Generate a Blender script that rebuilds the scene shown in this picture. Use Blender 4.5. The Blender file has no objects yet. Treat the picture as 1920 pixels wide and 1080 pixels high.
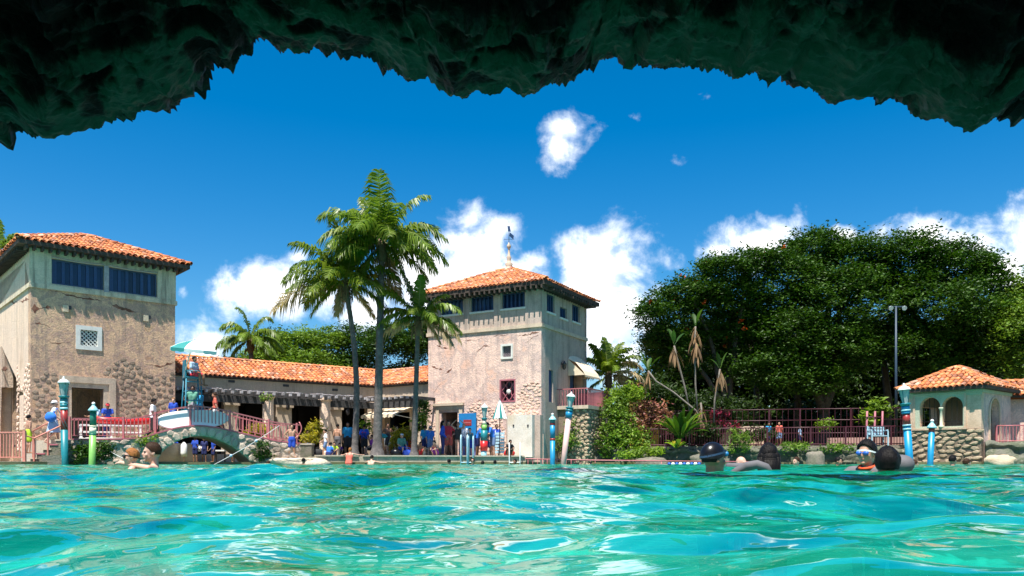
import bpy, bmesh, math, random
import numpy as np
from mathutils import Vector, Matrix
from mathutils import noise as mnoise
from mathutils.geometry import tessellate_polygon
random.seed(7)
rng = np.random.default_rng(7)
PI = math.pi
SC = bpy.context.scene
COL = SC.collection

# ------------------------------------------------------------------ camera
F, CX, HY, CH = 1520.0, 960.0, 868.0, 0.08      # focal length in photo pixels, principal column, horizon row, height over water
cam = bpy.data.cameras.new('camera')
camo = bpy.data.objects.new('camera', cam)
COL.objects.link(camo)
cam.lens = 36 * F / 1920
cam.sensor_width = 36
cam.shift_y = (HY - 540) / 1920
cam.clip_start = 0.02
cam.clip_end = 3000
camo.location = (0, 0, CH)
camo.rotation_euler = (PI / 2, 0, 0)
SC.camera = camo

# ------------------------------------------------------------------ sun and sky
SUN_EL, SUN_ROT = math.radians(68), math.radians(201)
sdir = Vector((math.sin(SUN_ROT) * math.cos(SUN_EL), math.cos(SUN_ROT) * math.cos(SUN_EL), math.sin(SUN_EL)))
sl = bpy.data.lights.new('sun', 'SUN')
sl.energy = 5.0
sl.angle = math.radians(0.5)
sl.color = (1.0, 0.95, 0.86)
so = bpy.data.objects.new('sun', sl)
COL.objects.link(so)
so.rotation_euler = (-sdir).to_track_quat('-Z', 'Y').to_euler()
so.location = (-20, -30, 60)
SC.view_settings.view_transform = 'Standard'
SC.view_settings.look = 'None'
SC.view_settings.exposure = 1.0
SC.view_settings.gamma = 1.0
SC.view_settings.use_curve_mapping = False
SC.cycles.use_denoising = True
SC.cycles.max_bounces = 8
SC.cycles.transparent_max_bounces = 8
SC.cycles.caustics_reflective = False
SC.cycles.caustics_refractive = False
SC.cycles.sample_clamp_indirect = 4.0


class NT:
    """A small helper to write node trees."""
    def __init__(s, tree): s.t = tree; s.n = tree.nodes
    def new(s, typ, **kw):
        n = s.n.new('ShaderNode' + typ)
        for k, v in kw.items():
            setattr(n, k, v)
        return n
    def put(s, sock, v):
        if isinstance(v, bpy.types.NodeSocket): s.t.links.new(v, sock)
        elif v is not None: sock.default_value = v
    def math(s, op, a, b=None, c=None, clamp=False):
        n = s.new('Math', operation=op, use_clamp=clamp)
        for i, v in enumerate((a, b, c)):
            if v is not None: s.put(n.inputs[i], v)
        return n.outputs[0]
    def vmath(s, op, a, b=None, c=None):
        n = s.new('VectorMath', operation=op)
        for i, v in enumerate((a, b, c)):
            if v is not None: s.put(n.inputs[i], v)
        return n.outputs['Value'] if op in ('LENGTH', 'DOT_PRODUCT', 'DISTANCE') else n.outputs[0]
    def noise(s, vec, scale, detail=4, rough=0.55, dist=0.0, out=0):
        n = s.new('TexNoise')
        s.put(n.inputs['Vector'], vec); s.put(n.inputs['Scale'], scale); s.put(n.inputs['Detail'], detail)
        s.put(n.inputs['Roughness'], rough); s.put(n.inputs['Distortion'], dist)
        return n.outputs[out]
    def ramp(s, fac, stops, interp='LINEAR'):
        n = s.new('ValToRGB'); n.color_ramp.interpolation = interp
        e = n.color_ramp.elements
        while len(e) < len(stops): e.new(0.5)
        for i, (p, c) in enumerate(stops):
            e[i].position = p; e[i].color = (*c, 1) if len(c) == 3 else c
        s.put(n.inputs[0], fac)
        return n.outputs[0]
    def mix(s, fac, a, b, blend='MIX'):
        n = s.new('MixRGB', blend_type=blend)
        s.put(n.inputs[0], fac)
        for i, v in ((1, a), (2, b)):
            if isinstance(v, (tuple, list)) and len(v) == 3: v = (*v, 1)
            s.put(n.inputs[i], v)
        return n.outputs[0]
    def mapr(s, v, a, b, c=0.0, d=1.0, smooth=True):
        n = s.new('MapRange', interpolation_type='SMOOTHSTEP' if smooth else 'LINEAR')
        s.put(n.inputs[0], v)
        for i, x in enumerate((a, b, c, d)): n.inputs[i + 1].default_value = x
        return n.outputs[0]


world = bpy.data.worlds.new('World')
SC.world = world
world.use_nodes = True
wt = NT(world.node_tree)
bg = wt.n['Background']
sky = wt.new('TexSky', sky_type='NISHITA', sun_disc=False, sun_elevation=SUN_EL, sun_rotation=SUN_ROT)
sky.air_density = 1.0; sky.dust_density = 0.8; sky.ozone_density = 3.0
hs = wt.new('HueSaturation')
hs.inputs['Hue'].default_value = 0.497
hs.inputs['Saturation'].default_value = 1.52
hs.inputs['Value'].default_value = 1.0
wt.put(hs.inputs['Color'], sky.outputs[0])
# cumulus clouds: fields of soft puffs by direction, broken up with fractal noise (they go on behind the viewer too)
tc = wt.new('TexCoord')
sep = wt.new('SeparateXYZ'); wt.put(sep.inputs[0], tc.outputs['Generated'])
ay = wt.math('MAXIMUM', wt.math('ABSOLUTE', sep.outputs[1]), 0.02)
cmb = wt.new('CombineXYZ')
wt.put(cmb.inputs[0], wt.math('DIVIDE', sep.outputs[0], ay))
wt.put(cmb.inputs[1], wt.math('DIVIDE', sep.outputs[2], ay))
uv = cmb.outputs[0]
warp = wt.noise(uv, 14, 3, 0.5, out=1)
uvw = wt.vmath('ADD', uv, wt.vmath('MULTIPLY', wt.vmath('SUBTRACT', warp, (0.5, 0.5, 0.5)), (0.035, 0.035, 0)))
CLOUDS = [  # column, row, half width, half height (photo pixels at the horizon scale), strength
    (1072, 256, 56, 48, 1.02), (1060, 280, 52, 44, 1.0), (1190, 218, 60, 46, .14), (1330, 187, 50, 32, .10), (1270, 312, 80, 46, .16),
    (222, 375, 80, 30, .10), (455, 545, 85, 55, 1.1), (500, 530, 85, 62, 1.1), (535, 560, 70, 50, 1.0), (415, 548, 45, 32, .9), (555, 478, 60, 36, .62), (610, 560, 80, 60, .8),
    (385, 650, 70, 56, 1.1), (345, 545, 36, 40, .34), (800, 500, 110, 75, 1.1), (885, 475, 90, 85, 1.2), (925, 445, 46, 50, 1.0), (860, 535, 150, 75, 1.15), (690, 580, 100, 60, 1.0), (960, 520, 120, 60, .8),
    (1085, 490, 52, 70, 1.1), (1130, 520, 95, 105, 1.2), (1165, 580, 70, 130, 1.2), (1110, 600, 80, 90, 1.2), (1000, 500, 60, 50, .75), (1247, 490, 52, 50, .55), (1425, 455, 95, 58, 1.1), (1360, 478, 62, 38, .85),
    (1580, 445, 46, 24, 1.0), (1760, 450, 120, 52, 1.15), (1840, 470, 70, 50, 1.0), (1925, 440, 55, 75, 1.1), (1900, 520, 90, 60, 1.0), (2150, 520, 220, 80, 1.1), (2500, 420, 160, 110, 1.1), (-250, 560, 220, 80, 1.1), (-600, 430, 150, 110, 1.0),
    (700, -420, 300, 130, .8), (1700, -300, 240, 110, .8), (-200, -150, 260, 120, .8)]
best = None
for (px, py, rx, ry, st) in CLOUDS:
    mp = wt.new('Mapping')
    sx, sy = F / rx, F / ry
    mp.inputs['Scale'].default_value = (sx, sy, 0)
    mp.inputs['Location'].default_value = (-(px - CX) / F * sx, -(HY - py) / F * sy, 0)
    wt.put(mp.inputs['Vector'], uvw)
    v = wt.math('SUBTRACT', st, wt.vmath('LENGTH', mp.outputs[0]))
    best = v if best is None else wt.math('SMOOTH_MAX', best, v, 0.25)
n1 = wt.noise(uv, 16, 9, 0.62, 0.2)
dens = wt.math('ADD', best, wt.math('MULTIPLY', wt.math('SUBTRACT', n1, 0.5), 2.1))
cover = wt.mapr(dens, -0.02, 0.95)
up = wt.math('GREATER_THAN', sep.outputs[2], -0.01)
cover = wt.math('MULTIPLY', wt.math('MULTIPLY', cover, up), 0.97)
n1b = wt.noise(wt.vmath('ADD', uv, (-0.012, 0.016, 0)), 16, 9, 0.62, 0.2)
n2 = wt.noise(uv, 9, 4, 0.5)
shade = wt.math('ADD', wt.math('MULTIPLY_ADD', wt.math('SUBTRACT', n1, n1b), 2.4, 0.42), wt.math('MULTIPLY', n2, 0.45))
ccol = wt.ramp(shade, [(0.34, (6.9, 7.6, 9.0)), (0.58, (10.4, 10.6, 11.0)), (0.8, (12.0, 11.9, 11.7))])
wt.put(bg.inputs[0], wt.mix(cover, hs.outputs[0], ccol))
bg.inputs[1].default_value = 0.081


# ------------------------------------------------------------------ geometry helpers
def W(px, py, d): return Vector(((px - CX) / F * d, d, CH + (HY - py) / F * d))     # a photo pixel at distance d
def G(px, d, z): return Vector(((px - CX) / F * d, d, z))                            # a photo column at distance d and height z


class MB:
    """Collects shapes into ONE mesh."""
    def __init__(s): s.v = []; s.f = []; s.m = []; s.s = []
    def add(s, vs, fs, mi=0, sm=False):
        o = len(s.v)
        s.v += [tuple(v) for v in vs]
        for f in fs: s.f.append(tuple(o + i for i in f)); s.m.append(mi); s.s.append(sm)
        return s
    def obox(s, o, a, b, c, mi=0):
        o, a, b, c = Vector(o), Vector(a), Vector(b), Vector(c)
        if a.cross(b).dot(c) < 0: a, b = b, a
        v = [o, o + a, o + a + b, o + b, o + c, o + a + c, o + a + b + c, o + b + c]
        return s.add(v, [(3, 2, 1, 0), (4, 5, 6, 7), (0, 1, 5, 4), (1, 2, 6, 5), (2, 3, 7, 6), (3, 0, 4, 7)], mi)
    def box(s, c, sx, sy, sz, rz=0, mi=0):
        c = Vector(c); m = Matrix.Rotation(rz, 3, 'Z')
        a, b, k = m @ Vector((sx, 0, 0)), m @ Vector((0, sy, 0)), Vector((0, 0, sz))
        return s.obox(c - a / 2 - b / 2 - k / 2, a, b, k, mi)
    def tube(s, pts, r, n=8, mi=0, cap=True, sm=True):
        pts = [Vector(p) for p in pts]
        rs = r if isinstance(r, (list, tuple)) else [r] * len(pts)
        vs = []; ref = None
        for i, p in enumerate(pts):
            t = (pts[min(i + 1, len(pts) - 1)] - pts[max(i - 1, 0)])
            t = t.normalized() if t.length > 1e-9 else Vector((0, 0, 1))
            if ref is None: ref = Vector((1, 0, 0)) if abs(t.x) < .8 else Vector((0, 1, 0))
            x = (ref - t * ref.dot(t)).normalized(); y = t.cross(x); ref = x
            for k in range(n):
                a = 2 * PI * k / n
                vs.append(p + (x * math.cos(a) + y * math.sin(a)) * rs[i])
        fs = [(i * n + k, i * n + (k + 1) % n, (i + 1) * n + (k + 1) % n, (i + 1) * n + k) for i in range(len(pts) - 1) for k in range(n)]
        s.add(vs, fs, mi, sm)
        if cap:
            o = len(s.v) - len(vs)
            for f in (tuple(range(n - 1, -1, -1)), tuple(range((len(pts) - 1) * n, len(pts) * n))):
                s.f.append(tuple(o + i for i in f)); s.m.append(mi); s.s.append(False)
        return s
    def lathe(s, base, prof, n=14, mi=0, axis=None, sm=True):
        """prof: (radius, height) pairs; mi may be a list per band"""
        base = Vector(base); ax = Vector(axis).normalized() if axis else Vector((0, 0, 1))
        x = ax.orthogonal().normalized(); y = ax.cross(x)
        vs = [base + ax * h + (x * math.cos(2 * PI * k / n) + y * math.sin(2 * PI * k / n)) * max(r, 1e-4) for r, h in prof for k in range(n)]
        for i in range(len(prof) - 1):
            m = mi[i] if isinstance(mi, list) else mi
            s.add([], [], m)
        o = len(s.v); s.v += [tuple(v) for v in vs]
        for i in range(len(prof) - 1):
            m = mi[i] if isinstance(mi, list) else mi
            for k in range(n):
                s.f.append((o + i * n + k, o + i * n + (k + 1) % n, o + (i + 1) * n + (k + 1) % n, o + (i + 1) * n + k)); s.m.append(m); s.s.append(sm)
        for f, m in ((tuple(range(n - 1, -1, -1)), 0), (tuple(range((len(prof) - 1) * n, len(prof) * n)), -1)):
            s.f.append(tuple(o + i for i in f)); s.m.append(mi[m] if isinstance(mi, list) else mi); s.s.append(False)
        return s
    def ell(s, c, rx, ry, rz, nu=12, nv=8, M=None, mi=0, sm=True):
        c = Vector(c); vs = []; fs = []
        for j in range(nv + 1):
            th = PI * j / nv
            for i in range(nu):
                a = 2 * PI * i / nu
                p = Vector((rx * math.sin(th) * math.cos(a), ry * math.sin(th) * math.sin(a), rz * math.cos(th)))
                vs.append(c + (M @ p if M else p))
        for j in range(nv):
            for i in range(nu):
                fs.append((j * nu + i, (j + 1) * nu + i, (j + 1) * nu + (i + 1) % nu, j * nu + (i + 1) % nu))
        return s.add(vs, fs, mi, sm)
    def mesh(s, name, mats):
        me = bpy.data.meshes.new(name)
        me.from_pydata(s.v, [], s.f)
        for m in (mats if isinstance(mats, (list, tuple)) else [mats]): me.materials.append(m)
        me.polygons.foreach_set('material_index', s.m)
        me.polygons.foreach_set('use_smooth', s.s)
        me.update()
        return me
    def build(s, name, mats, parent=None, **kw):
        return link(name, s.mesh(name, mats), parent, **kw)


def link(name, me, parent=None, **kw):
    o = bpy.data.objects.new(name, me)
    COL.objects.link(o)
    if parent is not None: adopt(o, parent)
    tag(o, **kw)
    return o


def adopt(o, parent):
    """parent an object whose mesh is in world coordinates"""
    o.parent = parent
    o.matrix_parent_inverse = wm(parent).inverted()


def wm(o):
    m = Matrix.LocRotScale(o.location, o.rotation_euler, o.scale)
    return (wm(o.parent) @ o.matrix_parent_inverse @ m) if o.parent else m


def tag(o, label=None, cat=None, group=None, kind=None):
    if label: o['label'] = label
    if cat: o['category'] = cat
    if group: o['group'] = group
    if kind: o['kind'] = kind
    return o


def thing(name, label, cat, loc, group=None, rz=0):
    o = bpy.data.objects.new(name, None)
    COL.objects.link(o)
    o.location = loc; o.rotation_euler = (0, 0, rz); o.empty_display_size = .3
    return tag(o, label, cat, group)


def copy_thing(o, loc, rz=0, **kw):
    """a copy of a thing with its parts and sub-parts"""
    def rec(a, par):
        c = a.copy(); COL.objects.link(c)
        if par is not None: c.parent = par
        for ch in a.children: rec(ch, c)
        return c
    c = rec(o, None)
    c.location = loc; c.rotation_euler = (0, 0, rz)
    tag(c, **kw)
    return c


class Face:
    """A wall plane: u runs along it, z up, o out of it."""
    def __init__(s, p0, d, n):
        s.p = Vector((p0[0], p0[1])); s.d = Vector(d[:2]).normalized(); s.n = Vector(n[:2]).normalized()
    def at(s, u, z, o=0.0):
        q = s.p + s.d * u + s.n * o
        return Vector((q.x, q.y, z))
    def pz(s, px, py, o=0.0):
        r = Vector(((px - CX) / F, 1.0))
        t = (s.p.dot(s.n) + o) / r.dot(s.n)
        return (r * t - s.p).dot(s.d), CH + t * (HY - py) / F
    def rect(s, x0, y0, x1, y1, o=0.0):
        ua = s.pz(x0, (y0 + y1) / 2, o)[0]; ub = s.pz(x1, (y0 + y1) / 2, o)[0]
        xm = (x0 + x1) / 2
        za = s.pz(xm, y1, o)[1]; zb = s.pz(xm, y0, o)[1]
        return min(ua, ub), max(ua, ub), za, zb
    def box(s, mb, u0, u1, z0, z1, o0, o1, mi=0):
        d3 = Vector((s.d.x, s.d.y, 0)); n3 = Vector((s.n.x, s.n.y, 0))
        mb.obox(s.at(u0, z0, o0), d3 * (u1 - u0), Vector((0, 0, z1 - z0)), n3 * (o1 - o0), mi)
        return mb
    def wall(s, mb, outer, holes=(), thick=.3, o=0.0, mi=0, mi_side=None):
        loops = [list(outer)] + [list(h) for h in holes]
        tris = tessellate_polygon([[Vector((u, z, 0)) for u, z in l] for l in loops])
        flat = [p for l in loops for p in l]
        nf = len(flat)
        vs = [s.at(u, z, o) for u, z in flat] + [s.at(u, z, o - thick) for u, z in flat]
        fs = []
        n3 = Vector((s.n.x, s.n.y, 0))
        for a, b, c in tris:
            nn = (vs[b] - vs[a]).cross(vs[c] - vs[a])
            if nn.dot(n3) < 0: b, c = c, b
            fs.append((a, b, c)); fs.append((a + nf, c + nf, b + nf))
        mb.add(vs, fs, mi)
        k = 0; fs = []
        for l in loops:
            m = len(l)
            for i in range(m):
                a, b = k + i, k + (i + 1) % m
                fs.append((a, b, b + nf, a + nf))
            k += m
        base = len(mb.v) - len(vs)
        for f in fs: mb.f.append(tuple(base + i for i in f)); mb.m.append(mi if mi_side is None else mi_side); mb.s.append(False)
        return mb
    def mat(s, u, z, o=0.0, rot=0.0, sx=1, sy=1, sz=1):
        """matrix putting local x along the wall, y up and z out of it"""
        d3 = Vector((s.d.x, s.d.y, 0)); n3 = Vector((s.n.x, s.n.y, 0)); up = Vector((0, 0, 1))
        m = Matrix((d3, up, n3)).transposed().to_4x4()
        if d3.cross(up).dot(n3) < 0: m = Matrix((-d3, up, n3)).transposed().to_4x4()
        return Matrix.Translation(s.at(u, z, o)) @ m @ Matrix.Rotation(rot, 4, 'Z') @ Matrix.Diagonal((sx, sy, sz, 1))


def R4(u0, u1, z0, z1): return [(u0, z0), (u1, z0), (u1, z1), (u0, z1)]


def put(name, me, M, parent=None, **kw):
    """an object of shared mesh data placed by a world matrix under its parent"""
    o = bpy.data.objects.new(name, me)
    COL.objects.link(o)
    if parent is not None:
        o.parent = parent; o.matrix_parent_inverse = wm(parent).inverted()
    o.matrix_basis = M
    tag(o, **kw)
    return o


# ------------------------------------------------------------------ materials
def mat(name):
    m = bpy.data.materials.new(name); m.use_nodes = True
    t = NT(m.node_tree)
    return m, t, m.node_tree.nodes['Principled BSDF']


def plain(name, col, rough=.6, var=.12, scale=6, bump=0.0, metal=0.0, bscale=40, spec=.5):
    """one colour with a little wear"""
    m, t, b = mat(name)
    co = t.new('TexCoord').outputs['Object']
    n = t.noise(co, scale, 5)
    oi = t.new('ObjectInfo').outputs['Random']
    h = t.new('HueSaturation')
    t.put(h.inputs['Color'], (*col, 1))
    t.put(h.inputs['Value'], t.math('ADD', t.mapr(n, .25, .75, 1 - var, 1 + var, False), t.math('MULTIPLY_ADD', oi, var, -var / 2)))
    t.put(b.inputs['Base Color'], h.outputs[0])
    b.inputs['Roughness'].default_value = rough; b.inputs['Metallic'].default_value = metal
    b.inputs['Specular IOR Level'].default_value = spec
    if bump:
        bp = t.new('Bump'); bp.inputs['Strength'].default_value = bump; bp.inputs['Distance'].default_value = .02
        t.put(bp.inputs['Height'], t.noise(co, bscale, 6, .65)); t.put(b.inputs['Normal'], bp.outputs[0])
    return m


def mottle(name, stops, scale=1.2, detail=8, rough=.9, bump=.5, bscale=14, dist=.04, fine=.25, drip=None, brick=None, rand=.15):
    """weathered masonry: blotches, fine grain, optional vertical streaks and plaster losses that show brick"""
    m, t, b = mat(name)
    co = t.new('TexCoord').outputs['Object']
    n = t.noise(co, scale, detail, .62, .3)
    c = t.ramp(n, stops)
    f = t.noise(co, bscale * 1.7, 6, .7)
    h = t.new('HueSaturation'); t.put(h.inputs['Color'], c)
    oi = t.new('ObjectInfo').outputs['Random']
    t.put(h.inputs['Value'], t.math('ADD', t.mapr(f, .25, .75, 1 - fine, 1 + fine, False), t.math('MULTIPLY_ADD', oi, rand, -rand / 2)))
    c = h.outputs[0]
    if drip:
        st = t.vmath('MULTIPLY', co, (3.2, 3.2, .25))
        d = t.mapr(t.noise(st, 1.1, 6, .65), .47, .70)
        c = t.mix(t.math('MULTIPLY', d, drip[1]), c, drip[0])
    hgt = t.noise(co, bscale, 8, .7)
    if brick:
        bm = t.mapr(t.noise(co, brick[1], 9, .68, .6), brick[2], brick[2] + .025)
        bn = t.ramp(t.noise(co, 9, 4), [(.3, brick[0]), (.7, tuple(x * .55 for x in brick[0]))])
        c = t.mix(bm, c, bn)
        hgt = t.math('SUBTRACT', hgt, t.math('MULTIPLY', bm, .7))
    t.put(b.inputs['Base Color'], c)
    b.inputs['Roughness'].default_value = rough; b.inputs['Specular IOR Level'].default_value = .25
    bp = t.new('Bump'); bp.inputs['Strength'].default_value = bump; bp.inputs['Distance'].default_value = dist
    t.put(bp.inputs['Height'], hgt); t.put(b.inputs['Normal'], bp.outputs[0])
    return m


def foliage(name, cols, trans=.35, rough=.5):
    m, t, b = mat(name)
    g = t.new('NewGeometry'); oi = t.new('ObjectInfo').outputs['Random']
    r = t.math('FRACT', t.math('ADD', g.outputs['Random Per Island'], oi))
    k = len(cols)
    c = t.ramp(r, [(i / max(k - 1, 1), cc) for i, cc in enumerate(cols)])
    tone = t.noise(g.outputs['Position'], .8, 3, .5)
    c = t.mix(1, c, t.ramp(tone, [(.3, (.62, .66, .62)), (.7, (1.45, 1.38, 1.2))]), 'MULTIPLY')
    t.put(b.inputs['Base Color'], c)
    b.inputs['Roughness'].default_value = rough; b.inputs['Specular IOR Level'].default_value = .3
    tr = t.new('BsdfTranslucent')
    t.put(tr.inputs[0], t.mix(.5, c, t.mix(1, c, (1.6, 1.7, .5), 'MULTIPLY')))
    mx = t.new('MixShader'); mx.inputs[0].default_value = trans
    t.put(mx.inputs[1], b.outputs[0]); t.put(mx.inputs[2], tr.outputs[0])
    t.put(t.n['Material Output'].inputs[0], mx.outputs[0])
    return m


M = {}
M['plaster_grey'] = mottle('plaster_grey', [(.22, (.30, .17, .10)), (.36, (.60, .38, .235)), (.45, (.46, .30, .235)), (.54, (.70, .455, .29)), (.63, (.44, .29, .22)), (.78, (.58, .31, .16))], 1.5, bump=1, drip=((.20, .17, .15), .55), brick=((.28, .10, .06), .55, .68), fine=.42)
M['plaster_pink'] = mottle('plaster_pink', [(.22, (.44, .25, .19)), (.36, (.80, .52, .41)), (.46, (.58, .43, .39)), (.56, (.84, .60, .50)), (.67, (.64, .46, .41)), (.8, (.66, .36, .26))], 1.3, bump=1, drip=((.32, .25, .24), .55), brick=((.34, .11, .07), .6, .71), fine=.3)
M['plaster_cream_bright'] = mottle('plaster_cream_bright', [(.22, (.55, .38, .27)), (.42, (.80, .60, .46)), (.55, (.70, .53, .42)), (.75, (.84, .66, .52))], 1.1, bump=.9, drip=((.35, .25, .18), .4), brick=((.40, .13, .07), .6, .70), fine=.25)
M['stone_bridge'] = mottle('stone_bridge', [(.3, (.30, .24, .19)), (.5, (.60, .48, .39)), (.7, (.44, .37, .29))], 2.2, bump=1, bscale=20, rand=.6)
M['plaster_band'] = mottle('plaster_band', [(.3, (.44, .36, .26)), (.5, (.64, .54, .40)), (.7, (.52, .44, .33))], 1.5, bump=.5, drip=((.17, .14, .11), .7), brick=((.25, .08, .05), 1.6, .72))
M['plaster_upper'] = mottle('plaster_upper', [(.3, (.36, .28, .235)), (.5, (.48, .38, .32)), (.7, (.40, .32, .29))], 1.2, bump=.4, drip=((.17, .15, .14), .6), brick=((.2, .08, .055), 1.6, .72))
M['plaster_kiosk'] = mottle('plaster_kiosk', [(.3, (.48, .33, .22)), (.5, (.66, .48, .35)), (.7, (.56, .42, .33))], 1.1, bump=.4, drip=((.26, .24, .18), .35))
M['plaster_green'] = mottle('plaster_green', [(.3, (.36, .40, .29)), (.5, (.45, .48, .36)), (.7, (.44, .42, .32))], 1.6, bump=.3)
M['plaster_wall'] = mottle('plaster_wall', [(.3, (.46, .36, .27)), (.5, (.56, .45, .34)), (.7, (.50, .40, .32))], 1.1, bump=.3, drip=((.25, .2, .17), .4))
M['plaster_white'] = mottle('plaster_white', [(.3, (.52, .49, .42)), (.5, (.63, .60, .54)), (.75, (.55, .46, .33))], 1.1, bump=.3)
M['stone_grey'] = mottle('stone_grey', [(.3, (.20, .15, .115)), (.5, (.33, .25, .19)), (.7, (.42, .30, .20))], 2.2, bump=.9, bscale=24, rand=.6)
M['stone_tan'] = mottle('stone_tan', [(.3, (.30, .21, .13)), (.5, (.44, .34, .23)), (.7, (.52, .42, .31))], 2.0, bump=.9, bscale=22, rand=.5)
M['stone_pink'] = mottle('stone_pink', [(.3, (.50, .33, .24)), (.5, (.74, .52, .41)), (.7, (.62, .48, .38))], 2.0, bump=.8, bscale=22, rand=.35)
M['mortar_dark'] = mottle('mortar_dark', [(.3, (.15, .11, .08)), (.7, (.27, .21, .15))], 3, bump=.8)
M['mortar_pale'] = mottle('mortar_pale', [(.3, (.40, .33, .25)), (.7, (.52, .44, .35))], 3, bump=.6)
M['stone_moss'] = mottle('stone_moss', [(.25, (.10, .105, .08)), (.45, (.24, .21, .17)), (.6, (.16, .16, .11)), (.75, (.34, .29, .23))], 2.2, bump=1, bscale=18, rand=.4)
M['coral_rock'] = mottle('coral_rock', [(.25, (.05, .055, .045)), (.45, (.17, .165, .13)), (.58, (.10, .115, .07)), (.75, (.36, .33, .27))], 1.7, bump=1, bscale=9, dist=.08, rand=.3)
M['rock_pale'] = mottle('rock_pale', [(.3, (.42, .34, .25)), (.5, (.58, .49, .38)), (.75, (.48, .42, .33))], 2.0, bump=.9, bscale=10, dist=.06)
M['deck'] = mottle('deck', [(.3, (.36, .31, .25)), (.5, (.47, .41, .33)), (.7, (.42, .35, .28))], 1.0, bump=.3)
M['deck_wall'] = mottle('deck_wall', [(.3, (.27, .26, .20)), (.5, (.42, .38, .29)), (.7, (.30, .31, .22))], 1.4, bump=.5, drip=((.08, .11, .07), .6))
M['ground'] = mottle('ground', [(.3, (.11, .10, .05)), (.5, (.17, .15, .08)), (.7, (.09, .12, .04))], .5, bump=.4)
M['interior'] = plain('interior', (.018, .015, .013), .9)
M['dark_wood'] = mottle('dark_wood', [(.3, (.035, .035, .038)), (.6, (.07, .068, .07)), (.8, (.12, .11, .11))], 3, bump=.5)
M['eave_wood'] = mottle('eave_wood', [(.3, (.04, .032, .028)), (.7, (.085, .066, .055))], 3, bump=.5)
M['grey_wood'] = mottle('grey_wood', [(.3, (.28, .26, .28)), (.7, (.52, .49, .50))], 5, bump=.5, rand=.5)
M['frame_blue'] = plain('frame_blue', (.008, .045, .135), .5, .3, 12)
M['frame_mid'] = plain('frame_mid', (.02, .055, .12), .5, .3, 9)
M['pane_blue'] = plain('pane_blue', (.010, .022, .06), .12, .3, 3)
M['pane_dark'] = plain('pane_dark', (.012, .014, .03), .08, .3, 3)
M['door_blue'] = plain('door_blue', (.012, .19, .48), .5, .12, 5)
M['door_lilac'] = plain('door_lilac', (.16, .19, .46), .55, .12, 5)
M['plaque_red'] = plain('plaque_red', (.30, .03, .03), .5)
M['rail_pink'] = plain('rail_pink', (.42, .13, .14), .5, .2, 10)
M['rail_orange'] = plain('rail_orange', (.56, .22, .17), .5, .2, 10)
M['rail_maroon'] = plain('rail_maroon', (.065, .012, .022), .5, .25, 10)
M['solid_pink'] = plain('solid_pink', (.42, .12, .15), .7, .15, 4)
M['lattice_white'] = plain('lattice_white', (.66, .66, .62), .6, .1)
M['lattice_dark'] = plain('lattice_dark', (.24, .20, .23), .7, .2)
M['grille_pink'] = plain('grille_pink', (.34, .11, .14), .6, .2)
M['white'] = plain('white', (.80, .80, .78), .45, .06)
M['steel'] = plain('steel', (.62, .68, .66), .3, .08, metal=.3)
M['teal'] = plain('teal', (.010, .17, .20), .4, .15, 5)
M['blue_teal'] = plain('blue_teal', (.008, .22, .42), .4, .15, 5)
M['sky_paint'] = plain('sky_paint', (.28, .56, .62), .4, .1, 5)
M['green_dk'] = plain('green_dk', (.012, .16, .11), .4, .15, 5)
M['green_lt'] = plain('green_lt', (.20, .44, .10), .4, .15, 5)
M['red_paint'] = plain('red_paint', (.28, .025, .02), .4, .2, 5)
M['red_bright'] = plain('red_bright', (.62, .02, .02), .35, .1, 5)
M['wall_dusty'] = plain('wall_dusty', (.34, .20, .17), .8, .25, 3)
M['rose_paint'] = plain('rose_paint', (.68, .44, .40), .5, .1, 5)
M['cream'] = plain('cream', (.72, .66, .50), .6, .08)
M['stripe_pale'] = plain('stripe_pale', (.50, .56, .64), .45, .05)
M['lamp_white'] = plain('lamp_white', (.55, .60, .58), .5, .15, 9)
M['lamp_glass'] = plain('lamp_glass', (.34, .42, .41), .15, .1)
M['canvas'] = plain('canvas', (.70, .58, .42), .8, .1, 5)
M['canvas_grey'] = plain('canvas_grey', (.40, .37, .33), .8, .1, 5)
M['umb_white'] = plain('umb_white', (.80, .82, .80), .7, .06)
M['umb_teal'] = plain('umb_teal', (.012, .20, .19), .7, .1)
M['black'] = plain('black', (.006, .006, .008), .28, spec=.3)
M['iron'] = plain('iron', (.03, .03, .035), .5)
M['pole_navy'] = plain('pole_navy', (.022, .045, .075), .5)
M['chair_blue'] = plain('chair_blue', (.012, .16, .24), .5, .15)
M['chair_pale'] = plain('chair_pale', (.38, .58, .68), .45, .08)
M['yellow_wall'] = plain('yellow_wall', (.55, .33, .03), .8, .15)
M['rope'] = plain('rope', (.55, .56, .56), .8)
M['float_blue'] = plain('float_blue', (.02, .10, .42), .4)
M['leaf_tree'] = foliage('leaf_tree', [(.011, .042, .0035), (.027, .075, .005), (.050, .108, .008), (.018, .055, .004)], .22)
M['leaf_bright'] = foliage('leaf_bright', [(.06, .13, .012), (.11, .20, .02), (.16, .24, .03), (.07, .15, .016)], .28)
M['leaf_dark'] = foliage('leaf_dark', [(.014, .034, .008), (.03, .06, .010), (.02, .045, .009)])
M['leaf_yellow'] = foliage('leaf_yellow', [(.30, .26, .015), (.42, .34, .02), (.18, .22, .02)], .4)
M['leaf_lime'] = foliage('leaf_lime', [(.12, .22, .02), (.20, .30, .03), (.08, .16, .015)], .4)
M['leaf_rose'] = foliage('leaf_rose', [(.34, .13, .11), (.42, .20, .16), (.20, .06, .07), (.08, .11, .02)], .3)
M['leaf_magenta'] = foliage('leaf_magenta', [(.30, .01, .06), (.16, .01, .04), (.05, .02, .02)], .3)
M['flower_orange'] = foliage('flower_orange', [(.60, .10, .015), (.50, .06, .01)], .3)
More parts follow.
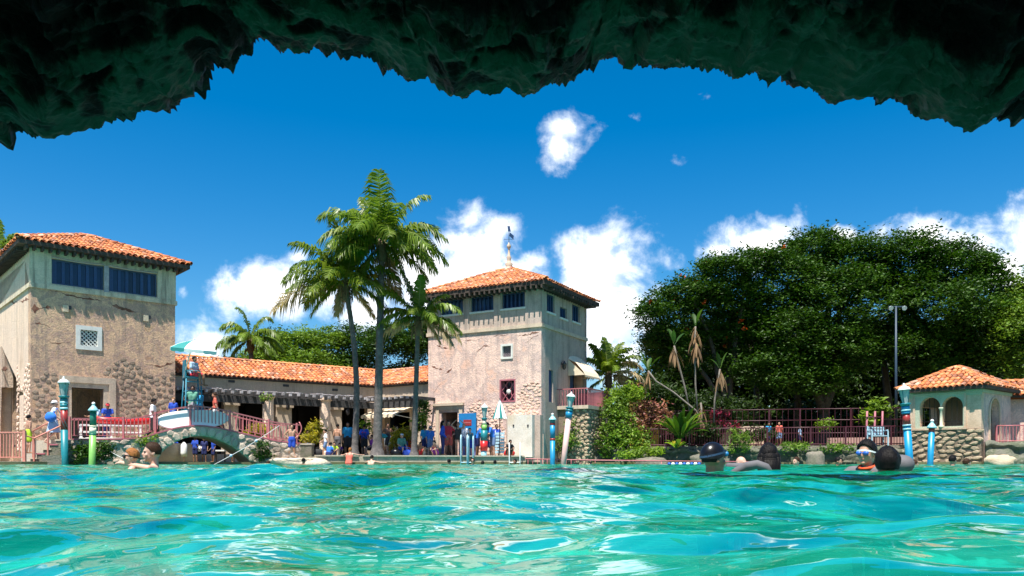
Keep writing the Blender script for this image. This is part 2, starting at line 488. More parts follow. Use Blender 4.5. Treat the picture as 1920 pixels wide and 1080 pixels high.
M['frond_green'] = foliage('frond_green', [(.055, .105, .009), (.10, .165, .013), (.18, .235, .02)], .4, .4)
M['frond_lime'] = foliage('frond_lime', [(.10, .17, .018), (.16, .24, .03), (.07, .13, .015)], .4, .35)
M['frond_dry'] = foliage('frond_dry', [(.32, .25, .14), (.42, .34, .22), (.24, .18, .09)], .3, .7)
M['dead_leaf'] = foliage('dead_leaf', [(.13, .075, .04), (.22, .14, .08), (.09, .055, .035)], .2, .8)
M['frond_stem'] = plain('frond_stem', (.16, .19, .05), .5)
M['husk'] = plain('husk', (.13, .085, .05), .9, .3, 20)
M['bark_palm'] = mottle('bark_palm', [(.3, (.075, .068, .068)), (.6, (.14, .125, .12)), (.75, (.24, .215, .20))], 6, bump=.8, bscale=20)
M['bark'] = mottle('bark', [(.3, (.05, .04, .03)), (.7, (.11, .09, .07))], 4, bump=.8)
M['bark_pale'] = mottle('bark_pale', [(.3, (.13, .11, .09)), (.7, (.24, .21, .18))], 5, bump=.6)

m, t, b = mat('tile')
g = t.new('NewGeometry'); oi = t.new('ObjectInfo').outputs['Random']
r = t.math('FRACT', t.math('ADD', g.outputs['Random Per Island'], oi))
co = t.new('TexCoord').outputs['Object']
pos = g.outputs['Position']
c = t.ramp(r, [(0, (.36, .10, .035)), (.25, (.60, .18, .05)), (.5, (.72, .27, .095)), (.7, (.50, .15, .05)), (.85, (.24, .075, .035)), (1, (.72, .42, .28))])
lich = t.mapr(t.noise(pos, 3.1, 6, .75), .50, .68)
c = t.mix(t.math('MULTIPLY', lich, .75), c, (.60, .38, .28))
dk = t.mapr(t.noise(pos, 4.3, 6, .75), .55, .68)
c = t.mix(t.math('MULTIPLY', dk, .6), c, (.12, .07, .05))
t.put(b.inputs['Base Color'], c); b.inputs['Roughness'].default_value = .8
bp = t.new('Bump'); bp.inputs['Strength'].default_value = .4; bp.inputs['Distance'].default_value = .01
t.put(bp.inputs['Height'], t.noise(pos, 40, 5)); t.put(b.inputs['Normal'], bp.outputs[0])
M['tile'] = m
M['tile_bed'] = mottle('tile_bed', [(.3, (.16, .05, .025)), (.7, (.32, .10, .04))], 3, bump=.4)
SKINS = {'light': (.55, .33, .24), 'tan': (.42, .23, .15), 'brown': (.22, .11, .065), 'dark': (.10, .05, .032)}
for k, cc in SKINS.items():
    mm = plain('skin_' + k, cc, .5, .06, 8)
    mm.node_tree.nodes['Principled BSDF'].inputs['Subsurface Weight'].default_value = .08
    mm.node_tree.nodes['Principled BSDF'].inputs['Subsurface Radius'].default_value = (.02, .008, .004)
    M['skin_' + k] = mm
M['lips'] = plain('lips', (.35, .13, .11), .5)
M['eye'] = plain('eye', (.015, .012, .012), .2)
for k, cc in {'lime': (.42, .62, .03), 'royal': (.01, .06, .42), 'navy': (.012, .02, .11), 'turq': (.01, .25, .48), 'red': (.55, .03, .05), 'coral': (.66, .13, .09),
              'white': (.74, .75, .78), 'paleblue': (.35, .48, .68), 'denim': (.12, .19, .34), 'greytop': (.32, .30, .33), 'black': (.014, .014, .016), 'teal': (.015, .20, .24),
              'purple': (.20, .03, .30), 'grey': (.11, .105, .115), 'azure': (.02, .16, .60), 'orange': (.75, .08, .015), 'tealgreen': (.10, .30, .22), 'blond': (.42, .27, .12)}.items():
    M['cloth_' + k] = plain('cloth_' + k, cc, .8, .15, 9)
def hair_mat(name, col):
    m, t, b = mat(name)
    co = t.vmath('MULTIPLY', t.new('TexCoord').outputs['Object'], (1, 1, .10))
    n = t.noise(co, 120, 4, .6, .3)
    t.put(b.inputs['Base Color'], t.ramp(n, [(.3, tuple(x * .5 for x in col)), (.7, tuple(x * 1.6 for x in col))]))
    b.inputs['Roughness'].default_value = .45; b.inputs['Specular IOR Level'].default_value = .09
    bp = t.new('Bump'); bp.inputs['Strength'].default_value = .7; bp.inputs['Distance'].default_value = .01
    t.put(bp.inputs['Height'], n); t.put(b.inputs['Normal'], bp.outputs[0])
    return m


for k, cc in {'black': (.007, .006, .006), 'brown': (.035, .018, .010), 'ginger': (.25, .10, .03)}.items():
    M['hair_' + k] = hair_mat('hair_' + k, cc)

# ------------------------------------------------------------------ water, pool floor, ground
WOFF = Vector((0, -3.0))
NA, A0, A1 = 640, -64, 64
rs = [2.2]
while rs[-1] < 64: rs.append(rs[-1] * 1.0068 + .001)
rs = np.array(rs)
an = np.radians(np.linspace(A0, A1, NA))
R_, A_ = np.meshgrid(rs, an, indexing='ij')
X = WOFF.x + R_ * np.sin(A_); Y = WOFF.y + R_ * np.cos(A_)
Z = np.zeros_like(X)
wr = np.random.default_rng(11)
for k in range(96):
    lam = .10 * (2.2 / .10) ** (wr.random() ** 1.1)
    th = wr.normal(-1.35, .95)
    kx, ky = math.cos(th) * 2 * PI / lam, math.sin(th) * 2 * PI / lam
    amp = .0024 * lam ** .76 * (0.6 + .8 * wr.random())
    ph = kx * X + ky * Y + wr.random() * 6.28 + .5 * np.sin(.9 * X * math.cos(k) + .8 * Y * math.sin(k * 1.7) + k)
    fade = np.clip(1.7 - R_ * .012 / lam, 0, 1)
    Z += amp * fade * (np.sin(ph) + .22 * np.cos(2 * ph))
# two longer swells roll in across the pool
for (y0, wd_, am_, sl) in ((3.0, .34, .040, .05), (1.75, .24, .016, -.10), (5.2, .5, .020, .08)):
    yc = y0 + sl * X + .16 * np.sin(X * .9 + y0) + .07 * np.sin(X * 2.7 + 2 * y0)
    Z += am_ * (.82 + .18 * np.sin(X * .7 + 3 * y0)) * np.exp(-((Y - yc) / wd_) ** 2)
nr = len(rs)
verts = np.stack([X, Y, Z], -1).reshape(-1, 3)
ii, jj = np.meshgrid(np.arange(nr - 1), np.arange(NA - 1), indexing='ij')
q = np.stack([ii * NA + jj, ii * NA + jj + 1, (ii + 1) * NA + jj + 1, (ii + 1) * NA + jj], -1).reshape(-1, 4)[:, ::-1]


def np_mesh(name, verts, quads, mats, smooth=True, mi=None):
    me = bpy.data.meshes.new(name)
    k = quads.shape[1]
    me.vertices.add(len(verts)); me.vertices.foreach_set('co', np.ascontiguousarray(verts, np.float32).ravel())
    me.loops.add(quads.size); me.loops.foreach_set('vertex_index', np.ascontiguousarray(quads, np.int32).ravel())
    me.polygons.add(len(quads)); me.polygons.foreach_set('loop_start', np.arange(0, quads.size, k, dtype=np.int32))
    me.polygons.foreach_set('loop_total', np.full(len(quads), k, np.int32))
    for mm in (mats if isinstance(mats, (list, tuple)) else [mats]): me.materials.append(mm)
    me.polygons.foreach_set('use_smooth', np.full(len(quads), smooth, bool))
    if mi is not None: me.polygons.foreach_set('material_index', np.ascontiguousarray(mi, np.int32))
    me.update(calc_edges=True); me.validate()
    return me


m, t, b = mat('pool_water')
pos = t.new('NewGeometry').outputs['Position']
bp = t.new('Bump'); bp.inputs['Strength'].default_value = .42; bp.inputs['Distance'].default_value = .05
sp = t.vmath('MULTIPLY', pos, (1, 1, 0))
t.put(bp.inputs['Height'], t.math('ADD', t.noise(sp, 2.6, 3, .5, .5), t.math('MULTIPLY', t.noise(sp, 8, 3, .55, .6), .30)))
NB = bp.outputs[0]
fr = t.new('Fresnel'); fr.inputs['IOR'].default_value = 1.33; t.put(fr.inputs['Normal'], NB)
gl = t.new('BsdfGlossy'); gl.inputs['Roughness'].default_value = .03; t.put(gl.inputs['Normal'], NB)
hue = t.math('ADD', t.math('MULTIPLY', t.noise(sp, 1.9, 4, .55, 1.8), .62), t.math('MULTIPLY', t.noise(sp, .22, 2, .5, .5), .38))
body = t.ramp(hue, [(.34, (.0, .19, .18)), (.42, (.0, .40, .32)), (.47, (.02, .66, .48)), (.51, (.0, .43, .25)), (.56, (.0, .17, .055)), (.62, (.0, .34, .14)), (.68, (.01, .54, .33))])
df = t.new('BsdfDiffuse'); t.put(df.inputs['Color'], body); t.put(df.inputs['Normal'], NB)
rf = t.new('BsdfRefraction'); rf.inputs['IOR'].default_value = 1.33; rf.inputs['Roughness'].default_value = .0
t.put(rf.inputs['Normal'], NB); rf.inputs['Color'].default_value = (.55, 1, .96, 1)
tp = t.new('BsdfTransparent'); tp.inputs['Color'].default_value = (.75, 1, .98, 1)
mA = t.new('MixShader'); mA.inputs[0].default_value = .40; t.put(mA.inputs[1], rf.outputs[0]); t.put(mA.inputs[2], tp.outputs[0])
mB = t.new('MixShader'); mB.inputs[0].default_value = .55; t.put(mB.inputs[1], mA.outputs[0]); t.put(mB.inputs[2], df.outputs[0])
mC = t.new('MixShader'); t.put(mC.inputs[0], t.math('MULTIPLY', fr.outputs[0], .58)); t.put(mC.inputs[1], mB.outputs[0]); t.put(mC.inputs[2], gl.outputs[0])
t.put(t.n['Material Output'].inputs[0], mC.outputs[0])
M['pool_water'] = m
link('pool_water', np_mesh('pool_water', verts, q, m), kind='structure')

m, t, b = mat('pool_floor')
pos = t.new('NewGeometry').outputs['Position']
nz = t.noise(pos, 1.6, 4, .6, .9)
t.put(b.inputs['Base Color'], t.ramp(nz, [(.32, (.01, .32, .20)), (.46, (.05, .72, .52)), (.56, (.34, .92, .76)), (.66, (.01, .36, .20))]))
b.inputs['Roughness'].default_value = .9
MB().add([(-70, -9, -1.5), (70, -9, -1.5), (70, 60, -1.5), (-70, 60, -1.5)], [(0, 1, 2, 3)]).build('pool_floor', m, kind='structure')

SHORE = [G(-700, 26, 0), G(-60, 27.3, 0), G(40, 28.2, 0), G(128, 29.6, 0), G(300, 31.6, 0), G(480, 33.2, 0), G(560, 34.0, 0), G(592, 34.8, 0), G(680, 35.6, 0), G(986, 37.6, 0), G(1016, 39.9, 0),
         G(1090, 41.9, 0), G(1110, 41.2, 0), G(1180, 40.6, 0), G(1300, 39.8, 0), G(1450, 38.8, 0), G(1600, 37.8, 0), G(1700, 36.6, 0), G(1840, 34.8, 0), G(1880, 35.6, 0), G(1960, 34.2, 0), G(2600, 33, 0)]
mb = MB(); n = len(SHORE)
far = [Vector((p.x * 14, 420, 0)) for p in SHORE]
HZ = .12
back = [Vector((p.x * 1.0, p.y + 1.6, 0)) for p in SHORE]
for i in range(n - 1):
    a, b2 = SHORE[i], SHORE[i + 1]
    mb.add([(a.x, a.y, -1.6), (b2.x, b2.y, -1.6), (b2.x, b2.y, HZ), (a.x, a.y, HZ)], [(0, 1, 2, 3)])
    mb.add([(a.x, a.y, HZ), (b2.x, b2.y, HZ), (far[i + 1].x, 420, HZ), (far[i].x, 420, HZ)], [(0, 1, 2, 3)])
mb.build('ground', M['ground'], kind='structure')

# ------------------------------------------------------------------ the grotto we look out of
EDGE = [(-520, 1000), (-470, 860), (-420, 640), (-300, 430), (-150, 305), (0, 262), (30, 255), (62, 265), (110, 257), (140, 246), (185, 246), (200, 228), (258, 222), (282, 204), (305, 216), (330, 200), (360, 184), (395, 157), (440, 130), (455, 98), (480, 92), (495, 85), (520, 90), (548, 98),
        (558, 105), (580, 98), (605, 97), (640, 110), (700, 115), (730, 135), (757, 153), (795, 143), (815, 167), (850, 187), (880, 175), (930, 178), (958, 165), (980, 178), (1005, 182), (1025, 165), (1050, 153), (1075, 158), (1100, 140), (1112, 116), (1150, 115), (1170, 127), (1187, 128),
        (1197, 105), (1206, 122), (1215, 135), (1250, 130), (1275, 120), (1295, 135), (1330, 131), (1375, 140), (1390, 156), (1420, 145), (1445, 148), (1475, 163), (1495, 157), (1505, 170), (1545, 182), (1580, 193), (1640, 190), (1655, 185), (1700, 200), (1705, 210), (1760, 230), (1800, 242),
        (1840, 240), (1870, 235), (1890, 220), (1920, 222), (2050, 268), (2200, 380), (2330, 600), (2380, 860), (2420, 1000)]
ex = np.array([p[0] for p in EDGE], float); ey = np.array([p[1] for p in EDGE], float)
GS_ = 1.9
NI = 900
pxs = np.concatenate([np.linspace(-520, -60, 50, endpoint=False), np.linspace(-60, 1980, NI - 100), np.linspace(1990, 2420, 50)])
pys = np.interp(pxs, ex, ey)
PROF = [(1.33, .42), (1.345, .412), (1.36, .395), (1.41, .345), (1.45, .29), (1.49, .235), (1.53, .185), (1.565, .145), (1.60, .11), (1.63, .083), (1.66, .06), (1.69, .04), (1.715, .024), (1.74, .012), (1.76, .004), (1.775, 0.0),
        (1.79, .003), (1.805, .012), (1.82, .03), (1.84, .06), (1.86, .11), (1.865, .17), (1.84, .26), (1.78, .33), (1.69, .39), (1.56, .44), (1.44, .46), (1.37, .45), (1.33, .42)]
# refine the profile between lip and ceiling
prof = []
for k in range(len(PROF) - 1):
    a, c = PROF[k], PROF[k + 1]
    s = 6 if 1 <= k <= 20 else 3
    for q_ in range(s):
        f = q_ / s; prof.append((a[0] + (c[0] - a[0]) * f, a[1] + (c[1] - a[1]) * f))
prof.append(PROF[-1])
prof = [((a if a > 0 else a * 1.6) * GS_, b_ * GS_) for a, b_ in prof]
NJ = len(prof)
LD = 1.775 * GS_
lipz = np.maximum(CH + (HY - pys) / F * LD, -1.2)
lipx = (pxs - CX) / F * LD
# a smoothed lip for the ceiling, so that single notches fade out away from the edge
ker = np.exp(-np.linspace(-2.5, 2.5, 81) ** 2); ker /= ker.sum()
lz_s = np.convolve(np.pad(lipz, 40, mode='edge'), ker, mode='valid')
vs = np.zeros((len(pxs), NJ, 3))
for j, (yy, dz) in enumerate(prof):
    w = min(1.0, dz / (.10 * GS_))
    vs[:, j, 0] = lipx * (1 + .06 * min(dz / GS_, 1))
    vs[:, j, 1] = yy
    vs[:, j, 2] = lipz * (1 - w) + lz_s * w + dz
P = vs.reshape(-1, 3)
du = np.gradient(vs, axis=0); dv = np.gradient(vs, axis=1)
nrm = np.cross(du, dv); nrm /= np.linalg.norm(nrm, axis=-1, keepdims=True) + 1e-9
disp = np.zeros(len(P))
dzv = np.repeat(np.array([p[1] for p in prof])[None], len(pxs), 0).ravel()
yv = vs[..., 1].ravel()
for k, p in enumerate(P):
    v = Vector(p) / GS_; v = Vector((v.x + .03 * mnoise.noise(v * 5), v.y, v.z * 1.5 + .12 * mnoise.noise(v * 2.2)))
    a = 1 - abs(mnoise.noise(v * 6.5 + Vector((3, 1, 7)))) * 2
    b_ = 1 - abs(mnoise.noise(v * 15)) * 2
    c_ = 1 - abs(mnoise.noise(v * 37)) * 2
    d_ = mnoise.noise(v * 3.1)
    e_ = 1 - abs(mnoise.noise(v * 80)) * 2
    disp[k] = (d_ * .10 + a * .085 + b_ * .070 + c_ * .034 + e_ * .012) * GS_
GSIGN = -1
amp = .11 + .89 * np.clip(dzv / (.13 * GS_), 0, 1) ** .8
off_ = nrm.reshape(-1, 3) * (disp * amp * GSIGN)[:, None]
off_[:, 0] *= np.clip(dzv / (.16 * GS_), 0, 1)                   # along the lip itself the rock only bulges up and out
P2 = P + off_
tgt_x = np.arange(-540, 2441, 6.0)                                # bring the displaced lip back onto its outline
for _ in range(2):
    vx = CX + P2[:, 0] / P2[:, 1] * F; vy = HY - (P2[:, 2] - CH) / P2[:, 1] * F
    bins = np.clip(((vx + 540) / 6).round().astype(int), 0, len(tgt_x) - 1)
    low = np.full(len(tgt_x), -1e9); np.maximum.at(low, bins, vy)
    d_ = np.where(low > -1e8, low - np.interp(tgt_x, ex, ey), 0)
    d_ = np.convolve(np.pad(d_, 11, mode='edge'), np.hanning(25)[1:-1] / np.hanning(25)[1:-1].sum(), mode='valid')
    P2[:, 2] += np.interp(vx, tgt_x, d_) / F * LD
ii, jj = np.meshgrid(np.arange(len(pxs) - 1), np.arange(NJ - 1), indexing='ij')
qq = np.stack([ii * NJ + jj, (ii + 1) * NJ + jj, (ii + 1) * NJ + jj + 1, ii * NJ + jj + 1], -1).reshape(-1, 4)
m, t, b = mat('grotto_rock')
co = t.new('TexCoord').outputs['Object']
alg = t.new('Attribute'); alg.attribute_name = 'lip_glow'  # alg carries the painted teal glow of lip and ridges
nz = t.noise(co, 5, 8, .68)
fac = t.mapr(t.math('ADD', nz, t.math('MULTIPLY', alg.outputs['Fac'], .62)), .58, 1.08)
t.put(b.inputs['Base Color'], t.ramp(fac, [(0, (.0010, .0014, .0012)), (.40, (.0009, .0016, .0012)), (.72, (.0018, .0070, .0048)), (.88, (.006, .026, .018)), (1, (.015, .062, .043))]))  # teal water glow and dark hollows are painted into this base colour
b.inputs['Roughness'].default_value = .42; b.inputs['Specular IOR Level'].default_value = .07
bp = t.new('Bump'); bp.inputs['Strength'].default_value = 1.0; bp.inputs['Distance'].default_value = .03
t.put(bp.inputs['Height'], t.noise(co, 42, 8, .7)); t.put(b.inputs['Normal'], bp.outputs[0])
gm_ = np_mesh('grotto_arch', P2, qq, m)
rid = np.clip((disp / GS_ - .01) / .10, -1, 1)                           # painted light: teal glow on lip and ridges, hollows and upper rock left dark
at_ = gm_.attributes.new('lip_glow', 'FLOAT', 'POINT'); at_.data.foreach_set('value', np.clip(np.exp(-dzv / (.08 * GS_)) * .40 + .85 * rid * np.exp(-dzv / (.26 * GS_)) - .12, -1, 1.2).astype(np.float32))
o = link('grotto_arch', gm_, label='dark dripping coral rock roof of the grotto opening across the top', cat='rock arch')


# ------------------------------------------------------------------ masonry builders
def stone_mesh(name, mtl, seed, aspect=1.0, pts=8):
    r = random.Random(seed); mb = MB()
    ang = sorted((k + r.uniform(-.28, .28)) * 2 * PI / pts for k in range(pts))
    ra = [r.uniform(.80, 1.08) for _ in ang]
    lo = [(math.cos(a) * q, math.sin(a) * q, -.5) for a, q in zip(ang, ra)]
    mid = [(x, y, .55) for x, y, z in lo]
    hi = [(x * .72 + r.uniform(-.05, .05), y * .72 + r.uniform(-.05, .05), 1.0 + r.uniform(-.15, .15)) for x, y, z in lo]
    vs = lo + mid + hi + [(0, 0, 1.08)]
    fs = []
    for i in range(pts):
        j = (i + 1) % pts
        fs += [(i, j, pts + j, pts + i), (pts + i, pts + j, 2 * pts + j, 2 * pts + i), (2 * pts + i, 2 * pts + j, 3 * pts)]
    mb.add(vs, fs)
    return mb.mesh(name, mtl)


def poisson(inside, u0, u1, z0, z1, du, dz, seed, tries=6000):
    r = random.Random(seed); pts = []
    for _ in range(tries):
        u, z = r.uniform(u0, u1), r.uniform(z0, z1)
        if not inside(u, z): continue
        if all(((u - a) / du) ** 2 + ((z - c) / dz) ** 2 > 1 for a, c in pts): pts.append((u, z))
    return pts


def stones(face, parent, inside, box, du, dz, out, mtl, seed, single=True, o=0.0, tries=6000, name='stone', limit=290):
    pts = poisson(inside, *box, du, dz, seed, tries)
    ms = [stone_mesh(name, mtl, seed * 10 + k) for k in range(6)]
    r = random.Random(seed + 1)
    mats = [(face.mat(u, z, o, r.uniform(-.25, .25) + r.choice((0, PI)), du * r.uniform(.48, .64), dz * r.uniform(.48, .64), out * r.uniform(.6, 1.3)), r.randrange(6)) for u, z in pts]
    if single:
        for Mx, k in mats[:limit]: put(name, ms[k], Mx, parent)
        mats = mats[limit:]
    if mats:
        mb = MB()
        for Mx, k in mats:
            mb.add([Mx @ v.co for v in ms[k].vertices], [tuple(p.vertices) for p in ms[k].polygons])
        mb.build('rubble_stone', mtl, parent, kind='stuff')
    return len(pts)


def tile_mesh(name, L, r, mtl=None, n=6):
    """one barrel tile: a tapering half round along y, crown up z"""
    mb = MB(); vs = []
    for (y, rr, z) in ((-.04, r, .028), (L, r * .82, .0)):
        for k in range(n + 1):
            a = PI * k / n
            vs.append((math.cos(a) * rr, y, z + math.sin(a) * rr * .85))
    t_ = .018
    for (y, rr, z) in ((-.04, r - t_, .028),):
        for k in range(n + 1):
            a = PI * k / n
            vs.append((math.cos(a) * rr, y, z + math.sin(a) * rr * .8))
    m_ = n + 1
    fs = [(k, k + 1, m_ + k + 1, m_ + k) for k in range(n)] + [(k + 1, k, 2 * m_ + k, 2 * m_ + k + 1) for k in range(n)]
    mb.add(vs, fs, 0, True)
    return mb.mesh(name, mtl or M['tile'])


def in_poly(x, y, poly):
    c = False; n = len(poly)
    for i in range(n):
        (x1, y1), (x2, y2) = poly[i], poly[i - 1]
        if (y1 > y) != (y2 > y) and x < (x2 - x1) * (y - y1) / (y2 - y1) + x1: c = not c
    return c


def tiled_plane(corners, parent, tw, tl, single, seed, budget=300, mesh=None):
    """barrel tiles over a roof plane; corners run along the eave first: eave a, eave b, then the top"""
    r = random.Random(seed)
    cs = [Vector(c) for c in corners]
    ex_ = (cs[1] - cs[0]).normalized()
    nn = ex_.cross(cs[2] - cs[0]).normalized()
    if nn.z < 0: nn = -nn
    ey_ = nn.cross(ex_).normalized()
    if ey_.dot(cs[2] - cs[0]) < 0: ey_ = -ey_
    poly = [((c - cs[0]).dot(ex_), (c - cs[0]).dot(ey_)) for c in cs]
    W_ = max(p[0] for p in poly); H_ = max(p[1] for p in poly); x0 = min(p[0] for p in poly)
    me = mesh or tile_mesh('tile', tl * 1.18, tw * .44)
    base = Matrix((ex_, ey_, nn)).transposed().to_4x4()
    if Matrix((ex_, ey_, nn)).determinant() < 0: base = Matrix((-ex_, ey_, nn)).transposed().to_4x4()
    out = []
    ni = int((W_ - x0) / tw); off = ((W_ - x0) - ni * tw) / 2
    for j in range(int(H_ / tl) + 1):
        for i in range(ni + 1):
            s_, t_ = x0 + off + (i + .0) * tw, j * tl
            if not in_poly(min(max(s_, x0 + .03), W_ - .03), t_ + .07, poly): continue
            p = cs[0] + ex_ * (s_ + r.uniform(-.012, .012)) + ey_ * (t_ + r.uniform(-.03, .02)) + nn * r.uniform(0, .014)
            out.append(Matrix.Translation(p) @ base @ Matrix.Rotation(r.uniform(-.05, .05), 4, 'Z'))
    k = 0
    joined = MB()
    for Mx in out:
        if single and k < budget: put('tile', me, Mx, parent); k += 1
        else: joined.add([Mx @ v.co for v in me.vertices], [tuple(p.vertices) for p in me.polygons], 0, True)
    if joined.v: joined.build('tile_rows', M['tile'], parent, kind='stuff')
    return k


def ridge_tiles(a, b2, parent, single=True, L=.36, r_=.12, name='ridge_tile'):
    a, b2 = Vector(a), Vector(b2)
    d = (b2 - a); n = max(1, int(d.length / L)); d.normalize()
    side = d.cross(Vector((0, 0, 1))).normalized(); up = side.cross(d).normalized()
    me = tile_mesh(name, L * 1.2, r_)
    base = Matrix((side, d, up)).transposed().to_4x4()
    J = MB()
    for i in range(n):
        Mx = Matrix.Translation(a + d * (i * L) + up * .05) @ base
        if single: put(name, me, Mx, parent)
        else: J.add([Mx @ v.co for v in me.vertices], [tuple(p.vertices) for p in me.polygons], 0, True)
    if not single: J.build(name, M['tile'], parent)


def hip_roof(parent, eave, apex, single, seed, tw=.25, tl=.36, planes=(0, 1, 2, 3), seen=(0, 3), thick=.16, soffit_mat='eave_wood', single_planes=None, hips=True):
    """roof part over four eave corners (counter-clockwise from above) with one apex"""
    e = [Vector(c) for c in eave]; ap = Vector(apex)
    mb = MB()
    mb.add(e + [ap], [(i, (i + 1) % 4, 4) for i in range(4)], 0)
    lo = [c - Vector((0, 0, thick)) for c in e]
    mb.add(e + lo, [((i + 1) % 4, i, 4 + i, 4 + (i + 1) % 4) for i in range(4)] + [(4, 5, 6, 7)], 1)
    roof = mb.build('roof', [M['tile_bed'], M[soffit_mat]], parent)
    left = 290
    for k in seen:
        left -= tiled_plane([e[k], e[(k + 1) % 4], ap], roof, tw, tl, single, seed + k, max(left, 0))
    for k in range(4):
        if k not in seen: tiled_plane([e[k], e[(k + 1) % 4], ap], roof, tw, tl, False, seed + k)
    if hips:
        for k in range(4): ridge_tiles(e[k], ap, roof, single=(k in seen and single))
    return roof


def frame_rect(face, mb, u0, u1, z0, z1, w, o0, o1, mi=0, sill=True, head=True):
    face.box(mb, u0 - w, u0, z0, z1, o0, o1, mi); face.box(mb, u1, u1 + w, z0, z1, o0, o1, mi)
    if head: face.box(mb, u0 - w, u1 + w, z1, z1 + w, o0, o1, mi)
    if sill: face.box(mb, u0 - w, u1 + w, z0 - w, z0, o0, o1, mi)


def lattice(face, mb, u0, u1, z0, z1, n, w, o0, o1, mi=0):
    """diagonal lattice bars clipped to a rectangle"""
    wd, hg = u1 - u0, z1 - z0
    n3 = Vector((face.n.x, face.n.y, 0))
    for sgn in (1, -1):
        for k in range(-n, n + 1):
            if sgn < 0 and False: continue
            pts = []
            c = k * wd / n
            for s_ in (0.0, 1.0):
                pass
            # line u = c + t (or c + wd - t), z = t*hg/wd, clipped
            t0, t1 = max(0, -c), min(wd, wd - c)
            if t1 - t0 < .03: continue
            a = (c + t0, t0 * hg / wd); b2 = (c + t1, t1 * hg / wd)
            if sgn < 0: a = (wd - a[0], a[1]); b2 = (wd - b2[0], b2[1])
            A = face.at(u0 + a[0], z0 + a[1], 0); B = face.at(u0 + b2[0], z0 + b2[1], 0)
            d = (B - A); pr = d.normalized().cross(n3) * w
            oo = o0 if sgn > 0 else o0 + (o1 - o0) * .35
            mb.obox(A - pr / 2 + n3 * oo, d, pr, n3 * (o1 - o0) * .6, mi)


def crack(face, parent, pts, wid, mtl, seed, o=.003):
    """ragged patch of lost plaster along a line of photo pixels"""
    uz = [face.pz(*p) for p in pts]; mb = MB(); top, bot = [], []
    n_ = 11
    for i in range(len(uz) - 1):
        for k in range(n_ + (i == len(uz) - 2)):
            f = k / n_; u = uz[i][0] * (1 - f) + uz[i + 1][0] * f; z = uz[i][1] * (1 - f) + uz[i + 1][1] * f
            q_ = Vector((u * 2.3, z * 2.3, seed * 1.7)); z += mnoise.noise(q_) * .10 + mnoise.noise(q_ * 4.3) * .05
            w = wid * max(.06, .5 + 1.1 * mnoise.noise(q_ * 1.9 + Vector((7, 0, 0))) + .5 * mnoise.noise(q_ * 6 + Vector((3, 0, 0)))) * min(1, 4 * (i + f) / (len(uz) - 1) + .05, 4 * (1 - (i + f) / (len(uz) - 1)) + .05)
            top.append((u, z + w * .6)); bot.append((u, z - w * .4))
    face.wall(mb, bot + top[::-1], (), .03, o); mb.build('exposed_brick', mtl, parent)


BRICK = mottle('old_brick', [(.3, (.07, .04, .032)), (.52, (.20, .085, .055)), (.75, (.33, .19, .14))], 5, bump=1, bscale=30)

# ------------------------------------------------------------------ tower beside the bridge
LP = Vector((-19.0, 32.0)); Lf = Vector((.748, .663)); Lfn = Vector((.663, -.748))
LL = 5.57
LF = Face(LP, Lf, Lfn)                                  # the side towards the bridge
LS = Face(LP, Lfn * -1, -Lf)                            # the sunlit side
twr = thing('stone_tower', 'weathered beige stone tower with wide blue glazed openings and dark doorway, beside the arched bridge', 'tower', (LP.x, LP.y, 0))
zt = 8.62
w1 = LF.rect(97, 486, 195, 536); w1 = (w1[0], LF.rect(190, 490, 195, 540)[1], 7.27, 8.28)
w2 = (LF.pz(204, 530)[0], LF.pz(295, 530)[0], 7.27, 8.28)
lat = LF.rect(149, 618, 184, 650)
dr = LF.rect(134, 728, 194, 826)
dr = (dr[0], dr[1], .95, dr[3])
mb = MB()
LF.wall(mb, R4(0, LL, -.6, 7.02), [R4(*lat), R4(*dr)], .45)
wl = mb.build('wall', M['plaster_grey'], twr)
mb = MB(); LF.wall(mb, R4(0, LL, 7.2, zt), [R4(*w1), R4(*w2)], .3, 0.0); mb.build('upper_wall', M['plaster_band'], twr)
# the sunlit side with its slits
s1 = LS.rect(36.5, 741, 44.5, 806); s2 = LS.rect(-8, 652, 3, 728)
s3 = (LS.pz(47, 520)[0], LS.pz(-75, 520)[0], 7.27, 8.25)
mb = MB(); LS.wall(mb, R4(.45, 6.4, -.6, 7.02), [R4(*s1), R4(*s2)], .45)
LS.wall(mb, R4(.3, 6.4, 7.2, zt), [R4(*s3)], .3); LS.wall(mb, R4(.0, .0001, 7.2, 7.21), (), .001)
sw = mb.build('side_wall', M['plaster_cream_bright'], twr)  # lighter copy of the tower plaster: the sunlight is put into its colour
LB = Face(LP - Lfn * 6.4, Lf, -Lfn); LR = Face(LP + Lf * LL, -Lfn, Lf)
mb = MB(); LB.wall(mb, R4(.45, LL, -.6, zt), (), .3); LR.wall(mb, R4(.45, 6.1, -.6, 7.02), (), .3); LR.wall(mb, R4(.3, 6.1, 7.2, zt), (), .25)
mb.build('back_wall', M['plaster_grey'], twr)
mb = MB(); LF.box(mb, .46, LL - .46, 6.95, 7.0, -5.9, -.46); LF.box(mb, .46, LL - .46, .80, .9, -5.9, -.46); mb.build('floor_slab', M['interior'], twr)
# string course
mb = MB(); LF.box(mb, -.07, LL + .07, 7.02, 7.2, -.28, .07); LS.box(mb, .29, 6.4, 7.02, 7.2, -.25, .07); LR.box(mb, .29, 6.1, 7.02, 7.2, -.25, .07)
mb.build('string_course', M['plaster_band'], twr)
# corner piers of the upper storey
mb = MB(); LF.box(mb, -.03, w1[0] - .02, 7.2, zt - .02, .0, .035); mb.build('pilaster', M['plaster_band'], twr); mb = MB(); LF.box(mb, w2[1] + .02, LL + .02, 7.2, zt - .02, 0, .035); mb.build('pilaster', M['plaster_band'], twr)


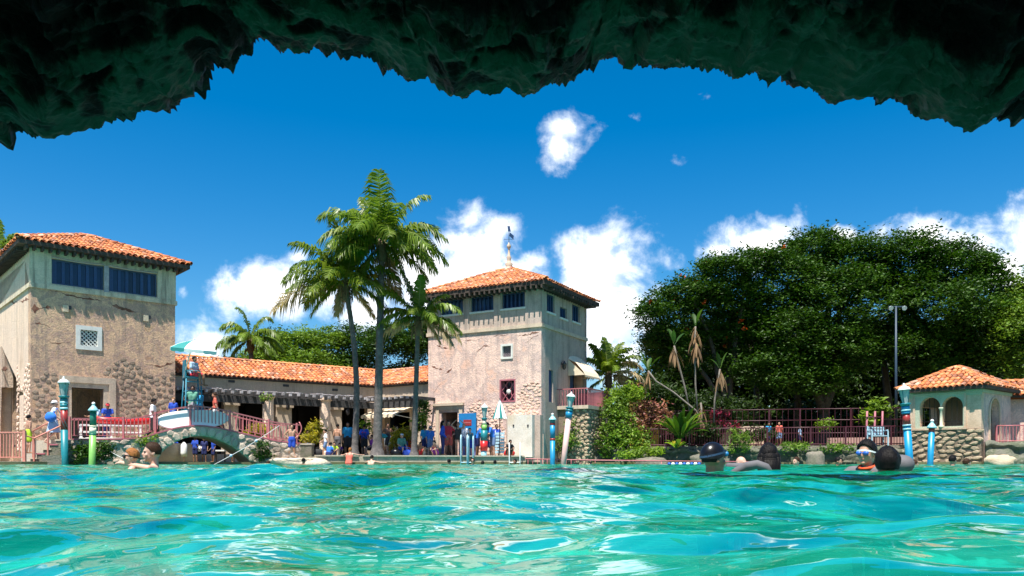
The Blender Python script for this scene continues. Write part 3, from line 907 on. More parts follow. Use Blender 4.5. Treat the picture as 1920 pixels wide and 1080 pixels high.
def glazed(face, r_, n, parent, dark_from=99, deep=.14):
    wn = MB(); frame_rect(face, wn, r_[0] + .07, r_[1] - .07, r_[2] + .06, r_[3] - .07, .06, -deep - .05, -deep + .05)
    wo = wn.build('window', M['frame_mid'], parent)
    u0, u1 = r_[0] + .07, r_[1] - .07; st = (u1 - u0) / n
    pm = [MB().box((0, 0, 0), st * .56, .02, r_[3] - r_[2] - .14).mesh('pane', M[k]) for k in ('pane_blue', 'pane_dark')]
    bm_ = MB().box((0, 0, 0), st * .40, .06, r_[3] - r_[2] - .13).mesh('shutter_slat', M['frame_blue'])
    yaw = math.atan2(face.d.y, face.d.x)
    for k in range(n):
        c = face.at(u0 + st * (k + .72), (r_[2] + r_[3]) / 2, -deep - .02)
        put('pane', pm[1 if k >= dark_from else 0], Matrix.Translation(c) @ Matrix.Rotation(yaw, 4, 'Z'), wo)
        c = face.at(u0 + st * (k + .22), (r_[2] + r_[3]) / 2, -deep + .0)
        put('shutter_slat', bm_, Matrix.Translation(c) @ Matrix.Rotation(yaw, 4, 'Z'), wo)
    return wo


glazed(LF, w1, 6, twr); glazed(LF, w2, 6, twr, 2); glazed(LS, s3, 7, twr)
mb = MB(); LF.box(mb, w1[1], w2[0], 7.2, 8.3, -.05, .03); mb.build('mullion', M['grey_wood'], twr)
# shutters rolled up above the openings: a sagging lath
for w_ in (w1, w2):
    mb = MB(); mb.tube([LF.at(w_[0] + (w_[1] - w_[0]) * k / 8, w_[3] + .05 - .05 * math.sin(PI * k / 8), .03) for k in range(9)], .03, 6); mb.build('sagging_lath', M['canvas_grey'], twr)
# vents
for px, py in ((126, 579), (276, 597)):
    u, z = LF.pz(px, py); mb = MB(); LF.box(mb, u - .17, u + .04, z - .13, z + .13, .0, .05, 0); LF.box(mb, u + .04, u + .15, z - .02, z + .13, .0, .03, 1)
    mb.build('vent_block', [M['plaster_band'], M['iron']], twr)
# lattice window
mb = MB(); frame_rect(LF, mb, lat[0] + .03, lat[1] - .03, lat[2] + .03, lat[3] - .03, .17, -.12, .04); lw = mb.build('lattice_window', M['lattice_white'], twr)
mb = MB(); lattice(LF, mb, lat[0] + .03, lat[1] - .03, lat[2] + .03, lat[3] - .03, 4, .035, -.10, -.03); mb.build('lattice', M['lattice_white'], lw)
mb = MB(); LF.box(mb, lat[0], lat[1], lat[2], lat[3], -.32, -.28); mb.build('pane', M['pane_dark'], lw)
# doorway
mb = MB(); frame_rect(LF, mb, dr[0], dr[1], dr[2], dr[3], .20, -.40, .03, sill=False); frame_rect(LF, mb, dr[0] - .2, dr[1] + .2, dr[2], dr[3] + .2, .26, .0, .09, sill=False)
mb.build('door_surround', M['plaster_wall'], twr)
mb = MB(); LS.box(mb, s1[0], s1[1], s1[2], s1[3], -.3, -.2, 0); mb.build('slit_shutter', M['solid_pink'], twr); mb = MB(); LS.box(mb, s2[0], s2[1], s2[2], s2[3], -.25, -.12); mb.build('slit_shutter', M['rail_orange'], twr)
ov = .5; of = .42
eL = [LF.at(-ov, 8.78, of), LF.at(LL + ov, 8.78, of), LF.at(LL + ov, 8.78, -6.4 - ov), LF.at(-ov, 8.78, -6.4 - ov)]
ctr = LF.at(LL / 2, 10.2, -3.2)
roofL = hip_roof(twr, eL, ctr, True, 21, tw=.245, tl=.36, seen=(0, 3))
mb = MB()
for k in range(22):
    u = -.2 + k * (LL + .4) / 21; LF.box(mb, u - .04, u + .04, 8.46, 8.615, -.1, .37)
for k in range(1, 22):
    u = k * .3; LS.box(mb, u - .04, u + .04, 8.46, 8.615, .02, .44)
mb.build('rafter_ends', M['eave_wood'], twr)
# lost plaster
crack(LF, wl, [(82, 542), (108, 548), (130, 556), (165, 561), (198, 566)], .10, BRICK, 1)
crack(LF, wl, [(208, 572), (228, 579), (255, 586)], .12, BRICK, 2)
crack(LF, wl, [(58.5, 578), (68, 576), (80, 577), (98, 580)], .34, BRICK, 3)
crack(LF, wl, [(66, 606), (78, 609), (94, 613)], .10, BRICK, 4)
crack(LF, wl, [(92, 641), (118, 643), (134, 644)], .07, BRICK, 5)
crack(LF, wl, [(272, 684), (300, 686), (326, 681)], .13, BRICK, 6)
crack(LS, sw, [(3, 572), (18, 566), (34, 568)], .16, BRICK, 7)
crack(LS, sw, [(36, 566), (48, 562), (54, 560)], .14, BRICK, 8)
crack(LS, sw, [(2, 693), (8, 690), (13, 691)], .2, BRICK, 9)


def in_left(u, z):
    if lat[0] - .4 < u < lat[1] + .4 and lat[2] - .4 < z < lat[3] + .4: return False
    if dr[0] - .62 < u < dr[1] + .62 and z < dr[3] + .62: return False
    lim = 4.1 - .9 * max(0, 1 - u / 3.2) + .35 * math.sin(u * 2.3)
    return z < lim and .12 < u < LL - .12


stones(LF, wl, in_left, (0, LL, .9, 4.6), .225, .170, .020, M['stone_grey'], 31, True, 0, 22000)


def in_side(u, z): return .14 < u < 2.6 and z < 3.6 + .5 * math.sin(u * 3) and not (s1[0] - .2 < u < s1[1] + .2 and s1[2] - .2 < z < s1[3] + .2)


stones(LS, sw, in_side, (.1, 2.6, .6, 4.2), .22, .15, .03, M['stone_pink'], 32, False, 0, 5000)

# ------------------------------------------------------------------ tower behind the palms
RP = Vector((1.447, 40.0)); Rf = Vector((-.876, .482)); Rfn = Vector((-.482, -.876))
RL, RW = 6.75, 5.57
RF = Face(RP, Rf, Rfn); RS = Face(RP, -Rfn, -Rf)
tw2 = thing('stone_tower', 'pinkish weathered tower with finial on its tiled roof, behind the tall palms', 'tower', (RP.x, RP.y, 0))
zb = 8.75


def fr(face, x0, y0, x1, y1, **k): return face.rect(x0, y0, x1, y1, **k)


wins = [fr(RF, 827, 556, 868, 589), fr(RF, 883, 552, 925, 587), fr(RF, 941, 546, 984, 581)]
wins = [(a, b2, 7.87, 8.66) for a, b2, c, d in wins]
swins = [fr(RS, 1025.5, 552, 1040, 586), fr(RS, 1050, 577, 1063, 597), fr(RS, 1073, 572, 1087, 604)]
latR = fr(RF, 942, 648, 959.5, 670); lowR = fr(RF, 938.5, 713, 965, 752); drR = fr(RF, 827.5, 773, 858, 862)
drR = (drR[0], drR[1], .45, drR[3])
mb = MB(); RF.wall(mb, R4(0, RL, -1, 6.8), [R4(*latR), R4(*lowR), R4(*drR)], .45); wr2 = mb.build('wall', M['plaster_pink'], tw2)
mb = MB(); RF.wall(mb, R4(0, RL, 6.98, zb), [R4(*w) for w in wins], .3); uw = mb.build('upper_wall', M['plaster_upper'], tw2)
slot = fr(RS, 1029, 694, 1037, 754); bdoor = fr(RS, 1068.5, 697, 1089, 762)
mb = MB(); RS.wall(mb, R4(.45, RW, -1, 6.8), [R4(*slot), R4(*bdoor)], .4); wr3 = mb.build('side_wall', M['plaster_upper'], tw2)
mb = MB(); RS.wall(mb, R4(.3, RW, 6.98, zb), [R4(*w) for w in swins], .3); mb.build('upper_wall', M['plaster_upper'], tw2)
mb = MB(); Face(RP - Rfn * RW, Rf, -Rfn).wall(mb, R4(0, RL, -1, zb), (), .3); Face(RP + Rf * RL, -Rfn, Rf).wall(mb, R4(.45, RW - .3, -1, zb), (), .3); mb.build('back_wall', M['plaster_pink'], tw2)
mb = MB(); RF.box(mb, .46, RL - .46, 6.75, 6.82, -RW + .46, -.46); RF.box(mb, .46, RL - .46, .32, .42, -RW + .46, -.46); mb.build('floor_slab', M['interior'], tw2)
mb = MB(); RF.box(mb, -.08, RL + .08, 6.8, 6.98, -.28, .08); RS.box(mb, .29, RW, 6.8, 6.98, -.25, .08); mb.build('string_course', M['plaster_wall'], tw2)
for w in wins: glazed(RF, w, 5, tw2)
for w in swins: glazed(RS, w, 3, tw2)
mb = MB()
for w in wins: RF.box(mb, w[0] - .06, w[1] + .06, w[2] - .09, w[2], -.1, .06)
for w in swins: RS.box(mb, w[0] - .06, w[1] + .06, w[2] - .09, w[2], -.1, .06)
mb.build('sill', M['lattice_white'], tw2)
edges = [0] + sum([[w[0], w[1]] for w in sorted(wins)], []) + [RL]
for k in range(0, len(edges), 2):
    mb = MB(); RF.box(mb, edges[k] + (.05 if k else -.03), edges[k + 1] - .05 + (.08 if k == 6 else 0), 6.98, zb - .02, 0, .05); mb.build('pilaster', M['plaster_upper'], tw2)
mb = MB(); frame_rect(RF, mb, latR[0] + .02, latR[1] - .02, latR[2] + .02, latR[3] - .02, .10, -.1, .05); lw = mb.build('lattice_window', M['lattice_white'], tw2)
mb = MB(); lattice(RF, mb, latR[0], latR[1], latR[2], latR[3], 5, .03, -.2, -.08); mb.build('lattice', M['lattice_dark'], lw)
mb = MB(); RF.box(mb, latR[0], latR[1], latR[2], latR[3], -.4, -.36); mb.build('pane', M['pane_dark'], lw)
mb = MB(); frame_rect(RF, mb, lowR[0] + .02, lowR[1] - .02, lowR[2] + .02, lowR[3] - .02, .07, -.25, .02); gw = mb.build('grille_window', M['grille_pink'], tw2)
mb = MB(); lattice(RF, mb, lowR[0], lowR[1], lowR[2], lowR[3], 2, .03, -.2, -.12)
for k in range(1, 3): RF.box(mb, lowR[0] + (lowR[1] - lowR[0]) * k / 3 - .012, lowR[0] + (lowR[1] - lowR[0]) * k / 3 + .012, lowR[2], lowR[3], -.2, -.17)
mb.build('grille', M['grille_pink'], gw)
mb = MB(); mb.lathe(RF.at((lowR[0] + lowR[1]) / 2, lowR[2] + .46 * (lowR[3] - lowR[2]), -.12), [(.13, 0), (.12, .03), (.05, .05)], 10, axis=(Rfn.x, Rfn.y, 0)); mb.build('rosette', M['lattice_white'], gw)
mb = MB(); RF.box(mb, lowR[0], lowR[1], lowR[2], lowR[3], -.4, -.36); mb.build('pane', M['pane_dark'], gw)
mb = MB(); frame_rect(RF, mb, drR[0], drR[1], drR[2], drR[3], .12, -.3, -.02, 1, sill=False); frame_rect(RF, mb, drR[0] - .12, drR[1] + .12, drR[2], drR[3] + .12, .2, 0, .07, 0, sill=False)
zc = drR[3] + .34; RF.box(mb, drR[0] - .42, drR[1] + .42, zc, zc + .14, 0, .16, 0); mb.build('door_surround', [M['plaster_wall'], M['grey_wood']], tw2)
# the blue door leaf standing open against the wall
ul = drR[0] - .42
dl = fr(RF, 861, 775, 893, 858, o=.12); mb = MB()
mid = .45 + (dl[3] - .45) * .42
RF.box(mb, dl[0], dl[1], .45, mid, .10, .16, 1); RF.box(mb, dl[0], dl[1], mid, dl[3], .10, .16, 0)
door = mb.build('door', [M['door_blue'], M['door_lilac']], tw2)
pq = fr(RF, 869, 787, 884, 798, o=.17)
mb = MB(); RF.box(mb, pq[0], pq[1], pq[2], pq[3], .16, .175); RF.box(mb, pq[0] + .04, pq[1] - .04, (pq[2] + pq[3]) / 2 - .03, (pq[2] + pq[3]) / 2 + .03, .175, .18, 1); mb.build('plaque', [M['plaque_red'], M['rail_pink']], door)
mb = MB(); mb.lathe(RF.at(dl[1] - .08, 1.35, .16), [(.012, 0), (.012, .04), (.03, .05), (.02, .08)], 8, axis=(Rfn.x, Rfn.y, 0)); mb.build('handle', M['steel'], door)
# side wall: slot shutter, balcony door, awning, balcony on a stone pier
mb = MB(); RS.box(mb, slot[0], slot[1], slot[2], slot[3], -.2, -.1); mb.build('shutter', M['frame_blue'], tw2)
mb = MB(); RS.box(mb, bdoor[0], bdoor[0] + (bdoor[1] - bdoor[0]) * .45, bdoor[2], bdoor[3], -.2, -.1); mb.build('balcony_door', M['frame_blue'], tw2)
mb = MB(); RS.box(mb, bdoor[0], bdoor[1], bdoor[2], bdoor[3], -.44, -.41); mb.build('pane', M['pane_dark'], tw2)
a0, a1 = bdoor[0] - .25, bdoor[1] + .35; zt0 = RS.pz(1070, 666)[1]; zt1 = RS.pz(1070, 697, .9)[1]
mb = MB(); NS = 14; vs = []
for i in range(NS + 1):
    u = a0 + (a1 - a0) * i / NS; rr_ = math.sin(PI * (i / NS)) ** .35 if 0 < i < NS else 0
    for (f, oo) in ((0, .02), (.4, .45), (.8, .85), (1, .98)): vs.append(RS.at(u, zt0 * (1 - f) + zt1 * f - (.25 if f == 0 else 0) * (1 - rr_), oo))
    vs.append(RS.at(u, zt1 - (.13 if i % 2 else .07), .985))
mb.add(vs, [(i * 5 + k, i * 5 + k + 1, (i + 1) * 5 + k + 1, (i + 1) * 5 + k) for i in range(NS) for k in range(4)], 0, False)
for i in (0, NS): mb.add([RS.at(a0 + (a1 - a0) * i / NS, zt0 - .25, .02), RS.at(a0 + (a1 - a0) * i / NS, zt1, .98), RS.at(a0 + (a1 - a0) * i / NS, zt1, .02)], [(0, 1, 2)])
mb.build('awning', M['canvas'], tw2)
zbal = RS.pz(1075, 764)[1] - .05
b0, b1, bo = 1.75, 4.6, 1.75
mb = MB(); RS.box(mb, b0, b1, zbal - .18, zbal, .0, bo); bal = mb.build('balcony', M['plaster_wall'], tw2)
zr = zbal + .82
mb = MB(); RS.box(mb, b0, b1, zr, zr + .05, bo - .06, bo - .0); RS.box(mb, b0, b0 + .05, zr, zr + .05, .02, bo - .06); RS.box(mb, b1 - .05, b1, zr, zr + .05, .02, bo - .06)
mb.build('rail', M['rail_pink'], bal)
bmesh_b = MB().box((0, 0, 0), .035, .035, .82).mesh('baluster', M['rail_pink'])
for k in range(17): put('baluster', bmesh_b, Matrix.Translation(RS.at(b0 + .03 + k * (b1 - b0 - .9) / 16, zbal + .41, bo - .03)), bal)
for k in range(1, 11): put('baluster', bmesh_b, Matrix.Translation(RS.at(b0 + .025, zbal + .41, bo * k / 11.5)), bal)
mb = MB(); RS.box(mb, b1 - .85, b1 - .003, zbal + .002, zr - .002, bo - .10, bo - .06); RS.box(mb, b1 - .09, b1 - .052, zbal + .002, zr - .002, .02, bo - .11); mb.build('solid_panel', M['solid_pink'], bal)
PF = Face(RS.at(b0 + .15, 0, bo - .02).xy, RS.d, RS.n)
pier_w = 1.15
mb = MB(); PF.box(mb, 0.0, 1.9, -1, zbal - .18, -1.7, -.05); mb.build('pier', M['mortar_dark'], tw2)
pr = Face(RS.at(b0 + .15, 0, bo - .07).xy, -RS.n, -RS.d)     # the pier side that faces the palms
pier = tw2.children[-1]
stones(pr, pier, lambda u, z: .05 < u < 1.2, (.05, 1.2, -.1, zbal - .25), .22, .15, .05, M['stone_tan'], 41, True, 0, 3000)
stones(PF, pier, lambda u, z: .05 < u < 1.85, (.05, 1.85, -.1, zbal - .25), .26, .16, .05, M['stone_tan'], 42, True, -.05, 3000)
mb = MB(); PF.box(mb, -.004, .35, 1.55, 2.05, -1.25, -.85); mb.build('pier_niche', M['black'], tw2)
# wall lantern
u, z = RS.pz(1058, 686, .18); mb = MB(); mb.lathe(RS.at(u, z - .2, .18), [(.03, 0), (.10, .08), (.12, .26), (.15, .27), (.05, .40), (.02, .46)], 6); mb.tube([RS.at(u, z + .2, .18), RS.at(u, z + .28, .1), RS.at(u, z + .1, 0)], .015, 5)
mb.build('wall_lantern', M['iron'], tw2)
# pale block projecting at the corner
PB = fr(RF, 957, 778, 1000, 868, o=.5)
mb = MB(); RF.box(mb, PB[0], PB[1] + .1, -1, PB[3], .02, .62, 0); pb = mb.build('white_block', M['plaster_white'], tw2)
mb = MB(); RF.box(mb, PB[0] - .30, PB[0] - .003, -1, PB[3] - .02, .02, .35); RF.box(mb, PB[1] + .103, PB[1] + .33, -1, PB[3] - .02, .02, .35); mb.build('grey_side', M['plaster_upper'], tw2)
for px in (963, 990):
    u, z = RF.pz(px, 798, .62); mb = MB(); RF.box(mb, u - .04, u + .04, z - .05, z + .05, .62, .65); mb.build('fixing', M['iron'], pb)
mb = MB(); RF.box(mb, .02, PB[0] - .32, -1, 1.5, .0, .06); mb.build('pink_quoin', M['stone_pink'], tw2)
# roof and finial
ov = .54
eR = [RF.at(-ov, 8.97, ov), RF.at(-ov, 8.97, -RW - ov), RF.at(RL + ov, 8.97, -RW - ov), RF.at(RL + ov, 8.97, ov)]
apR = RF.at(RL / 2, 10.62, -RW / 2)
roofR = hip_roof(tw2, eR, apR, False, 51, tw=.235, tl=.34, seen=(3, 0), thick=.2)
mb = MB()
for k in range(26):
    u = -.3 + k * (RL + .6) / 25; RF.box(mb, u - .04, u + .04, 8.6, 8.765, -.05, .58)
for k in range(1, 20):
    u = k * .29; RS.box(mb, u - .04, u + .04, 8.6, 8.765, .02, .58)
mb.build('rafter_ends', M['eave_wood'], tw2)
mb = MB(); mb.lathe(apR - Vector((0, 0, .18)), [(.32, 0), (.34, .12), (.22, .2), (.17, .32), (.22, .45), (.13, .54), (.10, .68), (.14, .80), (.08, .9), (.05, 1.18), (.05, 1.27), (.11, 1.36), (.12, 1.44), (.06, 1.54), (.02, 1.62)], 12)
fin = mb.build('finial', M['plaster_wall'], tw2)
top = apR + Vector((0, 0, 1.42))
mb = MB(); mb.tube([top, top + Vector((0, 0, 1.2))], [.02, .008], 5)
mb.tube([top + Vector((-.28, 0, .2)), top + Vector((.28, 0, .2))], .012, 5); mb.tube([top + Vector((0, -.28, .2)), top + Vector((0, .28, .2))], .012, 5)
mb.obox(top + Vector((.02, 0, .38)), (.22, .05, -.18), (0, .02, 0), (0.03, 0, .2)); mb.obox(top + Vector((-.04, 0, .62)), (.14, .02, .0), (0, .02, 0), (-.05, 0, .3)); mb.build('weathervane', M['frame_blue'], fin)
for pts, wd in [([(925, 629), (945, 627), (955, 624)], .09), ([(970, 630), (985, 630), (1000, 624), (1012, 622)], .10), ([(985, 640), (1000, 634), (1010, 628)], .06), ([(872, 639), (885, 638), (903, 636)], .07), ([(818, 648), (828, 653), (838, 655), (853, 656)], .10),
                ([(893, 659), (905, 652), (925, 647)], .07), ([(809, 687), (820, 691), (830, 695)], .14), ([(833, 701), (845, 694), (850, 686)], .12), ([(812, 738), (818, 730), (828, 718)], .05), ([(880, 760), (900, 752), (915, 748)], .08), ([(985, 724), (1000, 720), (1012, 718)], .12), ([(975, 738), (990, 734)], .1)]:
    crack(RF, wr2, pts, wd, BRICK, int(pts[0][0]))


def in_r(u, z):
    for q in (lowR, latR):
        if q[0] - .2 < u < q[1] + .2 and q[2] - .2 < z < q[3] + .2: return False
    if drR[0] - .45 < u < drR[1] + .45 and z < drR[3] + .55: return False
    if dl[0] < u < dl[1] and z < dl[3]: return False
    if u < PB[1] + .35 and z < PB[3]: return False
    return z < 3.9 - .30 * u + .4 * math.sin(u * 2.1) and u > .1


stones(RF, wr2, in_r, (.1, RL - .1, .5, 4.4), .20, .12, .025, M['stone_pink'], 52, False, 0, 9000)

# ------------------------------------------------------------------ low arcade with tiled roof and pergola
ZE, ZR = 4.43, 5.56
E0, E1, E2 = G(236, 37.9, ZE), G(705, 45.8, ZE), G(806, 43.33, ZE)
dA = (E1 - E0).normalized(); dB = (E2 - E1).normalized()
nA = Vector((dA.y, -dA.x, 0)); nB = Vector((dB.y, -dB.x, 0))
AFc = Face(E0.xy, dA, nA); BFc = Face(E1.xy, dB, nB)
LA = (E1 - E0).length; LBn = (E2 - E1).length
arc = thing('arcade', 'long low arcade with orange barrel tile roof and dark openings between the two towers', 'arcade', (E0.x, E0.y, .4))


def miter(off):
    """the point off metres behind both eaves at the inner corner"""
    a = E1.xy - nA.xy * off; bq = E1.xy - nB.xy * off
    d1, d2 = dA.xy, dB.xy
    det = d1.x * -d2.y + d2.x * d1.y
    r = bq - a
    t_ = (r.x * -d2.y + d2.x * r.y) / det
    return a + d1 * t_


mz = miter(2.6); mw = miter(.16); m0 = E1.xy
R0 = E0 - nA * 2.6; R0.z = ZR
R1 = Vector((mz.x, mz.y, ZR)); R2 = E2 - nB * 2.6; R2.z = ZR
mb = MB()
mb.add([E0, E1, R1, R0], [(0, 1, 2, 3)]); mb.add([E1, E2, R2, R1], [(0, 1, 2, 3)])
B0, B1, B2 = E0 - nA * 5.2, miter(5.2), E2 - nB * 5.2
B1 = Vector((B1.x, B1.y, ZE)); mb.add([R0, R1, B1, B0], [(0, 1, 2, 3)]); mb.add([R1, R2, B2, B1], [(0, 1, 2, 3)])
dz = Vector((0, 0, -.08)); mb.add([E0, E1, E1 + dz, E0 + dz], [(0, 1, 2, 3)], 1); mb.add([E1, E2, E2 + dz, E1 + dz], [(0, 1, 2, 3)], 1)
mb.add([E0 + dz, E1 + dz, B1 + dz, B0 + dz], [(0, 1, 2, 3)], 1); mb.add([E1 + dz, E2 + dz, B2 + dz, B1 + dz], [(0, 1, 2, 3)], 1)
rf_ = mb.build('roof', [M['tile_bed'], M['eave_wood']], arc)
tiled_plane([E0, E1, R1, R0], rf_, .235, .35, False, 61); tiled_plane([E1, E2, R2, R1], rf_, .235, .35, False, 62)
ridge_tiles(R0, R1, rf_, False); ridge_tiles(R1, R2, rf_, False); ridge_tiles(E1 + Vector((0, 0, .03)), R1, rf_, False)
AW = Face((E0 - nA * .16).xy, dA, nA); BW = Face(mw, dB, nB)
LAw = (mw - AW.p).dot(AW.d); LBw = (E2.xy - mw).dot(BW.d) + .1
FLZ = .5
holes = []
for x0, x1 in ((300, 420), (447, 519), (547, 621), (641, 690)):
    u0, u1 = AW.pz(x0, 800)[0], AW.pz(x1, 800)[0]; holes.append(R4(u0, u1, FLZ, 3.35))
mb = MB(); AW.wall(mb, R4(0, LAw - .02, FLZ - .5, ZE - .1), holes, .45)
u0, u1 = BW.pz(722, 800)[0], BW.pz(768, 800)[0]
BW.wall(mb, R4(.0, LBw, FLZ - .5, ZE - .1), [R4(u0, u1, FLZ, 2.9)], .4)
aw = mb.build('wall', M['plaster_wall'], arc)
mb = MB(); AW.box(mb, 0, LAw + 3, FLZ - .5, ZE - .12, -4.6, -4.4, 0); BW.box(mb, -2, LBw, FLZ - .5, ZE - .12, -3.6, -3.4, 0)
AW.box(mb, -.2, -.02, FLZ - .5, ZE - .12, -4.4, 0, 0)
for k in range(5): AW.box(mb, 4 + k * 3.1, 4.35 + k * 3.1, FLZ, 3.3, -4.38, -4.1, 0)
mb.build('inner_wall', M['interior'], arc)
mb = MB(); AW.box(mb, 0, LAw + 1, FLZ - .5, FLZ, -4.4, 1.9); mb.build('arcade_floor', M['deck'], kind='structure')
mb = MB()
for x0, x1 in ((419, 448), (519, 548), (620, 642)):
    a, b2 = AW.pz(x0, 800)[0], AW.pz(x1, 800)[0]; AW.box(mb, a - .05, b2 + .05, 3.0, 3.2, .003, .08)
mb.build('capital', M['plaster_wall'], arc)
for px, py in ((434, 715), (536, 723), (628, 731)):
    u, z = AW.pz(px, py); mb = MB(); AW.box(mb, u - .16, u + .16, z - .06, z + .06, .0, .03); mb.build('vent', M['iron'], arc)
# wall clock-like lantern discs on the pillars
for px, py in ((538, 762), (650, 772)):
    u, z = AW.pz(px, py); mb = MB(); mb.lathe(AW.at(u, z - .2, .14), [(.03, 0), (.10, .06), (.11, .26), (.04, .38)], 6); mb.tube([AW.at(u, z + .15, .14), AW.at(u, z + .15, 0)], .015, 5); mb.build('wall_lantern', M['iron'], arc)
# pergola
prg = thing('pergola', 'dark timber pergola beam with pale rafter ends on stone columns, in front of the arcade', 'pergola', AW.at(3, FLZ, 1.3))
PA = Face((E0 + nA * .85).xy, dA, nA)
PBx = Face(miter(-.85), dB, nB)
LPa = (miter(-.85) - PA.p).dot(PA.d); LPb = (E2.xy - PBx.p).dot(PBx.d) + .5
mb = MB(); PA.box(mb, 0, LPa, 3.06, 3.40, -.12, .12); bm1 = mb.build('beam', M['dark_wood'], prg)
mb = MB(); PBx.box(mb, .0, LPb, 3.05, 3.38, -.12, .10); mb.build('beam', M['dark_wood'], prg)
rm = MB(); rm.obox((-.05, -.75, 0), (.10, 0, 0), (0, 2.25, 0), (0, 0, .17)); rm.obox((-.05, -.9, .04), (.10, 0, 0), (0, .15, 0), (0, 0, .13), 1)
rmesh = rm.mesh('rafter', [M['dark_wood'], M['grey_wood']])
rr = random.Random(4)
yawA, yawB = math.atan2(dA.y, dA.x), math.atan2(dB.y, dB.x)
nraf = int(LPa / .42)
for k in range(nraf): put('rafter', rmesh, Matrix.Translation(PA.at(.2 + k * .42, 3.41 + rr.uniform(-.02, .03), 0)) @ Matrix.Rotation(yawA + rr.uniform(-.04, .04), 4, 'Z'), prg)
for k in range(int(LPb / .42)): put('rafter', rmesh, Matrix.Translation(PBx.at(.5 + k * .42, 3.39 + rr.uniform(-.02, .03), 0)) @ Matrix.Rotation(yawB, 4, 'Z'), prg)
mb = MB()
for k in range(int(LPa / .16)):
    o_ = rr.uniform(-.7, .2); mb.tube([PA.at(k * .16, 3.61 + rr.uniform(0, .06), .55 + o_ * .3), PA.at(k * .16 + rr.uniform(.1, .5), 3.62 + rr.uniform(0, .06), .50 + o_)], .025, 4)
mb.build('lath', M['grey_wood'], prg)
for x0, x1, dd in ((489, 516, 0), (597, 622, 0), (695, 718, 0)):
    u = PA.pz((x0 + x1) / 2, 800)[0]; w = (PA.pz(x1, 800)[0] - PA.pz(x0, 800)[0]) / 2 * .92
    w = .30
    mb = MB(); mb.lathe(PA.at(u, FLZ - .1, 0), [(w * 1.25, 0), (w * 1.25, .25), (w, .3), (w * .96, 2.9), (w * 1.2, 3.0), (w * 1.2, 3.157)], 8, sm=False); mb.build('column', M['plaster_cream_bright'], prg)
# shop awning
aw_t = thing('awning', 'cream canvas awning with scalloped edge under the pergola, right of the thickest palm', 'awning', BW.at(1, 2.9))
u0, u1 = BW.pz(714, 770)[0], BW.pz(776, 770)[0]
mb = MB(); NS = 18; vs = []
for i in range(NS + 1):
    u = u0 + (u1 - u0) * i / NS
    vs += [BW.at(u, 3.16, .02), BW.at(u, 2.92, .8), BW.at(u, 2.68, 1.5), BW.at(u, 2.55 - (.06 if i % 2 else 0), 1.51)]
mb.add(vs, [(i * 4 + k, i * 4 + k + 1, (i + 1) * 4 + k + 1, (i + 1) * 4 + k) for i in range(NS) for k in range(3)]); mb.build('canopy', M['canvas'], aw_t)
mb = MB()
for u in (u0 + .02, u1 - .02): mb.tube([BW.at(u, 3.1, 0.01), BW.at(u, 2.66, 1.49)], .02, 5); mb.tube([BW.at(u, 2.5, .01), BW.at(u, 2.66, 1.49)], .02, 5)
mb.build('frame', M['steel'], aw_t)

# ------------------------------------------------------------------ arched footbridge
B_0, B_1 = G(126, 29.7, 0), G(563, 34.2, 0)
bd = (B_1 - B_0).normalized(); bn = Vector((bd.y, -bd.x, 0))
BF = Face(B_0.xy, bd, bn); LBr = (B_1 - B_0).length
top_px = [(126, 825), (200, 825), (262, 822), (300, 812), (335, 803), (370, 799.5), (405, 803), (460, 815), (520, 828), (563, 832)]
arch_px = [(292, 885), (296, 864), (303, 849), (318, 836), (342, 823), (370, 817.5), (398, 820.5), (428, 833), (452, 849), (470, 866), (479, 885)]
top = [BF.pz(*p) for p in top_px]; arch = [BF.pz(*p) for p in arch_px]


def smooth_poly(pts, n=6):
    out = []
    P_ = [pts[0]] + pts + [pts[-1]]
    for i in range(1, len(P_) - 2):
        for k in range(n):
            t_ = k / n
            out.append(tuple(.5 * ((2 * P_[i][j]) + (-P_[i - 1][j] + P_[i + 1][j]) * t_ + (2 * P_[i - 1][j] - 5 * P_[i][j] + 4 * P_[i + 1][j] - P_[i + 2][j]) * t_ ** 2 + (-P_[i - 1][j] + 3 * P_[i][j] - 3 * P_[i + 1][j] + P_[i + 2][j]) * t_ ** 3) for j in (0, 1)))
    return out + [pts[-1]]


topS, archS = smooth_poly(top, 5), smooth_poly(arch, 4)
brg = thing('arched_bridge', 'arched stone footbridge with pink railings over the pool inlet', 'bridge', BF.at(4.2, 0))
BWD = 2.1
outer = [(topS[0][0], -1.0)] + [(archS[0][0] - .01, -1.0)] + archS + [(archS[-1][0] + .01, -1.0), (topS[-1][0], -1.0)] + topS[::-1]
mb = MB(); BF.wall(mb, outer, (), BWD); wallB = mb.build('span', M['mortar_pale'], brg)
# voussoirs
vm = [stone_mesh('arch_stone', M['stone_bridge'], 70 + k, pts=7) for k in range(5)]
acc = 0; last = archS[2]; r = random.Random(5); prev = None
L = [0]
for i in range(1, len(archS)): L.append(L[-1] + math.hypot(archS[i][0] - archS[i - 1][0], archS[i][1] - archS[i - 1][1]))
s_ = .35
while s_ < L[-1] - .3:
    i = max(k for k in range(len(L)) if L[k] <= s_); i = min(i, len(archS) - 2)
    f = (s_ - L[i]) / (L[i + 1] - L[i]); u = archS[i][0] * (1 - f) + archS[i + 1][0] * f; z = archS[i][1] * (1 - f) + archS[i + 1][1] * f
    t_ = Vector((archS[i + 1][0] - archS[i][0], archS[i + 1][1] - archS[i][1])).normalized(); nrm_ = Vector((-t_.y, t_.x))
    c = Vector((u, z)) + nrm_ * .18
    put('arch_stone', vm[r.randrange(5)], BF.mat(c.x, c.y, 0, math.atan2(t_.y, t_.x), .17, .21, .07), wallB)
    s_ += r.uniform(.27, .34)


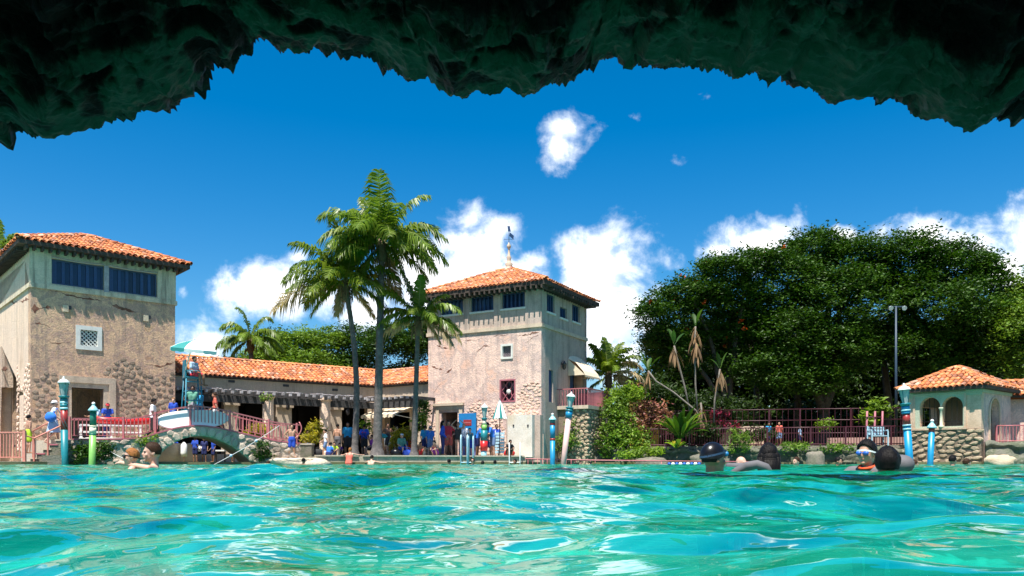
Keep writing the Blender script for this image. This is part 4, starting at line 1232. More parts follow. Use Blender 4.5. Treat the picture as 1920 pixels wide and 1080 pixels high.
def top_z(u):
    for i in range(len(topS) - 1):
        if topS[i][0] <= u <= topS[i + 1][0]:
            f = (u - topS[i][0]) / (topS[i + 1][0] - topS[i][0] + 1e-9); return topS[i][1] * (1 - f) + topS[i + 1][1] * f
    return topS[0][1] if u < topS[0][0] else topS[-1][1]


def in_arch(u, z, grow=.0):
    return any(math.hypot(u - a, z - c) < .36 + grow for a, c in archS) or in_poly(u, z, archS)


stones(BF, wallB, lambda u, z: -.1 < z < top_z(u) - .08 and not in_arch(u, z), (.05, LBr - .05, -.1, 1.6), .32, .19, .06, M['stone_bridge'], 71, True, 0, 6000)
# coping slabs
mb = MB()
def strip(mb, o0, o1, z0, z1, ua=0, ub=99, mi=0):
    pts = [p for p in topS if ua <= p[0] <= ub]
    for i in range(len(pts) - 1):
        a, c = pts[i], pts[i + 1]
        v = [BF.at(a[0], a[1] + z0, o0), BF.at(c[0], c[1] + z0, o0), BF.at(c[0], c[1] + z1, o0), BF.at(a[0], a[1] + z1, o0), BF.at(a[0], a[1] + z0, o1), BF.at(c[0], c[1] + z0, o1), BF.at(c[0], c[1] + z1, o1), BF.at(a[0], a[1] + z1, o1)]
        mb.add(v, [(0, 1, 2, 3), (7, 6, 5, 4), (0, 4, 5, 1), (3, 2, 6, 7), (0, 3, 7, 4), (1, 5, 6, 2)], mi)
strip(mb, -.25, .035, .004, .06); mb.build('coping', M['solid_pink'], brg)
RH = .80
mb = MB(); strip(mb, -.13, -.08, RH - .03, RH + .02); rail = mb.build('railing', M['rail_pink'], brg)
for ua_, ub_ in ((0, BF.pz(290, 810)[0]), (BF.pz(440, 800)[0], 99)):
    mb = MB(); strip(mb, -.125, -.085, .16, .19, ua_, ub_); mb.build('bottom_rail', M['rail_pink'], rail)
balm = MB().box((0, 0, .29), .028, .028, .60).mesh('baluster', M['rail_pink'])
u = .1; ub0, ub1 = BF.pz(296, 800)[0], BF.pz(352, 790)[0]
while u < LBr - .05:
    if not (ub0 < u < ub1): put('baluster', balm, Matrix.Translation(BF.at(u, top_z(u) + .19, -.105)), rail)
    u += .135
postm = MB().box((0, 0, .42), .07, .07, .84).mesh('rail_post', M['rail_pink'])
for px in (131, 232, 292, 358, 432, 505, 558): u = BF.pz(px, 800)[0]; put('rail_post', postm, Matrix.Translation(BF.at(u, top_z(u) + .03, -.105)), rail)
mb = MB(); strip(mb, -BWD + .08, -BWD + .13, RH + .02, RH + .07); strip(mb, -BWD + .085, -BWD + .125, .2, .23, BF.pz(380, 800)[0])
u = BF.pz(385, 800)[0]
while u < LBr: mb.box(BF.at(u, top_z(u) + .42, -BWD + .105), .028, .028, .78); u += .27
mb.build('rear_railing', M['rail_pink'], brg)
# the newel with the looped scroll at the bridge end
mb = MB(); mb.tube([BF.at(LBr - .08, .9, .1) + Vector((.1 * math.sin(a * 1.2), 0, .9 - a * .2)) for a in np.linspace(0, 5, 14)], .025, 6); mb.build('scroll', M['rail_pink'], brg)

# terrace in front of the first tower, steps, landing
ter = [G(112, 29.75, 0), B_0 + bd * .0, BF.at(BF.pz(300, 815)[0], 0, -.02), BF.at(BF.pz(300, 815)[0], 0, -BWD), Vector((-14.6, 36.2, 0)), Vector((-15.2, 35.2, 0)), Vector((-18.95, 31.9, 0)), Vector((-19.6, 32.0, 0))]
mb = MB(); n = len(ter)
ter2 = [Vector((p.x, p.y, 0)) for p in [G(108, 29.9, 0), BF.at(.0, 0, -.3), BF.at(BF.pz(296, 815)[0], 0, -.3), BF.at(BF.pz(296, 815)[0], 0, -BWD - .2), Vector((-14.2, 36.4, 0)), Vector((-15.0, 35.4, 0)), Vector((-19.2, 31.7, 0))]]
n = len(ter2)
mb.add([(p.x, p.y, -.6) for p in ter2] + [(p.x, p.y, .935) for p in ter2], [tuple(range(n, 2 * n))] + [(i, (i + 1) % n, n + (i + 1) % n, n + i) for i in range(n)])
mb.build('terrace', M['deck'], kind='structure')
stp = thing('stone_steps', 'short flight of stone steps climbing from the waterside landing to the terrace', 'steps', G(85, 29.6, .1))
for k in range(5):
    x0 = G(60 + k * 12, 29.4, 0).x; x1 = G(116, 29.4, 0).x
    mb = MB(); mb.obox((x0, 29.3 + .0, .1 + k * .165), (x1 - x0 + k * .003, 0, 0), (0, 1.5, 0), (0, 0, .164)); mb.obox((x0 - .03, 29.27, .1 + k * .165 + .124), (.34, 0, 0), (0, 1.53, 0), (0, 0, .045), 1)
    mb.build('step', [M['stone_moss'], M['solid_pink'] if k % 2 else M['plaster_wall']], stp)
mb = MB(); a, b2 = G(-700, 27.6, 0), G(58, 28.5, 0)
mb.add([(a.x, a.y, -.5), (b2.x, b2.y, -.5), (b2.x, b2.y + 3, -.5), (a.x, a.y + 3, -.5), (a.x, a.y, .13), (b2.x, b2.y, .13), (b2.x, b2.y + 3, .14), (a.x, a.y + 3, .14)], [(4, 5, 6, 7), (0, 1, 5, 4), (1, 2, 6, 5)])
mb.build('landing', M['stone_moss'], kind='structure')
mb = MB(); a, b2 = G(62, 28.9, 0), G(100, 29.1, 0); mb.obox((a.x + .3, a.y, -.4), (b2.x - a.x, .2, 0), (0, .5, 0), (0, 0, .75)); tag(mb.build('planter_block', M['stone_moss']), 'mossy grey stone block at the foot of the steps', 'stone block')
# waterside railing on the left
lr = thing('iron_railing', 'salmon pink railing of close upright bars at the left water edge, below the slit window', 'railing', G(10, 28.5, .13))
RLF = Face(G(-120, 28.3, 0).xy, G(46, 28.6, 0) - G(-120, 28.3, 0), Vector((0.05, -1, 0)))
LRl = (G(46, 28.6, 0) - G(-120, 28.3, 0)).length
mb = MB(); RLF.box(mb, 0, LRl, 1.13, 1.18, -.03, .03); RLF.box(mb, 0, LRl, .26, .30, -.02, .02); mb.build('rail', M['rail_orange'], lr)
bmm = MB().box((0, 0, 0), .03, .03, .86).mesh('baluster', M['rail_orange'])
k = 0
while k * .105 < LRl: put('baluster', bmm, Matrix.Translation(RLF.at(k * .105 + .03, .71, 0)), lr); k += 1
pm = MB().box((0, 0, .55), .09, .09, 1.1).mesh('post', M['rail_orange'])
for u in (0.02, LRl / 2, LRl): put('post', pm, Matrix.Translation(RLF.at(u, .13, 0)), lr)
hr = thing('handrail', 'sloping salmon pink handrail beside the stone steps', 'handrail', G(62, 29.2, .2))
mb = MB(); mb.tube([W(46, 816, 28.7), W(64, 822, 29.25), W(117, 797, 29.3)], .03, 6); mb.tube([W(60, 809, 30.8), W(92, 792, 30.9), W(117, 785, 30.9)], .03, 6); mb.build('rail', M['rail_orange'], hr)
mb = MB()
for px, py in ((64, 822), (90, 810), (116, 797)): p = W(px, py, 29.27); mb.obox((p.x - .025, p.y - .025, .1), (.05, 0, 0), (0, .05, 0), (0, 0, p.z - .1))
for px, py in ((62, 808), (116, 785)): p = W(px, py, 30.85); mb.obox((p.x - .025, p.y - .025, .1), (.05, 0, 0), (0, .05, 0), (0, 0, p.z - .1))
mb.build('post', M['rail_orange'], hr)

# ------------------------------------------------------------------ pool decks on the right
dk = [G(592, 34.9, 0), G(680, 35.7, 0), G(986, 37.7, 0), G(1000, 39.6, 0), G(960, 42, 0), G(806, 43.0, 0), G(705, 44.2, 0), G(600, 40.5, 0), G(560, 37.5, 0)]
mb = MB(); n = len(dk)
mb.add([(p.x, p.y, -1.6) for p in dk] + [(p.x, p.y, .36) for p in dk], [tuple(range(n, 2 * n))] + [(i, (i + 1) % n, n + (i + 1) % n, n + i) for i in range(n)])
mb.build('pool_deck', M['deck_wall'], kind='structure')
mb = MB()
for i in range(2):
    a, c = dk[i], dk[i + 1]; d_ = (c - a).normalized(); q_ = Vector((-d_.y, d_.x, 0)); L_ = (c - a).length; k = 0
    while k * .62 < L_ - .3:
        mb.obox(a + d_ * (k * .62) - q_ * .06 + Vector((0, 0, .364)), d_ * .6, q_ * .45, Vector((0, 0, .06))); k += 1
mb.build('deck_coping', M['deck'], kind='structure')
mb = MB(); a, c = G(1012, 37.9, .24), G(1420, 37.2, .10)
lowr = thing('low_rail', 'low pink rail just above the water in front of the rocky shore', 'rail', G(1100, 37.8, 0))
mb.tube([G(985, 37.5, .27), G(1012, 37.9, .25), G(1120, 37.6, .2), G(1420, 36.6, .12)], .035, 6); mb.build('rail', M['rail_pink'], lowr)
mb = MB()
for k in range(15): p = G(990 + k * 9, 37.7, -.3); mb.tube([p, p + Vector((0, 0, .56 - k * .004))], .014, 4)
for px in (1240, 1330, 1410): p = G(px, 37.1, -.3); mb.tube([p, p + Vector((0, 0, .44))], .02, 4)
mb.build('post', M['rail_pink'], lowr)


def boulder(px, py0, py1, wpx, d, seed, label, mtl='rock_pale', depth=None, flat=1.0, name='boulder', cat='rock'):
    r_ = wpx / 2 / F * d; zb_ = CH + (HY - py1) / F * d; zt_ = CH + (HY - py0) / F * d
    c = G(px, d, (zb_ + zt_) / 2)
    mb = MB(); mb.ell((0, 0, 0), 1, 1, 1, 20, 14)
    for i, v in enumerate(mb.v):
        v = Vector(v); o_ = Vector((seed * 3.1, seed, 2))
        k = 1 + .22 * mnoise.noise(v * 1.4 + o_) + .12 * mnoise.noise(v * 3.5 + o_) + .05 * mnoise.noise(v * 8 + o_)
        v = Vector((math.copysign(abs(v.x) ** .8, v.x), math.copysign(abs(v.y) ** .8, v.y), math.copysign(abs(v.z) ** .7, v.z))) * k
        mb.v[i] = (c.x + v.x * r_, c.y + v.y * (depth or r_ * .9), c.z + v.z * (zt_ - zb_) / 2)
    return tag(mb.build(name, M[mtl]), label, cat, 'rocks along the shore')


boulder(545, 857, 880, 130, 34.0, 1, 'broad pale flat rock where the boy in blue trunks stands', depth=1.1)
boulder(505, 862, 880, 60, 33.6, 2, 'small pale rock at the bridge foot beside the flat rock')
boulder(585, 862, 882, 50, 34.3, 3, 'small pale rock between the flat rock and the deck')
boulder(1873, 853, 880, 52, 34.4, 4, 'rounded tan boulder in the water beside the small pavilion', 'stone_tan')
boulder(1325, 850, 880, 60, 38.6, 5, 'grey boulder at the waterline behind the blue and white lane floats', 'coral_rock')
boulder(1528, 846, 882, 34, 36.8, 6, 'pitted boulder under the rocky bank, left of the blue chair', 'stone_moss')
boulder(1222, 858, 880, 60, 38.9, 7, 'low mossy rock at the waterline under the big leaved plant', 'stone_moss')
boulder(1662, 850, 880, 60, 36.2, 8, 'mossy boulder at the foot of the bank below the blue chair', 'coral_rock')

# rocky bank on the right
def bank(name, pts, z_top, label, seed, mtl='coral_rock', thick=1.6):
    P_ = []
    for i in range(len(pts) - 1):
        n_ = max(2, int((pts[i + 1] - pts[i]).length / .16))
        for k in range(n_): P_.append(pts[i].lerp(pts[i + 1], k / n_))
    P_.append(pts[-1]); rows = 20; mb = MB(); vs = []
    for i, p in enumerate(P_):
        t_ = (P_[min(i + 1, len(P_) - 1)] - P_[max(i - 1, 0)]).normalized(); nn = Vector((t_.y, -t_.x, 0))
        for j in range(rows + 6):
            if j <= rows: q_ = Vector((p.x, p.y, -.4 + (z_top + .4) * j / rows)); lean = -.25 * (j / rows) ** 3
            else: q_ = Vector((p.x, p.y, z_top)) ; lean = -.25 - thick * (j - rows) / 5
            w_ = mnoise.noise(q_ * 1.1 + Vector((seed, 0, 0))) * .30 + mnoise.noise(q_ * 2.9) * .17 + mnoise.noise(q_ * 7) * .06
            ov_ = .14 if rows - 4 < j <= rows else 0
            q_ = q_ + nn * (w_ + lean + ov_) + Vector((0, 0, (mnoise.noise(q_ * 2.2 + Vector((5, 5, seed))) * .16 if j > rows // 2 else 0)))
            vs.append(q_)
    R_n = rows + 6
    mb.add(vs, [(i * R_n + j, (i + 1) * R_n + j, (i + 1) * R_n + j + 1, i * R_n + j + 1) for i in range(len(P_) - 1) for j in range(R_n - 1)], 0, True)
    return tag(mb.build(name, M[mtl]), label, 'rock wall')


bank('rock_bank', [G(1098, 41.6, 0), G(1180, 40.7, 0), G(1300, 39.9, 0), G(1450, 38.9, 0), G(1600, 37.9, 0), G(1708, 36.8, 0)], .80, 'mossy pitted coral rock bank along the water below the maroon railing', 3)
bank('rock_ledge', [G(1848, 35.0, 0), G(1900, 34.6, 0), G(2100, 34.0, 0)], .98, 'undercut rock ledge at the right edge beside the pavilion', 9)
tp = [G(1096, 41.9, 0), G(1180, 41.1, 0), G(1300, 40.3, 0), G(1450, 39.3, 0), G(1600, 38.3, 0), G(1712, 37.3, 0)]
mb = MB()
for i in range(5):
    a, c = tp[i], tp[i + 1]; mb.add([(a.x, a.y, .78), (c.x, c.y, .78), (c.x * 1.6, 70, 1.3), (a.x * 1.6, 70, 1.3)], [(0, 1, 2, 3)])
mb.build('park_lawn', M['ground'], kind='structure')
mb = MB()
for i in range(1, 5):
    a, c = tp[i] + Vector((0, .75, 0)), tp[i + 1] + Vector((0, .75, 0)); d_ = c - a; mb.obox((a.x, a.y, .76), d_, (0, .35, 0), (0, 0, .16))
tag(mb.build('bank_kerb', M['stone_moss']), 'mossy stone kerb under the maroon railing on top of the bank', 'kerb')


def fence(name, pts, z0, h, gap, mtl, label, post_every=2.0, bal=.018, extra=None, group=None):
    f = thing(name, label, 'railing', (pts[0].x, pts[0].y, z0), group)
    rl = MB(); bl = MB(); po = MB()
    for i in range(len(pts) - 1):
        a, c = pts[i], pts[i + 1]; d_ = (c - a); L_ = d_.length; d_.normalize()
        for zz in (z0 + .1, z0 + h) + tuple(extra or ()): rl.tube([Vector((a.x, a.y, zz)), Vector((c.x, c.y, zz))], .025, 5)
        k = 0
        while k * gap < L_: p = a + d_ * (k * gap); bl.tube([(p.x, p.y, z0), (p.x, p.y, z0 + h)], bal, 4, cap=False); k += 1
        k = 0
        while k * post_every < L_ + .01: p = a + d_ * (k * post_every); po.box((p.x, p.y, z0 + h / 2), .07, .07, h + .06); k += 1
    rl.build('rail', M[mtl], f); bl.build('baluster_row', M[mtl], f, kind='stuff'); po.build('post', M[mtl], f)
    return f


up = Vector((0, .9, 0))
fence('iron_fence', [tp[1] + up, tp[2] + up, tp[3] + up, tp[4] + up, tp[5] + up], .90, .92, .125, 'rail_maroon', 'long maroon iron railing on top of the rocky bank under the trees')
fence('tall_fence', [G(1190, 46, 0), G(1350, 45, 0), G(1500, 44, 0), G(1700, 43, 0)], 1.0, 2.0, .30, 'rail_maroon', 'taller wire fence of maroon posts standing back under the trees', 2.6, .012, (1.7, 2.4))
mb = MB(); a, c = G(1555, 42.0, 1.0), G(1698, 40.6, 1.0); mb.obox(a, c - a, (0, .4, 0), (0, 0, .38)); tag(mb.build('low_wall', M['wall_dusty']), 'low pale pink wall behind the railing, left of the pavilion', 'wall')
mb = MB(); a, c = G(1392, 42.5, 1.0), G(1432, 42.2, 1.0); mb.obox(a, c - a, (0, .5, 0), (0, 0, 1.0)); tag(mb.build('gate_pier', M['plaster_kiosk']), 'stub of tan plaster wall behind the maroon railing', 'wall')

# ------------------------------------------------------------------ small pavilion
KP = Vector((20.26, 35.0)); Kd = Vector((-.651, .759)); Kn = Vector((-.759, -.651))
KF = Face(KP, Kd, Kn); KS = Face(KP, -Kn, -Kd)
KW, KL = 3.15, 3.53
kio = thing('pavilion', 'small plaster pavilion with twin arches, rubble stone base and orange tiled hip roof', 'pavilion', (KP.x, KP.y, 0))
ZK = 3.28; ZB = 1.58


def arch_hole(face, x0, x1, ytop, ybot, n=10):
    u0, u1 = sorted((face.pz(x0, 770)[0], face.pz(x1, 770)[0])); xm = (x0 + x1) / 2
    zt_, zb_ = face.pz(xm, ytop)[1], face.pz(xm, ybot)[1]; r_ = (u1 - u0) / 2; c = (u0 + u1) / 2
    return [(u0, zb_), (u1, zb_)] + [(c + r_ * math.cos(PI * k / n), zt_ - r_ + r_ * math.sin(PI * k / n)) for k in range(n + 1)]


h1, h2 = arch_hole(KF, 1725, 1763.5, 745, 799.5), arch_hole(KF, 1767, 1806, 743.5, 799)
mb = MB(); KF.wall(mb, R4(0, KW, ZB, ZK), [h1, h2], .3); kw = mb.build('wall', M['plaster_kiosk'], kio)
mb = MB(); KF.box(mb, .0, KW, -1, ZB - .002, -.3, .02); kb = mb.build('stone_base', M['mortar_dark'], kio)
h3 = arch_hole(KS, 1856, 1873, 747, 832)
mb = MB(); KS.wall(mb, R4(.3, KL, .9, ZK), [h3], .3); KS.box(mb, .3, KL, -1, .897, -.3, .0); mb.build('side_wall', M['plaster_pink'], kio)
KB = Face(KP - Kn * KL, Kd, -Kn); KR = Face(KP + Kd * KW, -Kn, Kd)
ub0 = KR.pz(1746, 770)[0]
mb = MB(); KB.wall(mb, R4(.3, KW, -1, ZK), [R4(.7, 1.5, 1.4, 2.6)], .3); KR.wall(mb, R4(.3, KL - .3, -1, ZK), [R4(.8, 2.6, 1.3, 2.7)], .3); KF.box(mb, .31, KW - .31, .8, .9, -KL + .31, -.31)
mb.build('back_wall', M['plaster_kiosk'], kio)
# the greenish recessed surround and cornice
p0, p1 = KF.pz(1716.5, 770)[0], KF.pz(1808, 770)[0]; pu0, pu1 = min(p0, p1), max(p0, p1); zt_ = KF.pz(1762, 737)[1]
big = R4(pu0, pu1, ZB + .06, zt_)
mb = MB(); KF.wall(mb, big, [[(a, c) for a, c in h1], [(a, c) for a, c in h2]], .03, .033); mb.build('arch_panel', M['plaster_green'], kio)
mb = MB(); KF.box(mb, pu0 - .09, pu1 + .09, zt_ + .003, zt_ + .08, .0, .07); KF.box(mb, pu0 - .09, pu0 - .003, ZB + .06, zt_, 0, .06); KF.box(mb, pu1 + .003, pu1 + .09, ZB + .06, zt_, 0, .06); KF.box(mb, pu0 - .12, pu1 + .12, ZB - .02, ZB + .057, .022, .10)
mb.build('moulding', M['plaster_kiosk'], kio)
uc = (h1[1][0] + h2[0][0]) / 2 if h1[0][0] < h2[0][0] else (h2[1][0] + h1[0][0]) / 2
mb = MB(); mb.lathe(KF.at(uc, ZB + .06, .03), [(.11, 0), (.11, .1), (.06, .13), (.055, .78), (.10, .86), (.10, .92)], 10); mb.build('colonnette', M['plaster_green'], kio)
mb = MB(); KF.box(mb, -.05, KW + .05, ZK - .14, ZK, .0, .07); KF.box(mb, -.03, KW + .03, ZK - .24, ZK - .143, 0, .04); KS.box(mb, .0, KL, ZK - .14, ZK, .003, .07); mb.build('cornice', M['plaster_green'], kio)
for hh in (h1, h2):
    c = sum(p[0] for p in hh[:2]) / 2; w_ = abs(hh[0][0] - hh[1][0]); mb = MB()
    for k in range(4): uu = c - w_ / 2 + w_ * (k + .5) / 4; mb.tube([KF.at(uu, hh[0][1], -.2), KF.at(uu, max(p[1] for p in hh), -.2)], .012, 4)
    mb.tube([KF.at(c - w_ / 2, hh[0][1] + .22, -.2), KF.at(c + w_ / 2, hh[0][1] + .22, -.2)], .014, 4)
    mb.build('window_bars', M['iron'], kio)
stones(KF, kb, lambda u, z: .05 < u < KW - .03 and -.15 < z < ZB - .06, (0, KW, -.2, ZB), .34, .15, .055, M['stone_tan'], 81, True, .02, 5000)
mb = MB(); KS.wall(mb, [(a * 1, c) for a, c in arch_hole(KS, 1853.5, 1875.5, 744, 832)], [h3], .04, .044); mb.build('door_surround', M['plaster_kiosk'], kio)
ovk = .32
eK = [KF.at(-ovk, 3.42, ovk), KF.at(-ovk, 3.42, -KL - ovk), KF.at(KW + ovk, 3.42, -KL - ovk), KF.at(KW + ovk, 3.42, ovk)]
hip_roof(kio, eK, KF.at(KW / 2, 4.48, -KL / 2), True, 91, tw=.235, tl=.34, seen=(3, 0), thick=.13)
# annex with its own lower roof
ann = thing('annex', 'pink plaster wall with low tiled roof continuing right of the pavilion', 'building', G(1900, 37.5, 0))
AN = Face(G(1876, 38.1, 0).xy, G(2150, 36.4, 0) - G(1876, 38.1, 0), Vector((-.3, -1, 0)))
mb = MB(); AN.box(mb, 0, 7, -.5, 3.05, -.3, 0); mb.build('wall', M['plaster_pink'], ann)
ea, eb = AN.at(-.15, 3.2, .45), AN.at(7, 3.2, .45); ra, rb = AN.at(-.15, 3.95, -1.2), AN.at(7, 3.95, -1.2)
mb = MB(); mb.add([ea, eb, rb, ra], [(0, 1, 2, 3)]); bk0, bk1 = AN.at(-.15, 3.2, -3), AN.at(7, 3.2, -3); mb.add([ra, rb, bk1, bk0], [(0, 1, 2, 3)]); mb.add([ea - Vector((0, 0, .1)), eb - Vector((0, 0, .1)), eb, ea], [(0, 1, 2, 3)], 1)
rfa = mb.build('roof', [M['tile_bed'], M['eave_wood']], ann); tiled_plane([ea, eb, rb, ra], rfa, .235, .34, True, 93); ridge_tiles(ra, rb, rfa)
rgt = fence('iron_fence', [G(1868, 36.0, 0), G(1925, 35.6, 0), G(2100, 34.8, 0)], .95, .78, .13, 'rail_pink', 'pink iron railing on the rock ledge in front of the annex')

# ------------------------------------------------------------------ mooring poles and lamp posts
def pole(name, pb, pt, d, r_, bands, label, cat='mooring pole', lantern=None, group='striped mooring poles', zbase=None):
    """pb, pt: photo points of foot and top of the shaft; bands: (photo row of the top of the band, material, radius factor)"""
    a, c = W(*pb, d), W(*pt, d)
    ax = (c - a); Lh = ax.length; ax.normalize()
    root = thing(name, label, cat, (a.x, a.y, a.z if zbase is None else zbase), group)
    lo = -.9 if zbase is None else 0
    h0 = lo
    mats = [];
    for k, (row, mk, rf) in enumerate(bands):
        h1 = (pb[1] - row) / (pb[1] - pt[1]) * Lh
        mb = MB(); mb.lathe(a + ax * h0, [(r_ * rf, 0), (r_ * rf, h1 - h0 - .002)], 14, axis=ax); mb.build('shaft' if k == 0 else 'band', M[mk], root)
        h0 = h1
    top = a + ax * h0
    if lantern == 'lamp':
        mb = MB(); mb.lathe(top, [(r_ * 1.0, 0), (r_ * 1.3, .05), (r_ * 1.6, .1), (r_ * .8, .12)], 12, axis=ax); mb.build('collar', M['teal'], root)
        mb = MB(); mb.lathe(top + ax * .12, [(r_ * .75, 0), (r_ * 1.35, .42), (r_ * 1.35, .44)], 8, axis=ax, sm=False); mb.build('lamp_glass', M['lamp_glass'], root)
        mb = MB()
        x = ax.orthogonal().normalized(); y = ax.cross(x)
        for k in range(4):
            v = x * math.cos(k * PI / 2) + y * math.sin(k * PI / 2); mb.tube([top + ax * .12 + v * r_ * .78, top + ax * .56 + v * r_ * 1.38], .014, 4)
        mb.build('lamp_cage', M['teal'], root)
        mb = MB(); mb.lathe(top + ax * .562, [(r_ * 1.75, 0), (r_ * 1.7, .03), (r_ * 1.35, .09), (r_ * .8, .14), (r_ * .25, .17), (r_ * .38, .21), (r_ * .1, .25)], 12, axis=ax); mb.build('lamp_cap', M['lamp_white'], root)
    elif lantern:
        mb = MB(); mb.lathe(top, [(r_ * 1.6, 0), (r_ * 1.55, .05), (r_ * .9, .14), (r_ * .35, .22)], 12, axis=ax); mb.build('cap', M[lantern], root)
        mb = MB(); mb.ell(top + ax * .27, .06, .06, .06, 10, 8); mb.build('ball', M['white'] if lantern != 'rose_paint' else M['red_paint'], root)
    return root


p = pole('mooring_pole', (121.5, 872), (120, 752), 29.2, .12, [(806, 'teal', 1), (768, 'red_paint', 1.0), (764, 'sky_paint', 1.12), (757, 'teal', 1.1), (753, 'sky_paint', 1.12), (748, 'teal', 1.1)], 'tall teal and dark red mooring pole with a lantern, before the dark doorway', lantern='lamp')
mb = MB(); a_, c_ = W(121.5, 872, 29.2), W(120, 752, 29.2)
for k in range(26):
    f = k / 25; ang = -.8 - f * 2.2; q0 = a_.lerp(c_, .56 + .28 * f); w_ = .122
    mb.v.append((q0.x + w_ * math.cos(ang), q0.y + w_ * math.sin(ang), q0.z)); mb.v.append((q0.x + w_ * math.cos(ang + .9), q0.y + w_ * math.sin(ang + .9), q0.z))
for k in range(25): mb.f.append((2 * k, 2 * k + 1, 2 * k + 3, 2 * k + 2)); mb.m.append(0); mb.s.append(True)
mb.build('spiral_band', M['teal'], p)
pole('mooring_pole', (172.5, 872), (175, 772), 28.9, .112, [(816, 'green_lt', 1), (813, 'green_dk', 1.02), (801, 'cream', 1.03), (798, 'cream', 1.08), (771, 'green_dk', 1)], 'light and dark green mooring pole with a cream band and small pointed cap', lantern='sky_paint')
pole('mooring_pole', (1036, 872), (1036, 792), 37.0, .115, [(826, 'blue_teal', 1.0), (822, 'red_paint', 1.03), (797, 'blue_teal', 1), (793, 'red_paint', 1.04), (788, 'teal', 1.0)], 'slim blue mooring pole with a small pointed cap, left of the leaning pale pole', lantern='sky_paint')
pole('mooring_pole', (1056, 872), (1066, 784), 36.4, .125, [(783, 'rose_paint', 1), (771, 'blue_teal', 1.25), (768, 'teal', 1.4)], 'leaning pale pink mooring pole topped by a lantern, in front of the pinkish tower', lantern='lamp')
pole('mooring_pole', (1706, 872), (1698, 765), 28.2, .125, [(806, 'blue_teal', 1), (803, 'sky_paint', 1.12), (799, 'blue_teal', 1.0), (796, 'sky_paint', 1.12), (776, 'red_paint', 1), (771, 'blue_teal', 1.15), (768, 'sky_paint', 1.25), (762, 'blue_teal', 1.1)], 'leaning blue mooring pole with red band and lantern, left of the pavilion arches', lantern='lamp')
pole('mooring_pole', (1744, 874), (1747, 806), 29.5, .105, [(810, 'blue_teal', 1.0), (803, 'red_paint', .98)], 'short plain blue mooring pole in front of the pavilion stone base', lantern='sky_paint')
pole('lamp_post', (907, 862), (908, 800), 37.6, .10, [(845, 'sky_paint', 1.4), (827, 'red_bright', 1.7), (807, 'teal', 1.6), (797, 'green_lt', 1.25), (788, 'cream', 1.0)], 'deck lamp post banded pale blue, red and teal, left of the folded striped umbrella', 'lamp post', 'lamp', None, .36)

# light mast under the trees
ms = thing('light_mast', 'tall slim dark blue light mast in front of the big trees', 'light pole', G(1680, 43.5, 1.0))
p0, p1 = G(1680, 43.5, 1.0), W(1680, 574, 43.5)
mb = MB(); mb.tube([p0, p1], [.085, .05], 10); mb.build('mast', M['pole_navy'], ms)
mb = MB(); mb.obox(p1 + Vector((-.4, -.03, -.06)), (.8, 0, 0), (0, .06, 0), (0, 0, .06)); mb.build('cross_arm', M['pole_navy'], ms)
for s_ in (-.36, .36):
    mb = MB(); mb.lathe(p1 + Vector((s_, -.05, -.08)), [(.05, 0), (.13, .16), (.13, .18)], 8, axis=(0, -.9, -.4)); mb.build('floodlight', M['steel'], ms)

# ------------------------------------------------------------------ lifeguard stand on the bridge
DB = 31.6
uC = BF.pz(369, 790)[0]; zB = top_z(uC) + .005
lg = thing('lifeguard_chair', 'high teal lifeguard chair with ladder legs standing on the crown of the bridge', 'lifeguard chair', BF.at(uC, zB, -1.0))
def CH_(x, y, z): return BF.at(uC + x, z, -1.0 - y)
zs = W(0, 703, DB).z
mb = MB()
for sx in (-1, 1):
    for sy in (-1, 1): mb.tube([CH_(sx * .36, sy * .5, zB), CH_(sx * .27, sy * .28, zs)], .032, 6)
mb.build('leg', M['chair_blue'], lg)
mb = MB()
for k in range(5): z = zB + .3 + k * .38; f = (z - zB) / (zs - zB); mb.tube([CH_(-.36 + .09 * f, -.5 + .22 * f, z), CH_(.36 - .09 * f, -.5 + .22 * f, z)], .025, 5)
for sx in (-1, 1):
    for k in (1, 3): z = zB + .3 + k * .38; f = (z - zB) / (zs - zB); mb.tube([CH_(sx * (.36 - .09 * f), -.5 + .22 * f, z), CH_(sx * (.36 - .09 * f), .5 - .22 * f, z)], .022, 5)
mb.build('rung', M['chair_blue'], lg)
mb = MB(); mb.obox(CH_(-.32, -.32, zs), CH_(.32, -.32, zs) - CH_(-.32, -.32, zs), CH_(-.32, .32, zs) - CH_(-.32, -.32, zs), (0, 0, .05)); mb.build('seat', M['chair_blue'], lg)
mb = MB(); q0 = CH_(-.32, -.30, zs + .05); mb.obox(q0, CH_(-.27, -.30, zs) - CH_(-.32, -.30, zs), CH_(-.32, .30, zs) - CH_(-.32, -.30, zs), (0, 0, .66)); mb.build('backrest', M['chair_blue'], lg)
mb = MB()
for sy in (-.3, .3): mb.tube([CH_(-.3, sy, zs + .28), CH_(.26, sy, zs + .28), CH_(.26, sy, zs + .05)], .025, 5)
mb.build('armrest', M['chair_blue'], lg)


